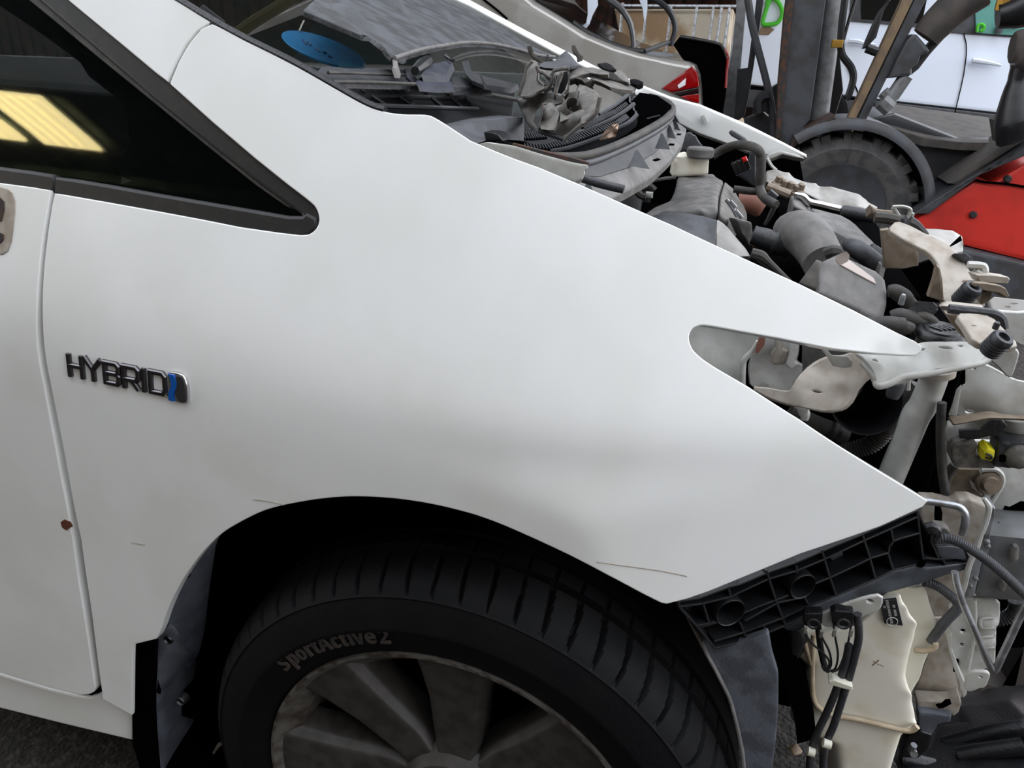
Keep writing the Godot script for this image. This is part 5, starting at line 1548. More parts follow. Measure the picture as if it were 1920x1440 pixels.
	obj("connector", m, "inner_white", car)
	# pipes between cover and far side
	m = new_mesh()
	tube(m, q([.1708,.9591,-.95,.1873,.971,-.95,.2103,.9829,-.92,.233,.9891,-.85,.2466,.9888,-.8,.2536,.9787,-.8,.2561,.9646,-.8,.2578,.9468,-.8,.2597,.9269,-.8,.2685,.9182,-.76,.2869,.9108,-.74]), 0.0078, 10)
	obj("coolant_hose", m, "dusty_rubber", car, 60)
	m = new_mesh()
	tube(m, q([.2177,.923,-.8,.2379,.9217,-.8,.2613,.9212,-.8]), 0.0062, 8)
	obj("coolant_hose", m, "dusty_rubber", car, 60)
	m = new_mesh()
	tube(m, q([.2303,.8911,-.86,.2508,.8937,-.86,.2667,.8881,-.86,.2728,.8856,-.86]), [0.017, 0.02, 0.02, 0.015], 14)
	obj("filter_housing", m, "terracotta", car, 60)
	m = new_mesh()
	tube(m, q([.285,.9102,-.74,.2806,.8947,-.74,.2745,.8781,-.74]), [0.005, 0.004, 0.0025], 6)
	obj("strap", m, "dusty_rubber", car)
	m = new_mesh()
	box(m, q([.2242,.9376,-1])[0], Vector3(0.03, 0.022, 0.03), Basis(Vector3(0, 0, 1), 0.5), 0.003)
	for i in 4:
		box(m, q([.2242,.9393,-.985])[0] + Vector3(-0.011 + 0.0075 * i, 0.004 * i - 0.004, 0), Vector3(0.003, 0.024, 0.006), Basis(Vector3(0, 0, 1), 0.5), 0.0)
	var con := obj("fuse_holder", m, "black_plastic", car)
	m = new_mesh()
	box(m, q([.2294,.9528,-.98])[0], Vector3(0.009, 0.009, 0.01), Basis(Vector3(0, 0, 1), 0.5))
	obj("red_lock", m, "red_plastic", con)
	m = new_mesh()
	solid(m, q([.2325,.9259,-1.05,.2398,.9623,-1.05,.2481,.9627,-1.05,.2593,.8955,-1.05,.2519,.895,-1.05,.2171,.9142,-1.05]), [[0, 1, 2, 3, 4, 5]], Vector3(0, 0, -0.04), 1, 1)
	obj("inverter_bracket", m, "dark_plastic", car)
	m = new_mesh()
	prism(m, q([.2175,.9064,-1.1,.233,.9141,-1.1,.2563,.9007,-1.1,.2586,.8909,-1.1,.244,.8949,-1.1,.2243,.9052,-1.1]), Vector3(0, 0, -0.03), 0.003)
	obj("cable_guide", m, "dark_plastic", car)
	m = new_mesh()
	tube(m, q([.2721,.9248,-.85,.2881,.9199,-.85,.3112,.9123,-.85]), 0.0075, 8)
	obj("fuel_rail", m, "bay_metal", car)
	m = new_mesh()
	for p in q([.2917,.9265,-.9,.302,.9202,-.9,.3136,.9181,-.9,.3243,.913,-.9,.3308,.9164,-.9]):
		lathe(m, [[0.0, 0.012], [0.006, 0.01], [0.007, 0.0], [0.01, -0.002], [0.01, -0.012]], axis_xf(p, Vector3(0.2, 1, 0.3)), 8)
	var inj := obj("injector_caps", m, "bay_metal", car)
	inj.set_meta("kind", "stuff")
	m = new_mesh()
	box(m, q([.2791,.9222,-.76])[0], Vector3(0.016, 0.014, 0.012), Basis(Vector3(0, 0, 1), -0.6))
	tube(m, q([.2721,.9257,-.76,.285,.9173,-.76]), 0.005, 6)
	obj("connector", m, "dark_plastic", car)
	m = new_mesh()
	solid(m, q([.3045,.9308,-.72,.3125,.9344,-.72,.3228,.9322,-.72,.3286,.9269,-.72,.3351,.9177,-.72,.3417,.9085,-.72,.3252,.92,-.66,.3077,.926,-.66]), [[0, 1, 2, 3, 7], [3, 4, 5, 6, 7]], Vector3(0, -0.04, -0.03), 1, 2)
	obj("throttle_cover", m, "dusty_plastic", car, 60)
	m = new_mesh()
	tube(m, q([.309,.9355,-.7,.3215,.9332,-.7,.3314,.9251,-.7,.3476,.9226,-.7,.3785,.9174,-.7]), [0.004, 0.006, 0.0068, 0.0068, 0.0068], 10)
	var wr := obj("silver_pipe", m, "chrome", car, 60)
	m = new_mesh()
	tube(m, q([.379,.9173,-.69,.3883,.9168,-.69,.4074,.9146,-.69,.43,.912,-.69]), [0.0085, 0.0098, 0.0098, 0.0085], 10, 3)
	obj("pipe_sleeve", m, "dark_plastic", wr, 60)
	m = new_mesh()
	tube(m, q([.43,.912,-.69,.4429,.9112,-.69,.4579,.9106,-.69]), 0.0045, 8)
	obj("pipe_end", m, "dusty_rubber", wr)
	# air intake
	m = new_mesh()
	tube(m, q([.2503,.9161,-.46,.2551,.9149,-.46,.2647,.9126,-.46,.2743,.9105,-.46,.2795,.9096,-.46,.2868,.9086,-.46,.2972,.9074,-.46]), [0.0125, 0.0125, 0.0138, 0.0135, 0.0165, 0.0155, 0.0165], 16, 3)
	var duct := obj("intake_duct", m, "dark_plastic", car, 50)
	m = new_mesh()
	tube(m, q([.2546,.9251,-.46,.2533,.9164,-.46,.2526,.9077,-.46,.2546,.9013,-.46,.2583,.9006,-.46,.2571,.9048,-.46,.2539,.9056,-.46]), 0.0016, 5)
	obj("wire_clip", m, "brass", duct)
	m = new_mesh()
	tube(m, q([.2948,.9053,-.5,.3017,.9148,-.5,.3095,.9235,-.46,.3189,.92,-.44,.3278,.9117,-.42,.3346,.9026,-.4]), [0.02, 0.0275, 0.0285, 0.0275, 0.0255, 0.024], 22)
	obj("intake_elbow", m, "dusty_plastic", duct, 60)
	m = new_mesh()
	tube(m, q([.2918,.9279,-.52,.3034,.9411,-.5,.3156,.9414,-.48,.3242,.9363,-.46,.3296,.9293,-.45]), 0.0022, 6)
	obj("hose_clamp", m, "dark_plastic", duct)
	m = new_mesh()
	solid(m, q([.3267,.9317,-.62,.3475,.9291,-.62,.37,.9256,-.62,.3819,.9225,-.6,.3933,.9158,-.57,.4061,.9071,-.54,.4132,.9009,-.5,.4148,.899,-.46,.4031,.9007,-.43,.3892,.908,-.47,.3759,.9121,-.5,.3564,.9178,-.52,.3368,.9251,-.54]), [[0, 1, 12], [1, 2, 11, 12], [2, 3, 10, 11], [3, 4, 10], [4, 5, 9, 10], [5, 6, 7, 8, 9]], Vector3(0, -0.06, 0.0), 1, 1)
	var inv := obj("inverter_cover", m, "dusty_plastic", car, 40)
	m = new_mesh()
	tube(m, q([.3691,.9109,-.48,.3755,.9116,-.45,.3896,.9035,-.45,.4018,.8948,-.45,.4045,.8914,-.45]), [0.008, 0.0115, 0.0115, 0.0115, 0.008], 14)
	obj("rounded_rib", m, "grey_plastic", inv, 60)
	m = new_mesh()
	tube(m, q([.3917,.9098,-.47,.402,.9023,-.47,.4125,.8937,-.47,.4151,.8902,-.47]), [0.008, 0.0105, 0.0105, 0.007], 12)
	obj("rounded_rib", m, "grey_plastic", inv, 60)
	m = new_mesh()
	box(m, q([.3445,.9199,-.48])[0], Vector3(0.006, 0.006, 0.006), Basis(Vector3(0, 0, 1), 0.6))
	obj("clip", m, "inner_white", inv)
	# air cleaner box
	m = new_mesh()
	prism(m, q([.3209,.9229,-.3157,.3411,.9307,-.3343,.3526,.926,-.3317,.3815,.9161,-.3278,.3914,.9089,-.3209,.3937,.8995,-.3081,.3936,.8901,-.2944,.3888,.8826,-.2817,.3843,.8792,-.2751,.3805,.878,-.272,.3574,.8859,-.275,.3324,.8938,-.2775,.3225,.8983,-.2805]), Vector3(0, -0.1, -0.02), 0.005)
	var ab := obj("air_cleaner", m, "dusty_plastic", car, 50)
	m = new_mesh()
	prism(m, q([.316,.9239,-.318,.3208,.9235,-.3135,.3246,.8943,-.2957,.3019,.8959,-.316]), Vector3(0.03, -0.08, -0.03), 0.003)
	obj("cleaner_side", m, "dusty_cover", ab, 50)
	m = new_mesh()
	prism(m, along_z(q([.3417,.9199,-.3189,.3508,.9237,-.3277,.3657,.9156,-.3213,.3777,.9087,-.3157,.3804,.9042,-.3101,.361,.9119,-.3142]), 0.0008, 0.0012), Vector3(0, -0.001, 0), 0.0)
	var pl := obj("peeling_label", m, "pink_label", ab, 50)
	m = new_mesh()
	solid(m, q([.3346,.9285,-.305,.3354,.9321,-.305,.3389,.936,-.305,.3436,.9387,-.305,.3488,.9339,-.31,.3493,.9262,-.315,.3405,.9219,-.31]), [[0, 1, 2, 6], [2, 3, 4, 5, 6]], Vector3(0, -0.0015, -0.001), 0, 1)
	obj("label_curl", m, "pink_label", pl, 50)
	m = new_mesh()
	tube(m, q([.3294,.9207,-.36,.3366,.9248,-.36,.3462,.9249,-.36]), [0.006, 0.008, 0.006], 8)
	obj("collar", m, "dusty_rubber", ab)
	m = new_mesh()
	tube(m, q([.2481,.9279,-.3,.2589,.9258,-.3,.2681,.9193,-.3,.2866,.905,-.3,.2933,.8995,-.3]), [0.006, 0.006, 0.004, 0.003, 0.003], 8)
	obj("stay_rod", m, "dusty_rubber", car)
	m = new_mesh()
	solid(m, q([.2481,.9125,-.35,.2556,.9185,-.35,.2663,.9134,-.35,.2909,.8946,-.35,.3072,.8856,-.35,.2877,.8835,-.35]), [[0, 1, 2, 3, 4, 5]], Vector3(0, -0.05, -0.05), 1, 1)
	obj("battery_tray", m, "black_plastic", car)
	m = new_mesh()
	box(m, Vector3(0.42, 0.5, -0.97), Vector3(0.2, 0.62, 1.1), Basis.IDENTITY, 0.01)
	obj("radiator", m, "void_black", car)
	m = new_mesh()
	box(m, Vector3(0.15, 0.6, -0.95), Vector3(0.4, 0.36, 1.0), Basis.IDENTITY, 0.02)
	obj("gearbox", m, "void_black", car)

func wiper(scuttle: Node3D):
	var m := new_mesh()
	prism(m, q([-.1824,1.0991,-.1474,-.1929,1.1037,-.1758,-.195,1.1046,-.1937,-.1909,1.1028,-.2211,-.1887,1.1019,-.2682,-.1863,1.1009,-.3361,-.185,1.1003,-.3633,-.163,1.0907,-.3191,-.1499,1.085,-.3126,-.155,1.0872,-.2317,-.1602,1.0895,-.1793,-.1617,1.0901,-.1345,-.1684,1.093,-.1311]), Vector3(0, -0.005, -0.002), 0.0015)
	var w := obj("wiper_blade", m, "dark_plastic", car)
	m = new_mesh()
	tube(m, q([-.1683,1.099,-.1449,-.1664,1.0982,-.1923,-.1631,1.0967,-.2496,-.1602,1.0955,-.3052]), 0.0018, 6)
	tube(m, q([-.152,1.0919,-.1097,-.1499,1.091,-.1597,-.1465,1.0895,-.2142,-.1402,1.0868,-.2864]), 0.0022, 6)
	obj("rubber_edge", m, "dusty_rubber", w)
	m = new_mesh()
	prism(m, q([-.1799,1.102,-.3499,-.1804,1.1023,-.3697,-.1668,1.0963,-.3442,-.1572,1.0922,-.3342,-.145,1.0869,-.3175,-.1424,1.0857,-.2913,-.1517,1.0898,-.3072,-.1626,1.0945,-.3164]), Vector3(0, -0.006, -0.003), 0.002)
	obj("blade_clip", m, "wiper_plastic", w)
	m = new_mesh()
	prism(m, q([-.1409,1.0891,-.2879,-.1491,1.0927,-.3195,-.1577,1.0964,-.3655,-.1577,1.0964,-.3972,-.1514,1.0936,-.4144,-.1364,1.0871,-.3948,-.1264,1.0828,-.3756,-.129,1.0839,-.3252,-.1343,1.0862,-.2841]), Vector3(0, -0.007, -0.003), 0.002)
	obj("pivot_cover", m, "wiper_plastic", w)
	m = new_mesh()
	prism(m, q([-.1407,1.099,-.31,-.1613,1.108,-.3838,-.1668,1.1104,-.4349,-.1728,1.113,-.494,-.1652,1.1097,-.4775,-.1491,1.1027,-.421,-.1376,1.0976,-.3836,-.1374,1.0976,-.3422]), Vector3(0, -0.01, -0.004), 0.003)
	obj("arm_bracket", m, "wiper_plastic", w)
	m = new_mesh()
	tube(m, q([-.144,1.1004,-.2979,-.1563,1.1058,-.3497,-.1665,1.1102,-.3896]), [0.005, 0.0085, 0.007], 8)
	obj("arm_spring", m, "black_plastic", w)
	m = new_mesh()
	tube(m, q([-.1708,1.1171,-.4627,-.1616,1.1131,-.4564,-.1561,1.1107,-.4548]), 0.0025, 6)
	obj("arm_hook", m, "black_plastic", w)
	m = new_mesh()
	prism(m, q([-.1805,1.1103,-.5508,-.1841,1.1119,-.5904,-.1534,1.0985,-.5188,-.1397,1.0926,-.5298,-.1126,1.0808,-.6134,-.1039,1.077,-.5481,-.1193,1.0837,-.4694,-.1324,1.0894,-.4619,-.1502,1.0971,-.4842]), Vector3(0, -0.007, -0.003), 0.002)
	obj("wiper_arm", m, "dark_plastic", w)
	m = new_mesh()
	prism(m, q([-.1729,1.093,-.4779,-.166,1.09,-.5223,-.1472,1.0818,-.5527,-.1318,1.0751,-.5446,-.1452,1.081,-.423]), Vector3(0, -0.01, 0), 0.003)
	tube(m, q([-.1395,1.0945,-.5172,-.1153,1.084,-.4633]), 0.001, 4)
	obj("arm_cover", m, "dark_plastic", w)

# ---- radiator frame, lamp carrier, washer tank, bumper bracket --------------------------------------
func front_end():
	var m := new_mesh()
	# top rail in two lengths
	stamped(m, q([.3949,.9505,-.3872,.4043,.9572,-.4038,.4158,.9546,-.3992,.4258,.9506,-.3913,.4353,.9457,-.3812,.4502,.94,-.3699,.458,.9348,-.359,.4638,.9313,-.3517,.4699,.9255,-.339,.4762,.9207,-.3289,.4823,.9124,-.3105,.4795,.9019,-.286,.4602,.902,-.2839,.4417,.9015,-.2804,.443,.9151,-.3117,.443,.9235,-.331,.4382,.9272,-.3389,.4315,.9324,-.3502,.422,.9361,-.3574,.4093,.943,-.3718]), Vector3(0, -0.01, 0), 0.006, [q([.4255,.946,-.3808,.429,.9462,-.3816,.4254,.9455,-.3796]), q([.4539,.9121,-.3063,.4574,.9123,-.3072,.4537,.9117,-.3053]), q([.4492,.9087,-.2978,.4527,.9089,-.2986,.4491,.9082,-.2966]), q([.4637,.9194,-.3243,.4659,.9195,-.3248,.4635,.919,-.3232])], [[q([.4423,.9354,-.3583])[0], 0.03, 0.004], [q([.4695,.9163,-.3178])[0], 0.03, -0.003]], 0.012, 0.003)
	var rail := obj("radiator_rail", m, "brown_white", car, 50)
	m = new_mesh()
	prism(m, q([.3925,.9421,-.42,.4009,.9444,-.42,.419,.9337,-.42,.4356,.9234,-.42,.4396,.9161,-.42,.4417,.9042,-.42,.4254,.8986,-.42,.4061,.8973,-.42]), Vector3(0, 0, -0.01), 0.002)
	obj("rail_side", m, "bay_metal", rail)
	m = new_mesh()
	prism(m, q([.4266,.9375,-.28,.4306,.9345,-.28,.4356,.9226,-.28,.4415,.9022,-.28,.4392,.9007,-.28,.426,.904,-.28,.4272,.9217,-.28]), Vector3(0, 0, -0.01), 0.002)
	obj("rail_side", m, "bay_metal", rail)
	m = new_mesh()
	stamped(m, q([.4178,.9275,-.1417,.4319,.9282,-.145,.4447,.9275,-.1451,.4514,.9217,-.1328,.4602,.9141,-.1168,.4543,.9127,-.113,.4442,.9125,-.1112,.4278,.9139,-.1122,.4236,.9203,-.1262]), Vector3(0, -0.01, 0), 0.006, [q([.4278,.9248,-.1369,.4311,.925,-.1376,.4277,.9243,-.1357]), q([.4296,.9219,-.1305,.4327,.922,-.1312,.4295,.9213,-.1293])], [], 0.012, 0.002)
	rail = obj("radiator_rail", m, "brown_white", car, 50)
	m = new_mesh()
	prism(m, q([.4142,.9215,-.16,.4229,.9225,-.16,.4335,.9105,-.16,.4429,.8991,-.16,.4407,.8953,-.16,.4287,.9047,-.16,.4206,.913,-.16]), Vector3(0, 0, -0.01), 0.002)
	obj("rail_side", m, "bay_metal", rail)
	m = new_mesh()
	lathe(m, [[0.0, 0.003], [0.0018, 0.003], [0.0025, 0.0015], [0.0025, -0.003]], axis_xf(q([.4423,.9271,-.12])[0], Vector3(0, 1, 0.3)), 10)
	obj("rail_bolt", m, "dark_plastic", rail)
	m = new_mesh()
	lathe(m, [[0.0, 0.006], [0.006, 0.006], [0.008, 0.002], [0.008, -0.006]], axis_xf(q([.4269,.9414,-.5])[0], Vector3(0, 1, 0.3)), 10)
	obj("rail_bolt", m, "dark_plastic", rail)
	m = new_mesh()
	tube(m, q([.4275,.9468,-.46,.437,.9429,-.46,.4509,.9329,-.46]), [0.009, 0.007, 0.004], 8)
	tube(m, q([.3926,.9471,-.48,.4068,.9468,-.48,.4212,.9446,-.48]), 0.007, 8)
	obj("cable", m, "dusty_rubber", car)
	m = new_mesh()
	prism(m, q([.3955,.9509,-.55,.4047,.9458,-.55,.4171,.9453,-.55,.4278,.9455,-.55,.4305,.9391,-.55,.412,.9369,-.55,.3978,.9394,-.55]), Vector3(0, -0.01, -0.03), 0.003)
	obj("latch_plate", m, "bay_metal", car)
	for l in [q([.4137,.958,-.5,.4237,.9592,-.5,.4317,.958,-.5,.4348,.9552,-.5,.4348,.9497,-.5,.4338,.9455,-.5]), q([.4146,.9571,-.5,.4206,.95,-.5,.4232,.9467,-.5]), q([.438,.9525,-.5,.4378,.9444,-.5])]:
		m = new_mesh()
		tube(m, l, 0.0045, 7, 4, 0.0, 0.5)
		obj("latch_loop", m, "inner_white", car)
	# brackets ahead of the rail
	m = new_mesh()
	solid(m, q([.4502,.9346,-.5,.4696,.9359,-.5,.4873,.9354,-.5,.5001,.9289,-.5,.4847,.9316,-.46,.4665,.9278,-.42,.4547,.9333,-.42,.4483,.9364,-.44,.4876,.932,-.44,.4845,.9256,-.42,.4685,.9266,-.4]), [[0, 1, 6, 7], [1, 2, 4, 5, 6], [2, 3, 4], [4, 3, 8, 9, 10, 5]], Vector3(0, -0.015, -0.01), 1, 1)
	var br := obj("bumper_support", m, "pale_metal", car, 40)
	m = new_mesh()
	prism(m, q([.4744,.9389,-.42,.4774,.9433,-.42,.4801,.9382,-.42,.4755,.9341,-.42,.4672,.9276,-.42]), Vector3(0, 0, -0.002), 0.0)
	obj("slot", m, "void_black", br)
	m = new_mesh()
	solid(m, q([.454,.9391,-.34,.4655,.9404,-.34,.4736,.9352,-.34,.475,.932,-.34,.4657,.9308,-.34]), [[0, 1, 2, 3, 4]], Vector3(0, -0.01, -0.02), 1, 1)
	obj("rubber_pad", m, "grey_plastic", car)
	m = new_mesh()
	tube(m, q([.4591,.9364,-.3,.4717,.9367,-.3,.475,.9337,-.3,.4758,.9297,-.3,.4706,.929,-.3,.4675,.9312,-.3]), 0.004, 7)
	obj("wire_loop", m, "inner_white", car)
	m = new_mesh()
	solid(m, q([.4627,.9317,-.28,.4778,.9327,-.28,.493,.9318,-.28,.4944,.9299,-.28,.494,.9251,-.28,.4819,.9243,-.28,.4692,.9236,-.28]), [[0, 1, 5, 6], [1, 2, 3, 4, 5]], Vector3(0, -0.004, -0.03), 1, 1)
	obj("support_arm", m, "brown_white", car)
	m = new_mesh()
	solid(m, q([.4541,.9258,-.26,.4565,.928,-.26,.468,.9288,-.26,.4818,.9277,-.26,.4864,.9254,-.26,.4925,.9169,-.26,.4902,.9156,-.26,.4819,.9199,-.26,.4702,.9203,-.26,.4616,.9233,-.26]), [[0, 1, 9], [1, 2, 8, 9], [2, 3, 7, 8], [3, 4, 5, 6, 7]], Vector3(0, -0.005, -0.03), 1, 1)
	obj("support_arm", m, "bay_metal", car)
	m = new_mesh()
	prism(m, q([.4693,.9174,-.27,.4789,.9185,-.27,.4808,.9073,-.27,.4727,.904,-.27]), Vector3(0, 0, -0.02), 0.002)
	obj("support_web", m, "bay_metal", car)
	m = new_mesh()
	stamped(m, q([.4586,.9291,-.2044,.4866,.9281,-.2079,.5012,.9281,-.2102,.5004,.9208,-.201,.4845,.9189,-.1959,.4603,.9188,-.1918]), Vector3(0, -0.01, -0.01), 0.004, [q([.4776,.9254,-.2029,.4819,.9256,-.2039,.4775,.9246,-.2018]), q([.4727,.9229,-.1989,.4765,.9231,-.1998,.4727,.9221,-.198])], [], 0.012, 0.002)
	var uf := obj("upper_frame", m, "pale_metal", car, 50)
	m = new_mesh()
	stamped(m, q([.4565,.922,-.18,.479,.9231,-.18,.4927,.9263,-.18,.5013,.8948,-.18,.4827,.8955,-.18,.4693,.9064,-.18,.4661,.9154,-.18]), Vector3(0, 0, -0.01), 0.004, [], [], 0.015, 0.006)
	obj("frame_face", m, "inner_white", uf, 50)
	# rubber buffers
	for b in [[q([.4551,.9169,-.26])[0], 0.0095, 0.016], [q([.4376,.9206,-.092])[0], 0.0085, 0.0135]]:
		m = new_mesh()
		var pr := [[0.0, b[2] * 0.35], [b[1] * 0.5, b[2] * 0.35], [b[1] * 0.55, b[2] * 0.6], [b[1] * 0.85, b[2] * 0.6], [b[1], b[2] * 0.45]]
		for k in 5:
			var y: float = b[2] * (0.3 - 0.22 * k)
			pr.append_array([[b[1] * 1.02, y], [b[1] * 1.02, y - b[2] * 0.1], [b[1] * 0.92, y - b[2] * 0.13], [b[1] * 0.92, y - b[2] * 0.2]])
		pr.append([0.0, -b[2] * 0.8])
		lathe(m, pr, axis_xf(b[0], Vector3(0.35, 1.0, 0.45)), 24)
		obj("rubber_buffer", m, "dark_plastic", car, 40)
	m = new_mesh()
	solid(m, q([.4171,.9222,-.19,.4194,.9252,-.19,.434,.9252,-.19,.4495,.9251,-.19,.4456,.9261,-.17,.4386,.9242,-.17,.4259,.9255,-.17,.4127,.9257,-.17]), [[0, 1, 2, 6, 7], [2, 3, 4, 5, 6]], Vector3(0, -0.004, -0.01), 1, 1)
	obj("buffer_bracket", m, "brown_white", car)
	m = new_mesh()
	tube(m, q([.4126,.9289,-.15,.4243,.9288,-.15,.4371,.9288,-.15,.4466,.9284,-.15,.4532,.9258,-.15,.4563,.9207,-.15,.4578,.9168,-.15]), 0.0042, 8)
	obj("bonnet_cable", m, "dark_plastic", car)
	m = new_mesh()
	solid(m, q([.4017,.9147,-.22,.4181,.9155,-.22,.4229,.9121,-.22,.4233,.9077,-.22,.4168,.9009,-.22,.4036,.9018,-.22,.4032,.9096,-.22]), [[0, 1, 2, 6], [6, 2, 3, 4, 5]], Vector3(0, -0.02, -0.03), 1, 1)
	obj("cable_box", m, "grey_plastic", car)
	for h in [[q([.3521,.8895,-.2,.3768,.8942,-.2,.3885,.894,-.2,.3952,.8943,-.2,.3968,.8983,-.2]), [0.008, 0.008, 0.0085, 0.008, 0.005]], [q([.3844,.8955,-.22,.3908,.898,-.22,.401,.8964,-.22,.4115,.8932,-.22,.4221,.8895,-.22]), [0.0065, 0.0078, 0.0078, 0.0078, 0.0075]], [q([.4064,.8988,-.22,.4132,.899,-.22,.421,.8944,-.22,.4245,.8897,-.22]), [0.005, 0.006, 0.006, 0.006]], [q([.3918,.9006,-.3,.3982,.9013,-.3,.4079,.8963,-.3,.4134,.8908,-.3,.4208,.8867,-.3]), [0.006, 0.008, 0.0085, 0.008, 0.006]]]:
		m = new_mesh()
		tube(m, h[0], h[1], 14)
		obj("radiator_hose", m, "dusty_rubber", car, 60)
	m = new_mesh()
	lathe(m, [[0.0, 0.003], [0.002, 0.003], [0.003, 0.0], [0.003, -0.008]], axis_xf(q([.4009,.904,-.27])[0], Vector3(0, 1, 0.2)), 10)
	obj("bleed_screw", m, "aluminium", car)
	# radiator cap
	var cp: Vector3 = q([.4264,.891,-.205])[0]
	var cx := axis_xf(cp, Vector3(0.02, 1, 0.12)).scaled_local(Vector3(0.74, 0.74, 0.74))
	m = new_mesh()
	lathe(m, [[0.0, 0.006], [0.021, 0.006], [0.022, 0.004], [0.026, 0.004], [0.0295, 0.001], [0.031, -0.003], [0.031, -0.006], [0.029, -0.0075], [0.025, -0.009], [0.0, -0.009]], cx, 44)
	var cap := obj("radiator_cap", m, "black_plastic", car)
	for k in 4:
		m = new_mesh()
		box(m, cx * Vector3(-0.009 + 0.006 * k, 0.0065, 0.004 - 0.002 * k), Vector3(0.0035, 0.002, 0.016), cx.basis * Basis(Vector3(0, 1, 0), 0.9), 0.0005)
		obj("raised_mark", m, "dark_plastic", cap)
	m = new_mesh()
	lathe(m, [[0.024, -0.008], [0.026, -0.012], [0.026, -0.03], [0.0, -0.03]], cx, 30)
	obj("filler_neck", m, "dusty_plastic", cap)
	lamp_hole()
	post_and_panels()
	washer_tank()
	bumper_bracket()

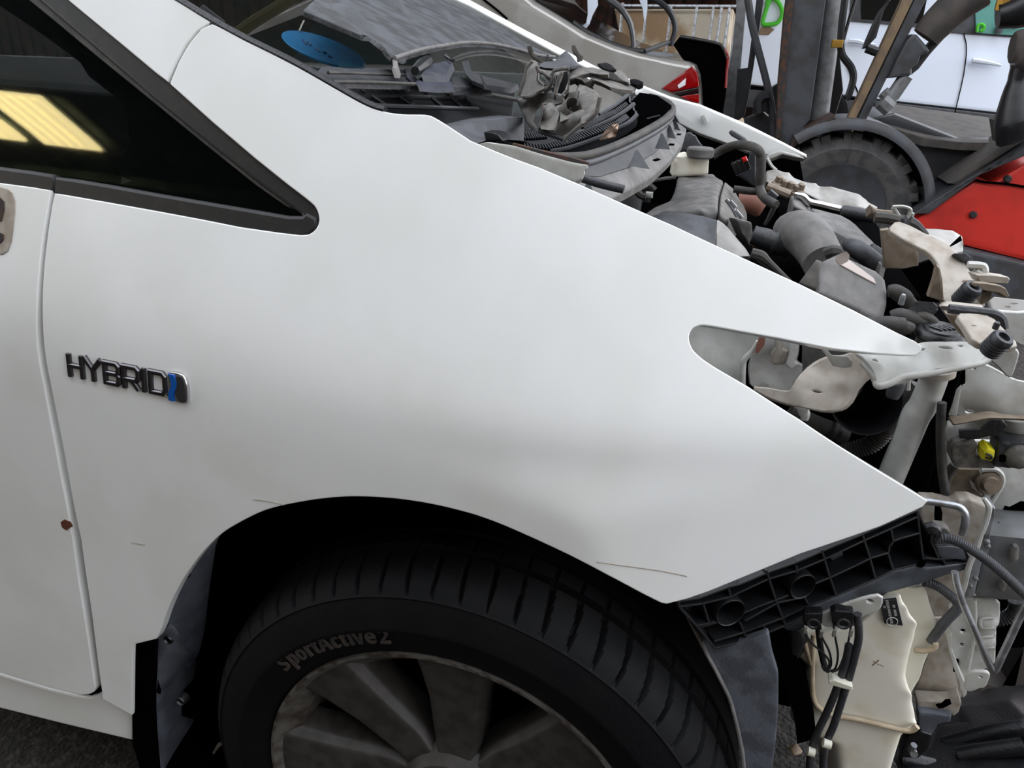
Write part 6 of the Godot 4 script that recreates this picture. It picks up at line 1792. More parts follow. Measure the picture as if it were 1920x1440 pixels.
# what shows through the empty head lamp opening
func lamp_hole():
	var m := new_mesh()
	stamped(m, q([.1857,.8527,-.27,.2321,.8626,-.27,.2689,.8502,-.27,.2695,.8332,-.27,.2595,.8188,-.27,.2563,.8095,-.27,.2599,.7832,-.27,.231,.797,-.27,.2028,.811,-.27,.1851,.8219,-.27]), Vector3(0, 0, -0.01), 0.004, [q([.2393,.8465,-.27,.2432,.8465,-.27,.2396,.8439,-.27])], [[q([.2295,.8387,-.27])[0], 0.03, -0.008], [q([.2188,.8132,-.27])[0], 0.02, 0.004]], 0.01, 0.002)
	var apron := obj("wing_apron", m, "inner_white", car, 60)
	m = new_mesh()
	tube(m, q([.2683,.8412,-.262,.2642,.8299,-.262,.2587,.8212,-.262,.2566,.8126,-.262,.2596,.7864,-.262]), [0.003, 0.003, 0.0035, 0.0035, 0.0035], 8)
	obj("apron_flange", m, "inner_white", apron, 60)
	m = new_mesh()
	prism(m, q([.2688,.85,-.255,.2749,.8497,-.255,.275,.8403,-.255,.27,.8296,-.255,.2671,.8297,-.255,.2668,.8381,-.255]), Vector3(0, 0, -0.004), 0.001)
	obj("primer_patch", m, "terracotta", apron)
	m = new_mesh()
	stamped(m, q([.2656,.7926,-.3,.2666,.8132,-.3,.2758,.8323,-.3,.2873,.8349,-.3,.2971,.8351,-.3,.3036,.8316,-.3,.3127,.836,-.3,.3145,.8198,-.3,.313,.8084,-.3,.3222,.8052,-.3,.323,.8008,-.3,.314,.7813,-.3,.3161,.7747,-.3,.3076,.7711,-.3,.2706,.7724,-.3]), Vector3(0, 0, -0.01), 0.004, [], [[q([.2896,.7822,-.3])[0], 0.006, 0.008], [q([.2934,.7966,-.3])[0], 0.02, -0.006]], 0.008, 0.002)
	var sb := obj("strut_bracket", m, "inner_white", car, 60)
	m = new_mesh()
	prism(m, q([.286,.8388,-.285,.2951,.84,-.285,.2968,.8272,-.285,.3025,.8253,-.285,.3044,.8173,-.285,.3009,.809,-.285,.2914,.807,-.285,.2859,.8103,-.285,.2855,.8191,-.285,.2892,.8272,-.285]), Vector3(0, 0, -0.008), 0.003)
	obj("lug", m, "brown_white", sb)
	m = new_mesh()
	solid(m, q([.3018,.8383,-.28,.3106,.8426,-.28,.3129,.8268,-.28,.3107,.8167,-.28,.3154,.8141,-.28,.309,.8066,-.28,.3022,.8122,-.28,.3042,.8235,-.28]), [[0, 1, 2, 7], [2, 3, 6, 7], [3, 4, 5, 6]], Vector3(0, 0, -0.008), 1, 1)
	obj("lug", m, "inner_white", sb)
	# lamp carrier: upper arm and lower dish
	m = new_mesh()
	stamped(m, q([.3476,.8739,-.1659,.3738,.8784,-.1736,.3882,.8769,-.1729,.4023,.8817,-.1801,.4133,.8834,-.1831,.429,.8853,-.1867,.4454,.8863,-.1894,.4538,.8848,-.1882,.4606,.8819,-.185,.4639,.8784,-.1809,.4579,.8756,-.1768,.4286,.8685,-.1656,.4101,.8642,-.1587,.3916,.8609,-.153,.3808,.8559,-.1459,.3708,.8532,-.1417,.368,.857,-.1462,.3642,.8616,-.1516,.3568,.8678,-.1588]), Vector3(0, -0.01, -0.005), 0.005, [q([.4047,.8778,-.1753,.4094,.8779,-.1758,.4047,.8765,-.1737]), q([.425,.8803,-.1801,.432,.88,-.1803,.425,.8789,-.1783]), q([.438,.8831,-.1846,.442,.8831,-.185,.4379,.8818,-.1831]), q([.3655,.8672,-.1588,.3692,.8667,-.1585,.3656,.8659,-.1573]), q([.3676,.8745,-.1682,.3756,.8745,-.1688,.3676,.8735,-.167])], [[q([.4133,.8744,-.1718])[0], 0.025, 0.006], [q([.3677,.8711,-.1639])[0], 0.022, 0.007], [q([.3883,.8701,-.1643])[0], 0.018, -0.006], [q([.4444,.8804,-.1819])[0], 0.02, 0.005]], 0.007, 0.003)
	var lc := obj("lamp_carrier", m, "inner_white", car, 60)
	m = new_mesh()
	stamped(m, q([.3035,.8255,-.181,.3075,.8339,-.1861,.3148,.8436,-.1917,.3239,.8512,-.1956,.3318,.8558,-.1977,.3433,.8569,-.197,.3535,.8618,-.199,.3633,.8555,-.1937,.3713,.8491,-.1885,.3743,.8447,-.1852,.3696,.8431,-.1847,.3597,.8306,-.1776,.3552,.8208,-.1716,.3511,.8148,-.1682,.344,.8124,-.1675,.3293,.8101,-.1677,.3039,.8105,-.171,.2809,.8141,-.1762,.2642,.8193,-.1816,.2799,.8207,-.1806,.3008,.8204,-.178]), Vector3(0, -0.005, -0.01), 0.005, [q([.3259,.8258,-.1785,.3316,.8258,-.1778,.3262,.824,-.1773])], [[q([.3342,.8373,-.1851])[0], 0.026, -0.01], [q([.3205,.8259,-.1792])[0], 0.02, 0.006], [q([.3511,.8476,-.1899])[0], 0.02, 0.006], [q([.3521,.8263,-.1757])[0], 0.018, 0.005]], 0.007, 0.003)
	obj("carrier_dish", m, "brown_white", lc, 60)
	m = new_mesh()
	tube(m, q([.3567,.8677,-.158,.3639,.8621,-.15,.3683,.8562,-.147,.3711,.8524,-.143,.3805,.8563,-.144,.3907,.8619,-.149,.4092,.8652,-.155,.4277,.8692,-.162,.4431,.8729,-.168,.4575,.8756,-.175,.463,.879,-.178]), 0.0032, 8)
	obj("carrier_lip", m, "inner_white", lc, 60)
	m = new_mesh()
	solid(m, q([.3171,.8775,-.165,.322,.8772,-.165,.33,.8691,-.165,.3443,.8701,-.165,.3492,.8653,-.165,.3495,.8598,-.165,.3434,.858,-.165,.3336,.8584,-.165,.3271,.8669,-.165]), [[0, 1, 2, 8], [2, 3, 4, 5, 6, 7, 8]], Vector3(0, -0.002, -0.006), 1, 1)
	obj("carrier_tab", m, "inner_white", lc)
	m = new_mesh()
	tube(m, q([.319,.7964,-.2,.3223,.7907,-.2,.3223,.7844,-.2]), [0.004, 0.005, 0.004], 8)
	prism(m, q([.3069,.8054,-.18,.3217,.8048,-.18,.3224,.7978,-.18,.3187,.7921,-.18,.3136,.7964,-.18,.3109,.802,-.18]), Vector3(0, 0, -0.006), 0.002)
	obj("carrier_foot", m, "inner_white", lc)
	# funnel, pipes and hoses behind
	m = new_mesh()
	var fx := axis_xf(q([.3898,.7854,-.27])[0], q([.3898,.7854,-.27])[0] - q([.3848,.7246,-.42])[0])
	lathe(m, [[0.02, -0.09], [0.03, -0.05], [0.036, -0.01], [0.0375, 0.0], [0.036, 0.0], [0.028, -0.05], [0.015, -0.08]], fx, 36)
	obj("air_funnel", m, "black_plastic", car, 50)
	m = new_mesh()
	tube(m, q([.3221,.7295,-.34,.3493,.719,-.34,.3714,.7128,-.34,.393,.7091,-.34]), 0.0115, 16, 2)
	var pipe := obj("wrapped_pipe", m, "dusty_rubber", car, 60)
	for l in [q([.3697,.7133,-.34,.3732,.7121,-.34]), q([.3791,.7111,-.34,.3826,.71,-.34])]:
		m = new_mesh()
		tube(m, l, 0.0121, 16, 1)
		obj("tape_band", m, "black_plastic", pipe)
	m = new_mesh()
	tube(m, q([.3782,.702,-.3,.3964,.7113,-.3,.4105,.7198,-.3,.4194,.7333,-.3,.4236,.7457,-.3]), 0.0105, 16, 5, 0.003)
	var rh := obj("ribbed_hose", m, "dusty_rubber", car, 50)
	m = new_mesh()
	tube(m, q([.4224,.742,-.3,.4299,.7651,-.3,.4389,.7846,-.3,.445,.7988,-.3]), 0.0105, 16)
	obj("hose_end", m, "dusty_rubber", rh, 60)
	m = new_mesh()
	tube(m, q([.4068,.8459,-.2,.4096,.8308,-.2]), 0.0025, 7, 1)
	obj("dowel", m, "inner_white", car)
	m = new_mesh()
	tube(m, q([.3921,.8399,-.2,.3985,.8369,-.2,.3977,.8211,-.2]), [0.007, 0.009, 0.006], 10)
	obj("hose_collar", m, "grey_plastic", car)
	m = new_mesh()
	tube(m, q([.4459,.833,-.26,.4455,.8195,-.26,.4426,.7938,-.26,.4385,.7803,-.26,.4362,.758,-.26,.433,.7305,-.26,.4301,.7046,-.26,.4276,.6853,-.26]), [0.0155, 0.0155, 0.016, 0.0165, 0.016, 0.016, 0.016, 0.016], 20, 4, 0.0, 0.8)
	var post := obj("frame_post", m, "inner_white", car, 60)
	m = new_mesh()
	tube(m, q([.4427,.8384,-.25,.444,.8315,-.25]), [0.0185, 0.018], 20, 1)
	obj("post_collar", m, "brown_white", post)
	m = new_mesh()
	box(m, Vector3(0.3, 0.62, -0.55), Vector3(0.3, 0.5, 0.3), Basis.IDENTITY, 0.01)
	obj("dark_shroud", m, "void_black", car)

func post_and_panels():
	var m := new_mesh()
	# wing of the front frame, top to bottom
	stamped(m, q([.4669,.8689,-.2,.4692,.8732,-.2,.4783,.8678,-.2,.4913,.8562,-.2,.4924,.8604,-.2,.4925,.8791,-.2,.4904,.8828,-.2,.4837,.8858,-.2,.4759,.8861,-.2]), Vector3(0, -0.005, -0.02), 0.004, [], [], 0.012, 0.003)
	var wing := obj("frame_corner", m, "inner_white", car, 60)
	m = new_mesh()
	stamped(m, q([.4741,.8393,-.26,.4821,.8463,-.26,.4923,.8441,-.26,.5137,.8359,-.26,.5426,.834,-.26,.5526,.7972,-.26,.5042,.7968,-.26,.477,.7859,-.26,.4738,.82,-.26,.4769,.8227,-.26]), Vector3(0, 0, -0.02), 0.004, [q([.4794,.8401,-.26,.4823,.8405,-.26,.4801,.8373,-.26]), q([.4862,.7936,-.26,.4914,.7944,-.26,.4871,.7897,-.26])], [[q([.4936,.8148,-.26])[0], 0.018, 0.004], [q([.525,.8107,-.26])[0], 0.035, 0.012]], 0.008, 0.002)
	var fp := obj("frame_panel", m, "inner_white", car, 60)
	m = new_mesh()
	prism(m, q([.4672,.8179,-.25,.4702,.8236,-.25,.4722,.8022,-.25,.4739,.79,-.25,.4666,.7891,-.25,.4674,.8014,-.25]), Vector3(0, 0, -0.004), 0.001)
	obj("panel_edge", m, "inner_white", fp)
	m = new_mesh()
	solid(m, q([.4633,.7931,-.24,.4707,.7944,-.24,.4973,.8047,-.24,.5132,.8031,-.24,.5441,.8065,-.24,.5372,.8102,-.22,.5216,.8087,-.22,.5069,.8073,-.22,.4922,.8053,-.22,.4642,.7933,-.22]), [[0, 1, 2, 8, 9], [2, 3, 7, 8], [3, 4, 5, 6, 7]], Vector3(0, -0.004, -0.004), 1, 1)
	obj("ledge", m, "bay_metal", fp, 40)
	m = new_mesh()
	stamped(m, q([.4694,.7724,-.26,.4703,.782,-.26,.4768,.7761,-.26,.5062,.7887,-.26,.5217,.7905,-.26,.5534,.794,-.26,.5601,.7695,-.26,.5298,.7735,-.26,.5124,.7642,-.26,.4884,.7591,-.26,.4844,.76,-.26,.4736,.757,-.26,.4695,.7662,-.26]), Vector3(0, 0, -0.02), 0.004, [q([.4961,.782,-.26,.4993,.7825,-.26,.4968,.779,-.26])], [[q([.5311,.7875,-.26])[0], 0.02, 0.01], [q([.4767,.7658,-.26])[0], 0.014, 0.008], [q([.5013,.7685,-.26])[0], 0.025, -0.01]], 0.008, 0.002)
	obj("lower_web", m, "inner_white", fp, 60)
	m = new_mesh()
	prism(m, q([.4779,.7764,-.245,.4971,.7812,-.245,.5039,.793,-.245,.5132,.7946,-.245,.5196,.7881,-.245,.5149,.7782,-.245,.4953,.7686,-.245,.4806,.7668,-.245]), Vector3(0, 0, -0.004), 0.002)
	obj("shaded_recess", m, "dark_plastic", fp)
	m = new_mesh()
	stamped(m, q([.4847,.7386,-.3,.5146,.7422,-.3,.5399,.7458,-.3,.5766,.7524,-.3,.6015,.6608,-.3,.584,.6571,-.3,.5457,.6649,-.3,.5445,.67,-.3,.5218,.6679,-.3,.5119,.6632,-.3,.5016,.6718,-.3,.4932,.7138,-.3]), Vector3(0, 0, -0.02), 0.004, [], [[q([.5505,.6939,-.3])[0], 0.02, 0.006]], 0.012, 0.002)
	obj("lower_panel", m, "inner_white", fp, 60)
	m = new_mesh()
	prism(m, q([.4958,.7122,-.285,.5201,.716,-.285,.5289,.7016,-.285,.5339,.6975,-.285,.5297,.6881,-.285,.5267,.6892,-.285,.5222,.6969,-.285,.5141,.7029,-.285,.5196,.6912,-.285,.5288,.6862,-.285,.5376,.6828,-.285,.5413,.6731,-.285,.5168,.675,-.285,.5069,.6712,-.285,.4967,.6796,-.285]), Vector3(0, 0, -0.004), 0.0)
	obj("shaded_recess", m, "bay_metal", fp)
	m = new_mesh()
	tube(m, q([.5226,.7164,-.285,.5349,.7196,-.285,.5427,.7144,-.285,.5458,.7049,-.285,.5443,.6927,-.285,.5416,.6801,-.285]), 0.003, 7)
	obj("pressed_bead", m, "inner_white", fp)
	m = new_mesh()
	lathe(m, [[0.0, 0.005], [0.008, 0.005], [0.009, 0.0], [0.013, 0.0], [0.014, -0.004]], axis_xf(q([.5331,.7036,-.28])[0], Vector3(0.1, 0.2, 1)), 12)
	obj("hex_bolt", m, "bay_metal", fp)
	m = new_mesh()
	prism(m, q([.5624,.7116,-.3,.5713,.715,-.3,.5856,.7194,-.3,.601,.6625,-.3,.5615,.6611,-.3,.561,.6787,-.3]), Vector3(0, 0, -0.004), 0.0)
	obj("opening", m, "void_black", fp)
	# crash sensor with yellow plug
	m = new_mesh()
	solid(m, q([.475,.755,-.24,.4758,.7622,-.24,.485,.7654,-.24,.4916,.7689,-.24,.4978,.7638,-.24,.4976,.7544,-.24,.5031,.7523,-.24,.5042,.7478,-.24,.5165,.7477,-.24,.5194,.7412,-.24,.4965,.7384,-.24,.4819,.7365,-.24,.4782,.7413,-.24]), [[0, 1, 2, 3, 4, 5, 12], [5, 6, 7, 11, 12], [7, 8, 9, 10, 11]], Vector3(0, 0, -0.03), 1, 1)
	var sen := obj("crash_sensor", m, "dusty_cover", car, 40)
	m = new_mesh()
	prism(m, q([.4978,.7665,-.225,.501,.7705,-.225,.5088,.767,-.225,.5097,.7606,-.225,.5086,.7554,-.225,.4992,.7561,-.225]), Vector3(0, 0, -0.02), 0.003)
	var yp := obj("yellow_plug", m, "yellow_plastic", sen)
	m = new_mesh()
	tube(m, q([.5002,.764,-.224,.5052,.7634,-.224,.5066,.759,-.224,.5012,.76,-.224]), 0.0012, 5, 2)
	obj("plug_slot", m, "sticker_dark", yp)
	m = new_mesh()
	solid(m, q([.5109,.7743,-.23,.5139,.7763,-.23,.5323,.7788,-.23,.5481,.7809,-.23,.5543,.7579,-.23,.5388,.7542,-.23,.5283,.7486,-.23,.5134,.7478,-.23,.5134,.7525,-.23]), [[0, 1, 2, 5, 6, 7, 8], [2, 3, 4, 5]], Vector3(0, 0, -0.03), 1, 1)
	obj("plug_body", m, "dark_plastic", sen)
	m = new_mesh()
	prism(m, q([.5146,.7625,-.226,.5197,.7639,-.226,.5211,.7576,-.226,.516,.7559,-.226]), Vector3(0, 0, -0.006), 0.001)
	obj("plug_socket", m, "void_black", sen)
	m = new_mesh()
	lathe(m, [[0.0, 0.004], [0.008, 0.003], [0.012, 0.0], [0.014, -0.006]], axis_xf(q([.5315,.7641,-.226])[0], Vector3(0, 0.1, 1)), 14)
	obj("plug_pin", m, "dusty_cover", sen)
	m = new_mesh()
	tube(m, q([.4879,.7292,-.26,.4849,.7196,-.26,.4839,.7102,-.26,.4848,.7004,-.26]), 0.005, 9)
	obj("cable", m, "dusty_rubber", car, 60)
	m = new_mesh()
	tube(m, q([.4536,.8067,-.24,.4572,.786,-.24,.4634,.7592,-.24,.4709,.732,-.24,.4771,.7136,-.24,.4833,.6951,-.24,.4885,.6811,-.24]), 0.0045, 9)
	obj("cable", m, "dusty_rubber", car, 60)
	# steel pipe loop
	m = new_mesh()
	tube(m, q([.4374,.7343,-.16,.4479,.7347,-.16,.4608,.7346,-.16,.4697,.7335,-.16,.4757,.728,-.16,.478,.7209,-.16,.4791,.7089,-.16,.4791,.7043,-.16]), 0.0036, 10, 6)
	obj("steel_pipe", m, "aluminium", car, 60)
	m = new_mesh()
	solid(m, q([.4528,.7024,-.22,.4677,.7038,-.22,.4829,.7037,-.22,.4878,.7096,-.22,.4984,.7118,-.22,.5144,.7071,-.22,.5171,.7012,-.22,.5166,.6782,-.22,.5174,.6548,-.22,.5189,.6065,-.22,.5081,.5858,-.22,.4746,.6043,-.22,.4592,.662,-.22]), [[0, 1, 2, 11, 12], [2, 3, 4, 5, 9, 10, 11], [5, 6, 7, 8, 9]], Vector3(0, 0, -0.02), 1, 1)
	var side := obj("frame_side", m, "brown_white", car, 60)
	m = new_mesh()
	tube(m, q([.5017,.7267,-.2,.5077,.7194,-.2,.5098,.712,-.2,.5104,.6962,-.2,.5094,.6831,-.2,.5098,.6668,-.2,.5083,.6447,-.2,.51,.6194,-.2,.51,.609,-.2]), [0.002, 0.003, 0.003, 0.003, 0.003, 0.003, 0.003, 0.003, 0.002], 7)
	obj("folded_edge", m, "inner_white", side)
	m = new_mesh()
	prism(m, q([.4632,.7069,-.2,.4681,.7072,-.2,.4705,.7021,-.2,.4731,.6881,-.2,.4681,.6853,-.2,.4651,.696,-.2]), Vector3(0, 0, -0.006), 0.001)
	obj("slot", m, "void_black", side)
	m = new_mesh()
	solid(m, q([.4578,.6895,-.18,.4607,.6958,-.18,.4714,.6966,-.18,.4759,.6928,-.18,.4752,.6854,-.18,.4662,.6769,-.18,.4605,.6805,-.18]), [[0, 1, 2, 3, 4, 5, 6]], Vector3(0, 0, -0.015), 1, 1)
	obj("loom_clip", m, "dusty_cover", car)
	m = new_mesh()
	tube(m, q([.4604,.6887,-.17,.4705,.6918,-.17,.4831,.6891,-.17,.4965,.6827,-.17,.5103,.6748,-.17,.5245,.6653,-.17,.5377,.6549,-.17,.551,.6444,-.17,.5709,.6314,-.17]), 0.0049, 14, 5, 0.0021)
	obj("corrugated_loom", m, "grey_plastic", car, 50)
	m = new_mesh()
	tube(m, q([.451,.6977,-.17,.4547,.7001,-.17,.4589,.6979,-.17,.4585,.6915,-.17,.4551,.6907,-.17]), 0.006, 8)
	obj("loom_end", m, "black_plastic", car)
	# crash beam end
	m = new_mesh()
	solid(m, q([.5554,.6563,-.3,.5838,.6579,-.3,.6147,.6602,-.3,.5933,.6705,-.24,.5649,.6658,-.24,.5335,.6629,-.24,.6162,.5876,-.24,.586,.5859,-.24,.562,.5833,-.24,.5386,.5818,-.24,.5348,.6241,-.24]), [[0, 1, 4, 5], [1, 2, 3, 4], [5, 4, 7, 8, 9, 10], [4, 3, 6, 7]], Vector3(0, 0, -0.05), 1, 1)
	var beam := obj("crash_beam", m, "dull_aluminium", car, 40)
	for p in [q([.5534,.6584,-.232,.5605,.66,-.232,.565,.6406,-.232,.5561,.6385,-.232]), q([.5548,.6137,-.232,.5624,.6138,-.232,.5623,.5995,-.232,.5552,.5995,-.232])]:
		m = new_mesh()
		prism(m, p, Vector3(0, 0, -0.006), 0.003, 1)
		obj("beam_slot", m, "dusty_cover", beam)
	m = new_mesh()
	solid(m, q([.5213,.7016,-.23,.5266,.7019,-.23,.5276,.694,-.23,.5298,.6678,-.23,.5324,.66,-.23,.5336,.6449,-.23,.5308,.6304,-.23,.5346,.5885,-.23,.5247,.5804,-.23,.5227,.5999,-.23,.5228,.6423,-.23,.5236,.6698,-.23]), [[0, 1, 2, 3, 11], [3, 4, 5, 6, 10, 11], [6, 7, 8, 9, 10]], Vector3(0, 0, -0.03), 1, 1)
	obj("beam_flange", m, "aluminium", beam, 50)
	m = new_mesh()
	for p in q([.5263,.664,-.222,.5281,.6593,-.222,.5271,.6169,-.222,.5245,.6065,-.222]):
		lathe(m, [[0.0, 0.001], [0.002, 0.0007], [0.0028, 0.0], [0.003, -0.003]], axis_xf(p, Vector3(0.1, 0.1, 1)), 9)
	var wl := obj("weld_beads", m, "dull_aluminium", beam, 60)
	wl.set_meta("kind", "stuff")
	m = new_mesh()
	lathe(m, [[0.0, 0.0008], [0.0015, 0.0008], [0.002, 0.0]], axis_xf(q([.5488,.6632,-.268])[0], Vector3(0, 0.6, 0.8)), 8)
	obj("beam_hole", m, "void_black", beam)
	# lower frame leg with holes and beads
	m = new_mesh()
	stamped(m, q([.5216,.5601,-.25,.5424,.5731,-.25,.5665,.5757,-.25,.5741,.5457,-.25,.5714,.5431,-.25,.5835,.4898,-.25,.5689,.4732,-.25,.5664,.4602,-.25,.5546,.4565,-.25,.5389,.4926,-.25,.5289,.5294,-.25]), Vector3(0, 0, -0.01), 0.004, [q([.5425,.5264,-.25,.5467,.5272,-.25,.5435,.5221,-.25]), q([.5462,.5073,-.25,.5499,.5082,-.25,.5471,.5038,-.25]), q([.5473,.481,-.25,.5511,.4817,-.25,.5489,.4743,-.25])], [[q([.5623,.5444,-.25])[0], 0.01, 0.006], [q([.5688,.5182,-.25])[0], 0.01, 0.006], [q([.5566,.5176,-.25])[0], 0.008, 0.004]], 0.006, 0.001)
	var leg := obj("frame_leg", m, "inner_white", car, 60)
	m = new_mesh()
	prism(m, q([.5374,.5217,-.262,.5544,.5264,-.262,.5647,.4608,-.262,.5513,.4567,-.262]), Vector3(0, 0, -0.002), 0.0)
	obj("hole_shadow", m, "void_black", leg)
	m = new_mesh()
	prism(m, q([.5255,.515,-.36,.5732,.5352,-.36,.5876,.5012,-.36,.5658,.4826,-.36,.5922,.3637,-.36,.546,.3493,-.36,.5314,.4381,-.36]), Vector3(0, 0, -0.01), 0.001)
	obj("frame_back", m, "brown_white", leg)
	for l in [q([.5418,.5742,-.246,.549,.5479,-.246,.5541,.5243,-.246,.5562,.5013,-.246,.5584,.4778,-.246]), q([.5653,.5552,-.246,.5555,.5516,-.246,.5543,.5455,-.246,.5584,.54,-.246,.5693,.542,-.246]), q([.5716,.5302,-.246,.5617,.5264,-.246,.5607,.5193,-.246,.5649,.5137,-.246,.5759,.5159,-.246])]:
		m = new_mesh()
		tube(m, l, 0.002, 7)
		obj("pressed_bead", m, "inner_white", leg, 60)
	m = new_mesh()
	solid(m, q([.5212,.5277,-.23,.5243,.5355,-.23,.5292,.5146,-.23,.5436,.4875,-.23,.5569,.4654,-.23,.5594,.4529,-.23,.5576,.4479,-.23,.5512,.4577,-.23,.5491,.4688,-.23,.5393,.4847,-.23,.5279,.5099,-.23]), [[0, 1, 2, 10], [2, 3, 9, 10], [3, 4, 5, 6, 7, 8, 9]], Vector3(0, 0, -0.02), 1, 1)
	obj("leg_flange", m, "inner_white", leg, 50)
	m = new_mesh()
	stamped(m, q([.5039,.4916,-.3,.5415,.5019,-.3,.5491,.4739,-.3,.5572,.4533,-.3,.5692,.4256,-.3,.5791,.4112,-.3,.5838,.3869,-.3,.574,.3772,-.3,.5378,.3679,-.3,.5306,.3797,-.3,.531,.4187,-.3,.5337,.4464,-.3,.5376,.4676,-.3]), Vector3(0, 0, -0.01), 0.004, [], [[q([.5472,.4061,-.3])[0], 0.03, 0.008]], 0.012, 0.002)
	obj("leg_web", m, "brown_white", leg, 60)
	m = new_mesh()
	solid(m, q([.5267,.3942,-.27,.5434,.398,-.27,.5617,.4032,-.27,.5712,.4126,-.27,.5744,.4058,-.27,.5745,.3899,-.27,.5707,.383,-.27,.5658,.3854,-.27,.5611,.387,-.27,.5622,.3777,-.27,.5597,.3744,-.27,.5524,.3777,-.27,.5473,.3808,-.27,.5316,.3797,-.27]), [[0, 1, 12, 13], [1, 2, 8, 9, 10, 11, 12], [2, 3, 4, 5, 6, 7, 8]], Vector3(0, 0, -0.02), 1, 1)
	obj("leg_foot", m, "brown_white", leg, 50)
	m = new_mesh()
	prism(m, q([.5458,.3997,-.262,.5515,.4031,-.262,.5541,.4103,-.262,.5589,.4126,-.262,.561,.4078,-.262,.5537,.3983,-.262,.5487,.3966,-.262]), Vector3(0, 0, -0.004), 0.001)
	obj("slot", m, "void_black", leg)
	m = new_mesh()
	stamped(m, q([.5445,.4848,-.2,.541,.5034,-.2,.5439,.5113,-.2,.5577,.5148,-.2,.5607,.5123,-.2,.5603,.4947,-.2,.5557,.494,-.2,.5499,.4865,-.2]), Vector3(0, -0.005, -0.01), 0.004, [q([.5533,.5076,-.2,.5562,.5074,-.2,.5538,.5056,-.2])], [], 0.007, 0.001)
	obj("leg_tab", m, "inner_white", leg, 60)
	m = new_mesh()
	tube(m, q([.4829,.6608,-.16,.4866,.6503,-.16,.4982,.6268,-.16,.5104,.6064,-.16,.5228,.5857,-.16,.5353,.5648,-.16,.5438,.5531,-.16,.5464,.5548,-.16,.5474,.5701,-.16,.549,.5967,-.16,.5503,.619,-.16,.5525,.646,-.16]), 0.0036, 10, 6)
	obj("steel_pipe", m, "aluminium", car, 60)
	m = new_mesh()
	tube(m, q([.4731,.6154,-.2,.4789,.6159,-.2,.4901,.6118,-.2,.5008,.6048,-.2,.5078,.5996,-.2]), 0.005, 12, 5, 0.002)
	var l2 := obj("corrugated_loom", m, "grey_plastic", car, 50)
	m = new_mesh()
	tube(m, q([.507,.6003,-.2,.5107,.5941,-.2,.5099,.5877,-.2,.5042,.5735,-.2,.4983,.5535,-.2,.4957,.5416,-.2]), 0.0054, 12)
	obj("smooth_end", m, "grey_plastic", l2, 60)
	m = new_mesh()
	tube(m, q([.6044,.5483,-.3,.6074,.5393,-.3,.6057,.5269,-.3,.5979,.5188,-.3,.5904,.5148,-.3]), 0.0085, 14, 5, 0.003)
	obj("corrugated_loom", m, "dark_plastic", car, 50)
	m = new_mesh()
	prism(m, q([.6076,.5064,-.36,.6739,.5133,-.36,.6914,.4502,-.36,.6443,.4344,-.36,.6308,.3896,-.36,.6187,.4623,-.36]), Vector3(0, 0, -0.01), 0.0)
	obj("radiator_core", m, "void_black", car)

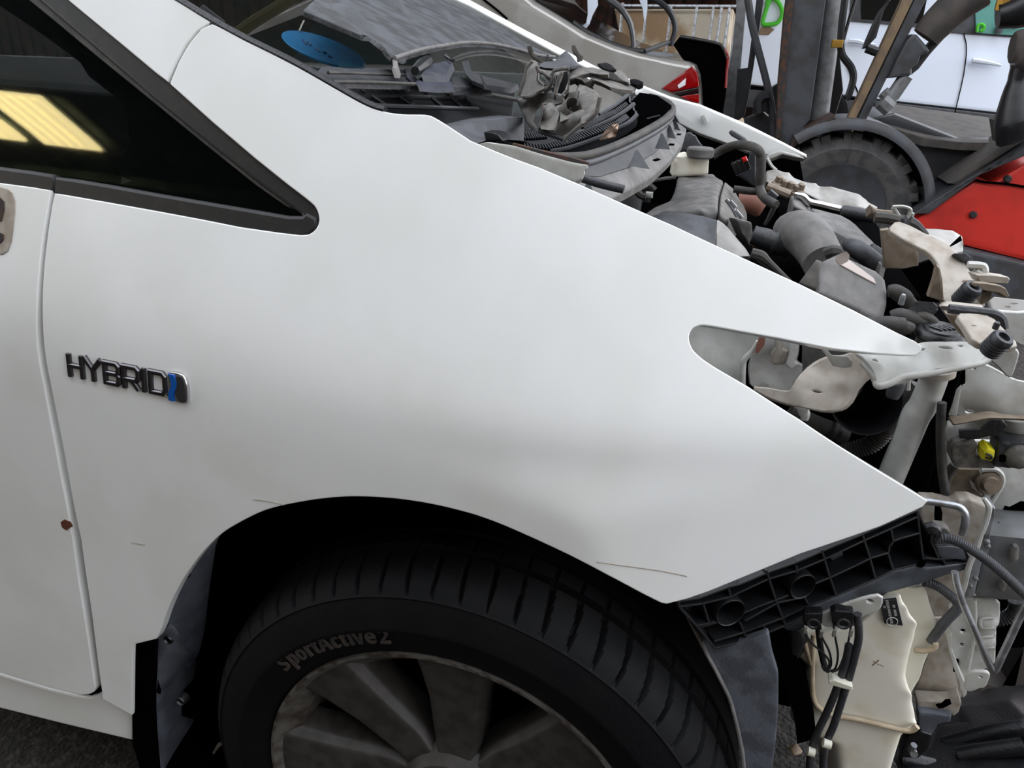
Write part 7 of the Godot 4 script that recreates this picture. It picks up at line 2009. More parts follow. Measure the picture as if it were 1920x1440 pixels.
func washer_tank():
	var m := new_mesh()
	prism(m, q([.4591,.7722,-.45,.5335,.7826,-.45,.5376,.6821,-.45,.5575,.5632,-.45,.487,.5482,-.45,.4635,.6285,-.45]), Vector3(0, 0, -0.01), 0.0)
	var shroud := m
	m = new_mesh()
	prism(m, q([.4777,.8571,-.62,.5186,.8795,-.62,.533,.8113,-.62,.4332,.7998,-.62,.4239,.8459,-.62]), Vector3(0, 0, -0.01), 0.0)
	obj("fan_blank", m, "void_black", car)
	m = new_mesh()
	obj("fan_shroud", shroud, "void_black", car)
	m = new_mesh()
	# rear half, then front half with moulded seams
	solid(m, q([.434,.5998,-.2,.4531,.6097,-.2,.4751,.6127,-.2,.4973,.5668,-.2,.5011,.5383,-.2,.4971,.5235,-.2,.4974,.4871,-.2,.4931,.4567,-.2,.4731,.4503,-.2,.4497,.5235,-.2]), [[0, 1, 8, 9], [1, 2, 3, 4, 5, 6, 7, 8]], Vector3(0, -0.05, -0.06), 1, 1)
	var back := obj("washer_tank", m, "pale_tank", car, 50)
	m = new_mesh()
	tube(m, q([.4813,.5293,-.195,.4906,.531,-.195,.499,.5367,-.195,.499,.5448,-.195]), 0.003, 8)
	obj("moulded_seam", m, "tank_seam", back)
	m = new_mesh()
	solid(m, q([.4039,.5979,-.13,.417,.6271,-.13,.4335,.6456,-.13,.4412,.6311,-.13,.4562,.6136,-.13,.4589,.5935,-.13,.4611,.5474,-.13,.4704,.5241,-.13,.4805,.5007,-.13,.4841,.4877,-.13,.4788,.4748,-.13,.4745,.4669,-.13,.4741,.4426,-.13,.4747,.356,-.13,.4371,.3408,-.13,.4119,.4319,-.13,.3889,.437,-.13,.3816,.4418,-.13,.3689,.5081,-.13,.3683,.5336,-.13,.354,.5413,-.13,.3546,.5664,-.13,.3636,.5748,-.13,.383,.5871,-.13]), [[0, 1, 2, 3, 4, 5, 23], [23, 5, 22], [22, 5, 6, 19, 20, 21], [19, 6, 7, 8, 18], [18, 8, 9, 10, 11, 16, 17], [16, 11, 12, 15], [15, 12, 13, 14]], Vector3(-0.01, -0.05, -0.065), 1, 2)
	obj("front_half", m, "tank_plastic", back, 60)
	for l in [q([.3634,.5774,-.126,.366,.5563,-.126,.3706,.526,-.126,.3763,.4979,-.126,.3839,.4837,-.126,.4003,.4766,-.126,.4261,.4783,-.126,.4546,.4782,-.126,.475,.4789,-.126,.4815,.4874,-.126]), q([.3536,.5708,-.126,.3678,.5385,-.126])]:
		m = new_mesh()
		tube(m, l, 0.003, 8)
		obj("moulded_seam", m, "tank_seam", back, 60)
	# sticker
	m = new_mesh()
	var sp := q([.4154,.6323,-.1265,.4296,.6384,-.1265,.4414,.6095,-.1265,.4248,.6078,-.1265])
	prism(m, sp, Vector3(0, 0, -0.004), 0.0003)
	var st := obj("sticker", m, "sticker_dark", back)
	var fnt := SystemFont.new()
	fnt.font_names = PackedStringArray(["Droid Sans Mono"])
	var ux := (sp[3] - sp[0]) / sp[3].distance_to(sp[0])
	var uy := (sp[1] - sp[0]).normalized()
	var k := 0
	for words in ["TC", "E0320740T2170TE", "01 8808"]:
		var tm := TextMesh.new()
		tm.font = fnt
		tm.text = words
		tm.font_size = 32
		tm.pixel_size = 0.0001
		tm.depth = 0.0003
		tm.horizontal_alignment = HORIZONTAL_ALIGNMENT_CENTER
		var o := MeshInstance3D.new()
		o.name = called("sticker_print", st)
		o.mesh = tm
		o.material_override = MT["print_white"]
		var c: Vector3 = sp[0] + (sp[3] - sp[0]) * [0.25, 0.5, 0.45][k] + (sp[1] - sp[0]) * [0.2, 0.42, 0.75][k]
		o.transform = Transform3D(Basis(ux, uy, ux.cross(uy)), c + Vector3(0, 0, 0.0003) - car.position)
		st.add_child(o)
		k += 1
	m = new_mesh()
	var rc := sp[3] + (sp[2] - sp[3]) * 0.45 + (sp[0] - sp[3]) * 0.14
	var ring := PackedVector3Array()
	for i in 17:
		ring.append(rc + (ux * cos(TAU * i / 16) + uy * sin(TAU * i / 16)) * 0.005 + Vector3(0, 0, 0.0003))
	tube(m, ring, 0.0004, 5, 1)
	obj("sticker_ring", m, "print_white", st)
	m = new_mesh()
	for l in [q([.4233,.5612,-.1235,.4303,.5582,-.1235]), q([.4235,.5554,-.1235,.4282,.564,-.1235]), q([.4311,.5585,-.1235,.4337,.5575,-.1235])]:
		tube(m, l, 0.0008, 4, 1)
	obj("scratch_mark", m, "bay_metal", back)
	# bracket with two sensors and their leads
	m = new_mesh()
	stamped(m, q([.3597,.6215,-.1,.3778,.6382,-.1,.3958,.6522,-.1,.4081,.6588,-.1,.4098,.6466,-.1,.4068,.6401,-.1,.3994,.6346,-.1,.3945,.6286,-.1,.3923,.6173,-.1,.3637,.6094,-.1]), Vector3(0, 0, -0.006), 0.003, [q([.3994,.6497,-.1,.4035,.65,-.1,.4001,.6464,-.1])], [], 0.006, 0.001)
	var bk := obj("sensor_bracket", m, "inner_white", car, 50)
	for s in [[q([.3535,.618,-.092])[0], q([.3428,.6275,-.09,.3597,.632,-.09,.3609,.6205,-.09,.3581,.6162,-.09,.3456,.6115,-.09])], [q([.3795,.6252,-.092])[0], q([.3664,.6338,-.09,.3699,.6382,-.09,.3859,.6402,-.09,.3875,.6348,-.09,.3881,.6245,-.09,.3707,.6197,-.09])]]:
		m = new_mesh()
		solid(m, s[1], [range(s[1].size())], Vector3(0, 0, -0.012), 1, 1)
		var sen := obj("sensor", m, "black_plastic", bk)
		m = new_mesh()
		lathe(m, [[0.0, 0.001], [0.003, 0.001], [0.0045, 0.003], [0.006, 0.003], [0.007, 0.0], [0.007, -0.006]], axis_xf(s[0], Vector3(0, 0, 1)), 20)
		obj("sensor_face", m, "dark_plastic", sen)
	for l in [q([.3453,.6168,-.085,.3477,.6079,-.085,.3557,.5981,-.085,.366,.5902,-.085,.3736,.5826,-.085,.3751,.5744,-.085,.3726,.5687,-.085,.369,.5738,-.085]), q([.3592,.6194,-.088,.3633,.6062,-.088,.3722,.5918,-.088,.3774,.5761,-.088,.375,.5666,-.088]), q([.3704,.6241,-.086,.3743,.611,-.086,.3805,.5911,-.086,.3815,.5742,-.086,.378,.5687,-.086]), q([.385,.629,-.085,.3864,.6082,-.085,.3857,.5887,-.085,.384,.5747,-.085,.3788,.5689,-.085])]:
		m = new_mesh()
		tube(m, l, 0.0011, 6)
		obj("sensor_lead", m, "black_plastic", bk)
	for p in q([.3461,.6138,-.084,.361,.6125,-.084,.3721,.6169,-.084,.3865,.6209,-.084]):
		m = new_mesh()
		box(m, p, Vector3(0.003, 0.008, 0.003), Basis.IDENTITY, 0.0006)
		obj("lead_terminal", m, "dusty_cover", bk)
	for l in [q([.3907,.6363,-.095,.3968,.6097,-.095,.3979,.5857,-.095,.3979,.5583,-.095,.397,.5298,-.095,.3957,.4922,-.095,.3929,.4609,-.095,.3974,.4255,-.095,.4053,.3873,-.095]), q([.3902,.5981,-.095,.3913,.5739,-.095,.3899,.5431,-.095,.3867,.5106,-.095,.382,.4737,-.095,.3813,.4454,-.095,.3851,.418,-.095,.3923,.3821,-.095])]:
		m = new_mesh()
		tube(m, l, 0.0038, 12)
		obj("washer_hose", m, "dark_plastic", car, 60)
	m = new_mesh()
	tube(m, q([.36,.6096,-.1,.3659,.5868,-.1,.3737,.564,-.1,.3795,.5569,-.1]), 0.0032, 10)
	obj("sensor_cable", m, "black_plastic", car, 60)
	m = new_mesh()
	tube(m, q([.3423,.5822,-.13,.347,.5655,-.13,.3452,.5414,-.13]), [0.012, 0.013, 0.01], 10)
	obj("pump", m, "black_plastic", back)
	m = new_mesh()
	solid(m, q([.3784,.5567,-.085,.3824,.5592,-.085,.4008,.5562,-.085,.4017,.5514,-.085,.3929,.5511,-.085,.3792,.5524,-.085]), [[0, 1, 4, 5], [1, 2, 3, 4]], Vector3(0, 0, -0.012), 1, 1)
	obj("hose_clip", m, "pale_tank", back)
	for l in [q([.3762,.4559,-.089,.383,.455,-.089]), q([.3885,.472,-.089,.3963,.4709,-.089])]:
		m = new_mesh()
		tube(m, l, 0.0048, 10, 1)
		obj("hose_band", m, "pale_tank", back)
	m = new_mesh()
	solid(m, q([.3437,.5577,-.16,.3515,.5585,-.16,.3515,.541,-.16,.3459,.5258,-.16,.3428,.5386,-.16]), [[0, 1, 2, 3, 4]], Vector3(0, 0, -0.03), 1, 1)
	obj("pump_mount", m, "tank_seam", back)

func bumper_bracket():
	var n := Vector3(0.6, 0, 1).normalized()
	var back := n * -0.034
	var m := new_mesh()
	# floor of the moulding, then walls and ribs that stand on it
	prism(m, along_z(q([.2255,.6509,-.0344,.244,.6529,-.0455,.2793,.6615,-.0667,.3287,.6756,-.0963,.3857,.6952,-.1305,.436,.7204,-.1607,.453,.6793,-.1709,.475,.6564,-.1841,.4659,.6759,-.1786,.4962,.6688,-.1968,.5115,.6467,-.206,.513,.6383,-.2069,.4657,.629,-.1785,.4191,.6212,-.1506,.3592,.6095,-.1146,.3508,.6137,-.1096,.33,.6037,-.0971,.2965,.5923,-.077,.2651,.5889,-.0582,.2423,.6233,-.0445]), -0.03), n * -0.004, 0.001)
	var bb := obj("bumper_bracket", m, "black_plastic", car)
	var lines := [
		q([.2242,.6552,-.0336,.2437,.6552,-.0453,.2678,.6627,-.0598,.2789,.6643,-.0664,.3014,.673,-.0799,.3279,.6803,-.0958,.35,.689,-.1091,.3861,.7024,-.1307,.4356,.722,-.1604]),
		q([.2257,.6488,-.0345,.2463,.6479,-.0469,.2703,.6508,-.0612,.3035,.6653,-.0812,.3288,.6699,-.0964,.3546,.6792,-.1118,.3896,.6946,-.1329,.4139,.7043,-.1475,.4393,.7147,-.1627]),
		q([.2859,.6278,-.0706,.2995,.6331,-.0788,.3134,.6372,-.0871,.3273,.6414,-.0955]),
		q([.3494,.6502,-.1088,.3656,.6559,-.1184,.3865,.6647,-.131,.4012,.6719,-.1398,.4184,.6751,-.1501]),
		q([.2442,.6217,-.0456,.2564,.6225,-.0529,.2622,.6255,-.0564]),
		q([.263,.5984,-.0569,.293,.6036,-.0749,.3264,.6137,-.0949,.3491,.6233,-.1086,.3758,.6307,-.1246,.4121,.644,-.1464,.4284,.652,-.1561,.4581,.6553,-.1739]),
		q([.2891,.6176,-.0726,.3175,.634,-.0896,.3431,.6358,-.105]),
		q([.2651,.5889,-.0582,.2965,.5923,-.077,.3124,.5967,-.0866,.33,.6032,-.0971,.3508,.6137,-.1096,.3512,.6221,-.1098]),
		q([.2242,.6552,-.0336,.2262,.6476,-.0348,.2442,.6217,-.0456,.2651,.5889,-.0582]),
		q([.2473,.6472,-.0474,.2556,.6223,-.0524]),
		q([.2676,.6639,-.0597,.272,.6482,-.0623]),
		q([.2847,.6174,-.0699,.2945,.5935,-.0758]),
		q([.3003,.6765,-.0793,.3164,.6354,-.0889,.3306,.6024,-.0974]),
		q([.3091,.6065,-.0845,.3124,.5967,-.0866]),
		q([.328,.6769,-.0959,.3305,.6673,-.0974]),
		q([.343,.6362,-.1049,.3502,.6223,-.1092]),
		q([.3496,.6909,-.1089,.3628,.6588,-.1167,.3755,.6302,-.1244]),
		q([.3858,.7035,-.1306,.4001,.6726,-.1391,.4121,.644,-.1464]),
		q([.4179,.6744,-.1499,.4284,.652,-.1561]),
		q([.4139,.7043,-.1475,.4199,.6886,-.151,.4267,.6908,-.1551,.4454,.694,-.1663]),
		q([.4184,.6751,-.1501,.4171,.6822,-.1494,.4199,.6886,-.151]),
		q([.4356,.722,-.1604,.4454,.694,-.1663,.4589,.6558,-.1745]),
		q([.4356,.722,-.1604,.4555,.6893,-.1724,.4749,.6569,-.184]),
		q([.4586,.6614,-.1742,.4749,.6569,-.184,.4959,.655,-.1966,.5106,.6469,-.2055]),
		q([.4648,.6761,-.178,.4961,.6693,-.1967,.5115,.6467,-.206]),
		q([.4793,.6556,-.1867,.4844,.6479,-.1897]),
	]
	for l in lines:
		m = new_mesh()
		rib(m, l, back, 0.0026)
		obj("rib", m, "bracket_plastic", bb)
	for c in [[q([.2722,.6338,-.0624])[0], 0.0158], [q([.3371,.6518,-.1014])[0], 0.0146]]:
		m = new_mesh()
		lathe(m, [[c[1], -0.034], [c[1], -0.001], [c[1] - 0.001, 0.001], [c[1] - 0.002, 0.0], [c[1] - 0.004, -0.028], [0.0, -0.03]], axis_xf(c[0] + n * 0.002, n), 40)
		obj("round_socket", m, "bracket_plastic", bb, 50)
	m = new_mesh()
	solid(m, q([.3496,.6224,-.1089,.3758,.6307,-.1246,.4121,.644,-.1464,.4284,.6518,-.1562,.458,.6558,-.1739,.4627,.6491,-.1767,.4866,.6475,-.191,.5111,.6468,-.2057,.5133,.6375,-.207,.489,.6343,-.1925,.4669,.6283,-.1792,.4193,.6207,-.1507,.3849,.6162,-.13,.3593,.609,-.1147]), [[0, 1, 12, 13], [1, 2, 11, 12], [2, 3, 4, 5, 10, 11], [5, 6, 9, 10], [6, 7, 8, 9]], n * -0.03, 1, 1)
	obj("flange", m, "flange_plastic", bb, 40)
	m = new_mesh()
	lathe(m, [[0.0, 0.0012], [0.003, 0.0012], [0.0042, 0.0015], [0.005, 0.0]], axis_xf(q([.4556,.6564,-.1715])[0], n), 12)
	obj("flange_hole", m, "void_black", bb)
	m = new_mesh()
	solid(m, q([.4656,.6761,-.1776,.4826,.6728,-.1878,.4959,.669,-.1957,.5086,.6496,-.2033,.4741,.6592,-.1826]), [[0, 1, 2, 3, 4]], n * -0.02, 1, 1)
	obj("end_block", m, "flange_plastic", bb, 40)
	m = new_mesh()
	prism(m, q([.2469,.6019,-.0702,.2558,.6036,-.0756,.2649,.604,-.081,.2761,.5892,-.0877,.2758,.5842,-.0876,.264,.582,-.0805,.2542,.5867,-.0746]), n * -0.008, 0.002)
	prism(m, q([.362,.6679,-.1347,.3755,.6724,-.1427,.3777,.6662,-.1441,.3672,.6611,-.1378]), n * -0.008, 0.002)
	obj("clip_plate", m, "dark_plastic", bb)

# ---- loose things ---------------------------------------------------------------------------------------
func loose_things():
	var m := new_mesh()
	# long dusty panel lying on the windscreen
	var t := thing("undertray_panel", "dusty grey moulded panel with dimples lying across the windscreen", "panel", Vector3(-0.3, 1.1, -0.7))
	var pl := q([-.2753,1.1595,-.2903,-.3317,1.1841,-.4284,-.4239,1.2242,-.6623,-.613,1.3064,-1.3414,-.4532,1.237,-1.0854,-.3912,1.21,-1.1765,-.3163,1.1774,-1.1735,-.2343,1.1417,-1.0995,-.1867,1.121,-1.1525,-.1908,1.1228,-1.0241,-.2096,1.131,-.954,-.2237,1.1371,-.8633,-.2266,1.1384,-.7674,-.222,1.1364,-.6756,-.2086,1.1305,-.5594,-.1905,1.1227,-.4276,-.1682,1.113,-.2971,-.1817,1.1188,-.3052,-.2222,1.1364,-.3275,-.2492,1.1482,-.3086])
	var dim := []
	for p in [q([-.2892,1.1656,-.425,-.2555,1.1509,-.392]), q([-.3329,1.1846,-.6727,-.2989,1.1698,-.6646]), q([-.3505,1.1923,-.9032,-.3051,1.1725,-.8624]), q([-.1968,1.1254,-.3152,-.1908,1.1228,-.3285]), q([-.3023,1.1713,-1.0656,-.2743,1.1591,-1.0725])]:
		dim.append([p[0], 0.018, 0.009])
		dim.append([p[1], 0.02, -0.009])
	stamped(m, pl, Vector3(0, -0.01, -0.01), 0.006, [], dim, 0.012, 0.0015)
	obj("sheet", m, "crinkled_panel", t, 60)
	m = new_mesh()
	tube(m, q([-.166,1.113,-.2923,-.1896,1.1233,-.4255,-.2061,1.1305,-.5531,-.2195,1.1363,-.6686,-.2241,1.1383,-.7599,-.2212,1.137,-.8552,-.2071,1.1309,-.9454,-.1884,1.1228,-1.0151,-.1842,1.1209,-1.1324]), 0.0025, 8)
	obj("lower_lip", m, "dusty_plastic", t)
	m = new_mesh()
	prism(m, q([-.1699,1.1127,-.2958,-.174,1.1145,-.3142,-.1559,1.1066,-.2806,-.1479,1.1031,-.2597,-.1486,1.1034,-.2478,-.1559,1.1066,-.2668]), Vector3(0, -0.01, -0.005), 0.002)
	obj("corner_leg", m, "dusty_plastic", t)
	# blue oval disc
	t = thing("blue_disc", "flat oval blue and teal disc hanging inside the lower windscreen", "disc", Vector3(-0.3, 1.08, -0.3))
	m = new_mesh()
	var e := q([-.3226,1.1211,-.4156,-.2808,1.1029,-.4444,-.3044,1.1132,-.327])
	var el := PackedVector3Array()
	for k in 40:
		el.append(e[0] + (e[1] - e[0]) * cos(TAU * k / 40.0) + (q([-.3486,1.1324,-.4885])[0] - e[0]) * sin(TAU * k / 40.0))
	prism(m, el, Vector3(0.0, -0.003, -0.002), 0.0008)
	obj("disc", m, "disc_blue", t)
	m = new_mesh()
	prism(m, q([-.2827,1.1046,-.3754,-.2874,1.1066,-.4104,-.2744,1.101,-.4195,-.2715,1.0997,-.4118,-.2747,1.1011,-.3638]), Vector3(0, -0.001, 0), 0.0002)
	obj("sticker", m, "pale_blue", t)
	for l in [[q([-.3426,1.131,-.3954]), q([-.3295,1.1253,-.3825])], [q([-.3374,1.1288,-.3982]), q([-.328,1.1247,-.3902])], [q([-.3209,1.1216,-.3895]), q([-.3118,1.1176,-.3835])], [q([-.3101,1.1169,-.3875]), q([-.3067,1.1154,-.3918])], [q([-.3012,1.113,-.3852]), q([-.2959,1.1107,-.3861])]]:
		m = new_mesh()
		tube(m, [l[0][0], l[1][0]], 0.001, 5, 1)
		obj("print_mark", m, "dark_blue_print", t)
	m = new_mesh()
	tube(m, q([-.3661,1.142,-.4284,-.3853,1.1504,-.4682,-.4,1.1568,-.4994]), 0.0012, 5)
	obj("string", m, "tank_plastic", t)
	crumpled_cover()
	# dried leaf on the scuttle
	t = thing("dried_leaf", "curled pale brown dried leaf on the black scuttle vent", "leaf", Vector3(0.06, 1.0, -0.5))
	m = new_mesh()
	solid(m, q([.0454,1.0242,-.45,.0521,1.0357,-.45,.0606,1.0428,-.44,.0671,1.045,-.44,.0684,1.0434,-.45,.0708,1.0381,-.43,.0679,1.0294,-.44,.0593,1.0278,-.43]), [[0, 1, 7], [1, 2, 5, 6, 7], [2, 3, 4, 5]], Vector3(-0.002, -0.002, -0.002), 1, 2)
	obj("blade", m, "leaf_brown", t, 60)
	m = new_mesh()
	tube(m, q([.0499,1.0267,-.428,.0592,1.0338,-.428,.0659,1.04,-.428,.0706,1.0445,-.428]), 0.0009, 5)
	obj("midrib", m, "bay_metal", t)
	# leaf on the ground
	t = thing("fallen_leaf", "orange brown leaf lying on the dark ground below the hoses", "leaf", Vector3(0.47, 0.0, -0.5))
	m = new_mesh()
	var lp := q([.4453,.008,-.5212,.4584,.008,-.5242,.4712,.008,-.5211,.4676,.008,-.5145,.4561,.008,-.5078,.4499,.008,-.5151])
	lp[1].y += 0.012
	solid(m, lp, [[0, 1, 5], [1, 2, 3, 4, 5]], Vector3(0, -0.003, 0), 1, 1)
	obj("blade", m, "ochre_post", t)
	# black splash shield lying at the lower right
	t = thing("splash_shield", "large black plastic splash shield lying on the ground, lower right", "panel", Vector3(0.8, 0, -0.5))
	m = new_mesh()
	solid(m, q([.6389,.1695,-.5,.6712,.2088,-.5,.7118,.214,-.5,.7185,.2242,-.5,.7434,.2402,-.5,.7497,.2413,-.5,.778,.2553,-.5,.7389,.2881,-.4,.7176,.2783,-.42,.6911,.262,-.42,.6574,.2468,-.42,.6235,.2276,-.42,.6036,.2188,-.4,.5645,.2142,-.36,.5438,.2377,-.3,.6248,.2682,-.3,.7058,.2987,-.3]), [[0, 1, 2, 9, 10, 11], [2, 3, 4, 5, 8, 9], [5, 6, 7, 8], [0, 11, 12], [12, 11, 10, 15, 14, 13], [10, 9, 8, 15], [8, 7, 16, 15]], Vector3(0, -0.02, -0.05), 1, 1)
	obj("sheet", m, "black_plastic", t, 50)
	for l in [q([.6198,.2309,-.38,.6466,.2536,-.38,.677,.2771,-.38,.7029,.2915,-.38]), q([.6231,.2542,-.34,.6453,.2696,-.34,.6904,.2965,-.34]), q([.5517,.2339,-.33,.5737,.2345,-.33,.5943,.2347,-.33])]:
		m = new_mesh()
		tube(m, l, 0.012, 8)
		obj("stiffening_rib", m, "black_plastic", t, 60)
	m = new_mesh()
	solid(m, q([.5284,.3864,-.26,.5457,.3889,-.26,.5584,.39,-.26,.5644,.392,-.26,.5658,.3813,-.26,.5518,.3765,-.26,.5513,.3551,-.26,.5377,.357,-.26,.5336,.3654,-.26]), [[0, 1, 6, 7, 8], [1, 2, 3, 4, 5, 6]], Vector3(0, 0, -0.02), 1, 1)
	obj("under_guard", m, "blue_grey_plastic", car, 50)
	m = new_mesh()
	solid(m, q([.5401,.3046,-.3,.5531,.3196,-.3,.5674,.3177,-.3,.5686,.2919,-.3,.5603,.2711,-.3,.5391,.2652,-.3]), [[0, 1, 2, 3, 4, 5]], Vector3(0, 0, -0.02), 1, 1)
	obj("guard_plate", m, "black_plastic", car)
	m = new_mesh()
	lathe(m, [[0.0, 0.004], [0.004, 0.004], [0.005, -0.01]], axis_xf(q([.5387,.3197,-.27])[0], Vector3(0, 1, 0.2)), 8)
	lathe(m, [[0.0, 0.004], [0.005, 0.004], [0.005, -0.004]], axis_xf(q([.541,.3102,-.27])[0], Vector3(0, 0.3, 1)), 8)
	obj("guard_bolt", m, "aluminium", car)
	m = new_mesh()
	solid(m, q([.7134,.1269,-.6,.717,.1456,-.6,.7384,.1718,-.6,.7819,.1706,-.6,.7729,.2591,-.6,.7524,.2571,-.6,.8047,.2683,-.6,.8317,.1696,-.6,.7575,.1304,-.6]), [[0, 1, 2, 3, 8], [3, 4, 6, 7, 8]], Vector3(0, -0.02, -0.1), 0, 0)
	obj("cooler_duct", m, "forklift_floor", car)

# big moulded cover standing on the scuttle
func crumpled_cover():
	var t := thing("moulded_cover", "dusty grey folded plastic cover with tubes and clips, standing on the scuttle", "cover", Vector3(-0.05, 1.03, -0.5))
	var m := new_mesh()
	# left shell: folded sheets with ridges
	solid(m, q([-.0878,1.1063,-.56,-.0845,1.1139,-.58,-.076,1.1141,-.58,-.0626,1.1008,-.54,-.0522,1.0903,-.5,-.0334,1.0858,-.46,-.0346,1.0879,-.5,-.0299,1.0819,-.5,-.0328,1.0812,-.45,-.0471,1.0744,-.46,-.0546,1.0682,-.46,-.0736,1.068,-.5,-.0904,1.0691,-.54,-.0878,1.0913,-.56]), [[0, 1, 2, 3, 13], [13, 3, 4, 9, 12], [4, 5, 8, 9], [5, 6, 7, 8], [9, 10, 11, 12]], Vector3(-0.004, -0.002, -0.01), 1, 1)
	var shell := obj("shell", m, "dusty_cover", t, 50)
	m = new_mesh()
	solid(m, q([-.0816,1.0645,-.5,-.0736,1.0674,-.5,-.0573,1.0672,-.47,-.0458,1.0748,-.48,-.0318,1.0758,-.5,-.0181,1.0712,-.5,-.0064,1.0661,-.46,-.017,1.0627,-.46,-.0325,1.063,-.45,-.0456,1.055,-.47,-.0442,1.041,-.45,-.0232,1.0366,-.4,-.0423,1.0337,-.44,-.0625,1.0403,-.48,-.0755,1.0543,-.5]), [[0, 1, 2, 14], [2, 3, 9, 14], [3, 4, 8, 9], [4, 5, 6, 7, 8], [14, 9, 10, 13], [10, 11, 12, 13]], Vector3(-0.004, -0.003, -0.012), 1, 1)
	obj("shell_fold", m, "dusty_cover", t, 50)
	# tubes moulded into it
	m = new_mesh()
	tube(m, q([-.022,1.059,-.45,-.0153,1.0521,-.42,-.017,1.0433,-.42,-.0187,1.0344,-.42]), [0.007, 0.0085, 0.0095, 0.009], 14)
	obj("moulded_tube", m, "dusty_cover", t, 60)
	m = new_mesh()
	tube(m, q([.0243,1.0533,-.43,.0185,1.0485,-.41,.0066,1.0402,-.41,-.0035,1.0339,-.41]), [0.007, 0.0085, 0.009, 0.0085], 14)
	obj("moulded_tube", m, "dusty_cover", t, 60)
	m = new_mesh()
	var ax := axis_xf(q([.0154,1.063,-.42])[0], Vector3(0.75, 0.62, 0.55))
	lathe(m, [[0.01, -0.04], [0.0125, -0.02], [0.0132, 0.0], [0.0125, 0.001], [0.0115, 0.0], [0.0105, -0.02], [0.0, -0.025]], ax, 26)
	obj("tube_mouth", m, "dusty_cover", t, 50)
	m = new_mesh()
	solid(m, q([-.0086,1.0656,-.47,-.005,1.0774,-.48,.0078,1.0801,-.47,.0043,1.0872,-.5,-.0033,1.0885,-.52,.0121,1.0855,-.5,.0345,1.0802,-.47,.042,1.0753,-.45,.0441,1.0657,-.43,.0483,1.058,-.4,.0427,1.0509,-.39,.0351,1.0465,-.38,.0242,1.0548,-.42,.0151,1.0665,-.45]), [[0, 1, 2, 13], [2, 3, 6, 7, 13], [3, 4, 5, 6], [13, 7, 8, 12], [12, 8, 9, 10, 11]], Vector3(-0.006, -0.003, -0.015), 1, 1)
	obj("right_wall", m, "dusty_cover", t, 45)
	m = new_mesh()
	solid(m, q([-.0294,1.0631,-.44,-.0076,1.0606,-.43,-.0005,1.0552,-.41,.0008,1.0423,-.39,-.0006,1.0373,-.38,-.0185,1.0371,-.39,-.0255,1.0425,-.41,-.028,1.0539,-.43]), [[0, 1, 2, 7], [2, 3, 6, 7], [3, 4, 5, 6]], Vector3(0, -0.003, -0.015), 1, 1)
	obj("box_front", m, "dusty_cover", t, 45)
	m = new_mesh()
	solid(m, q([-.0076,1.0606,-.43,-.0041,1.0667,-.45,.007,1.0607,-.44,.0159,1.0545,-.42,.0144,1.0508,-.4,.0047,1.0463,-.39,.0005,1.0553,-.41]), [[0, 1, 2, 6], [6, 2, 3, 4, 5]], Vector3(0, -0.003, -0.015), 1, 1)
	obj("box_side", m, "dusty_cover", t, 45)
	m = new_mesh()
	prism(m, q([-.0363,1.0364,-.4,-.0231,1.0356,-.4,-.0115,1.0338,-.4,.0095,1.0286,-.4,.0098,1.0233,-.4,.0014,1.0243,-.4,-.0123,1.028,-.4,-.0352,1.0345,-.4]), Vector3(0, -0.002, -0.02), 0.003)
	obj("base_strip", m, "grey_plastic", t)
	m = new_mesh()
	tube(m, q([.0119,1.0262,-.39,.0216,1.0358,-.39,.0331,1.0457,-.39,.0426,1.0527,-.39,.0495,1.0595,-.39,.0515,1.0687,-.39,.0527,1.0769,-.39]), 0.0028, 7)
	obj("rim_edge", m, "dusty_cover", t)
	for l in [q([-.0709,1.0712,-.47,-.0627,1.0934,-.47,-.0604,1.1053,-.47,-.0535,1.1138,-.47]), q([-.0624,1.0697,-.46,-.0503,1.0713,-.46,-.0395,1.0777,-.46,-.0268,1.085,-.46,-.023,1.0949,-.46,-.0218,1.1027,-.46,-.0128,1.1053,-.46,-.0023,1.1071,-.46]), q([-.0169,1.0749,-.45,-.0146,1.0838,-.45,-.0121,1.0954,-.45,-.0082,1.1013,-.45]), q([-.0023,1.0758,-.44,-.0048,1.0729,-.44,-.0018,1.0662,-.44,.0072,1.0578,-.44,.0191,1.053,-.44]), q([-.0552,1.1074,-.5,-.052,1.0994,-.5,-.0522,1.0903,-.5,-.0446,1.0845,-.5]), q([-.0521,1.1014,-.5,-.0441,1.0987,-.5,-.0395,1.0953,-.5,-.0327,1.093,-.5])]:
		m = new_mesh()
		tube(m, l, 0.0026, 6)
		obj("ridge", m, "dusty_cover", t, 60)
	m = new_mesh()
	prism(m, q([-.0288,1.0941,-.5,-.0219,1.1004,-.5,-.0132,1.1026,-.5,-.0116,1.0947,-.5,-.0162,1.0784,-.5,-.0205,1.0741,-.5,-.025,1.075,-.5]), Vector3(0, 0, -0.004), 0.001)
	obj("dark_recess", m, "interior_grey", t)
	m = new_mesh()
	prism(m, q([-.049,1.0932,-.52,-.0357,1.1018,-.52,-.0328,1.0896,-.52,-.0342,1.073,-.52,-.039,1.0769,-.52,-.0394,1.0852,-.52]), Vector3(0, 0, -0.004), 0.001)
	obj("recess_wall", m, "grey_plastic", t)
	# standing lugs
	m = new_mesh()
	solid(m, q([-.0773,1.1324,-.54,-.075,1.1343,-.54,-.0734,1.1315,-.54,-.0705,1.1234,-.54,-.0633,1.1174,-.54,-.0555,1.1114,-.54,-.0619,1.1123,-.54,-.0715,1.1182,-.54,-.0762,1.1263,-.54]), [[0, 1, 2, 8], [2, 3, 7, 8], [3, 4, 5, 6, 7]], Vector3(-0.006, 0, -0.008), 1, 1)
	obj("lug", m, "dusty_cover", t, 50)
	m = new_mesh()
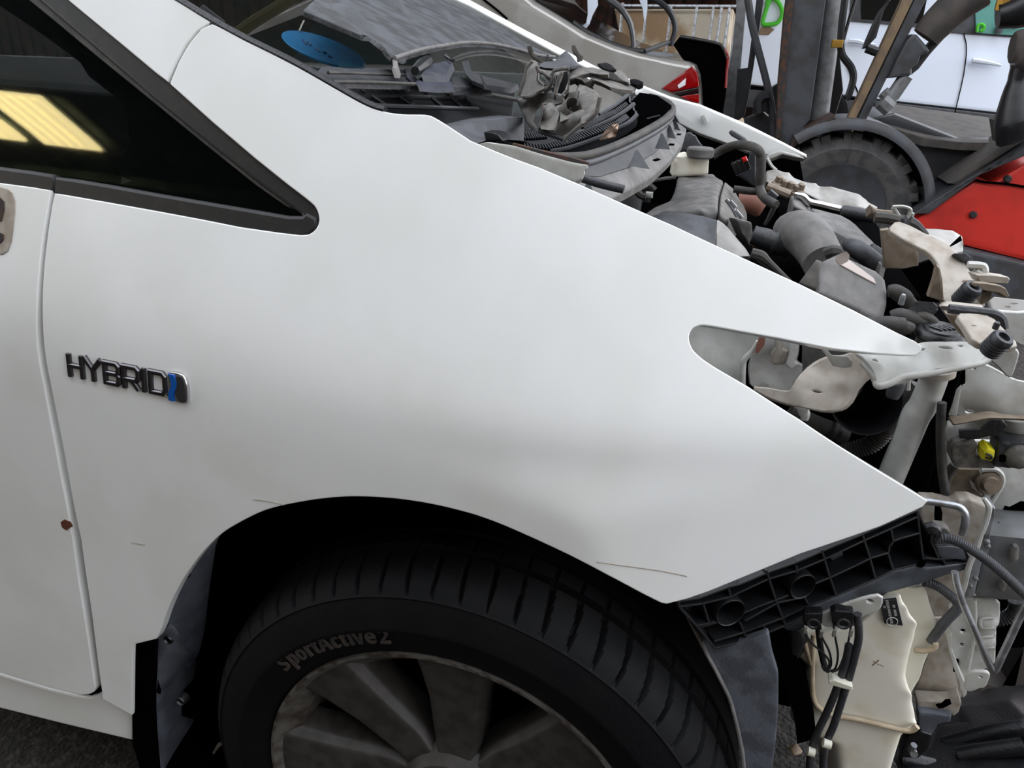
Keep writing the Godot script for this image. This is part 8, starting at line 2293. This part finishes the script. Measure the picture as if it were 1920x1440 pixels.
	solid(m, q([-.0249,1.1355,-.58,-.022,1.136,-.58,-.0187,1.1304,-.58,-.0149,1.1252,-.58,-.0088,1.1212,-.58,-.0096,1.1159,-.58,-.0159,1.1131,-.58,-.0163,1.1199,-.58,-.0219,1.124,-.58,-.0243,1.1292,-.58]), [[0, 1, 2, 9], [2, 3, 8, 9], [3, 4, 5, 6, 7, 8]], Vector3(-0.004, 0, -0.008), 1, 1)
	obj("lug", m, "dusty_cover", t, 50)
	m = new_mesh()
	solid(m, q([-.0557,1.1147,-.6,-.0465,1.1236,-.6,-.0396,1.1289,-.6,-.0321,1.1229,-.6,-.0193,1.1103,-.6,-.0246,1.1071,-.56,-.0408,1.1045,-.56,-.0597,1.105,-.56,-.0719,1.1067,-.57,-.0699,1.1121,-.58]), [[0, 1, 2, 3, 4, 5, 6], [0, 6, 7, 8, 9]], Vector3(0, -0.004, -0.01), 1, 1)
	obj("upper_plate", m, "grey_plastic", t, 40)
	m = new_mesh()
	solid(m, q([-.0732,1.1045,-.58,-.0624,1.1048,-.58,-.0455,1.1037,-.58,-.029,1.1063,-.58,-.031,1.0978,-.52,-.0376,1.0935,-.52,-.0494,1.0971,-.53,-.0626,1.1008,-.54]), [[0, 1, 6, 7], [1, 2, 4, 5, 6], [2, 3, 4]], Vector3(0, -0.004, -0.01), 1, 1)
	obj("upper_ledge", m, "dusty_cover", t, 40)
	# right arm with clips
	m = new_mesh()
	solid(m, q([-.0334,1.1045,-.6,-.0144,1.1072,-.6,.0023,1.1077,-.6,.0142,1.1054,-.6,.0251,1.102,-.6,.0294,1.0992,-.57,.0179,1.0988,-.57,.0039,1.1005,-.57,-.0067,1.0982,-.56,-.0192,1.0912,-.54,-.0239,1.0975,-.57]), [[0, 1, 8, 10], [10, 8, 9], [1, 2, 7, 8], [2, 3, 6, 7], [3, 4, 5, 6]], Vector3(0, -0.006, -0.01), 1, 1)
	var arm := obj("arm", m, "dusty_cover", t, 45)
	m = new_mesh()
	solid(m, q([.0112,1.0926,-.55,.013,1.0932,-.58,.0271,1.0912,-.6,.0442,1.0893,-.62,.0608,1.0839,-.64,.061,1.0792,-.6,.0492,1.0809,-.57,.038,1.0844,-.54,.0264,1.0892,-.54]), [[0, 1, 8], [1, 2, 7, 8], [2, 3, 6, 7], [3, 4, 5, 6]], Vector3(0, -0.006, -0.008), 1, 1)
	obj("arm_rail", m, "dusty_cover", arm, 45)
	m = new_mesh()
	solid(m, q([.0029,1.1126,-.62,.0171,1.1146,-.62,.0245,1.1116,-.62,.0321,1.1053,-.62,.0228,1.1028,-.62,.0105,1.1068,-.62]), [[0, 1, 2, 3, 4, 5]], Vector3(0, -0.004, -0.01), 1, 1)
	obj("arm_fin", m, "grey_plastic", arm, 45)
	m = new_mesh()
	solid(m, q([.0316,1.1011,-.6,.0356,1.1054,-.62,.0455,1.1013,-.62,.0522,1.0917,-.62,.0543,1.0889,-.6,.0496,1.0896,-.6,.0362,1.0959,-.6]), [[0, 1, 2, 6], [2, 3, 4, 5, 6]], Vector3(0, -0.006, -0.01), 1, 1)
	obj("arm_clip", m, "dusty_cover", arm, 45)
	m = new_mesh()
	solid(m, q([.0238,1.103,-.6,.0334,1.1011,-.6,.0496,1.0896,-.6,.0354,1.0904,-.6,.0198,1.0942,-.6,.0125,1.0978,-.6]), [[0, 1, 2, 3, 4, 5]], Vector3(0, -0.006, -0.01), 1, 1)
	obj("arm_plate", m, "dusty_plastic", arm, 45)
	m = new_mesh()
	solid(m, q([.0521,1.0928,-.62,.0591,1.0941,-.62,.0651,1.0932,-.62,.0726,1.0902,-.62,.0715,1.0869,-.62,.0653,1.0843,-.62,.061,1.0865,-.62,.0562,1.0875,-.62]), [[0, 1, 7], [1, 2, 5, 6, 7], [2, 3, 4, 5]], Vector3(0, -0.006, -0.01), 1, 1)
	obj("arm_tip", m, "dark_plastic", arm, 45)
	m = new_mesh()
	tube(m, q([.0029,1.0904,-.6,.0003,1.0849,-.6,-.0007,1.0815,-.6,.0027,1.0762,-.6,.0096,1.072,-.6]), [0.004, 0.005, 0.004, 0.003, 0.003], 7)
	obj("torn_edge", m, "dusty_cover", t)
	for l in [q([-.0314,1.1021,-.5,-.0278,1.0944,-.48,-.0283,1.0867,-.47,-.0332,1.0819,-.46]), q([-.0151,1.1008,-.48,-.0121,1.0954,-.45,-.0146,1.0838,-.45,-.0169,1.0749,-.45]), q([.0206,1.0821,-.42,.0204,1.0746,-.42,.0195,1.0646,-.42]), q([-.0195,1.0661,-.4,-.0203,1.0558,-.4,-.0228,1.0443,-.4,-.0229,1.0366,-.4]), q([-.0521,1.1004,-.5,-.047,1.0908,-.48,-.0344,1.0857,-.46,-.0302,1.0874,-.46]), q([-.0104,1.0925,-.5,-.0017,1.095,-.5,.0072,1.0933,-.5,.0119,1.0893,-.5,.0204,1.0926,-.5]), q([-.0014,1.0918,-.46,-.0019,1.082,-.46,-.0069,1.076,-.46]), q([-.0061,1.0529,-.43,.0031,1.0582,-.43,.0102,1.0614,-.43])]:
		m = new_mesh()
		rib(m, l, Vector3(-0.008, -0.008, -0.035), 0.0022)
		obj("fold_wall", m, "dusty_cover", t)
	m = new_mesh()
	tube(m, q([-.0608,1.122,-.58,-.0618,1.1187,-.58,-.0638,1.115,-.58]), 0.0015, 5)
	obj("wire", m, "dark_plastic", t)
	for p in [q([.0412,1.0564,-.8]), q([.0565,1.0532,-.8])]:
		m = new_mesh()
		lathe(m, [[0.0, 0.008], [0.008, 0.006], [0.011, 0.0], [0.009, -0.008], [0.0, -0.01]], axis_xf(p[0], Vector3(0.3, 1, 0.4)), 12)
		obj("rubber_grommet", m, "black_plastic", car)
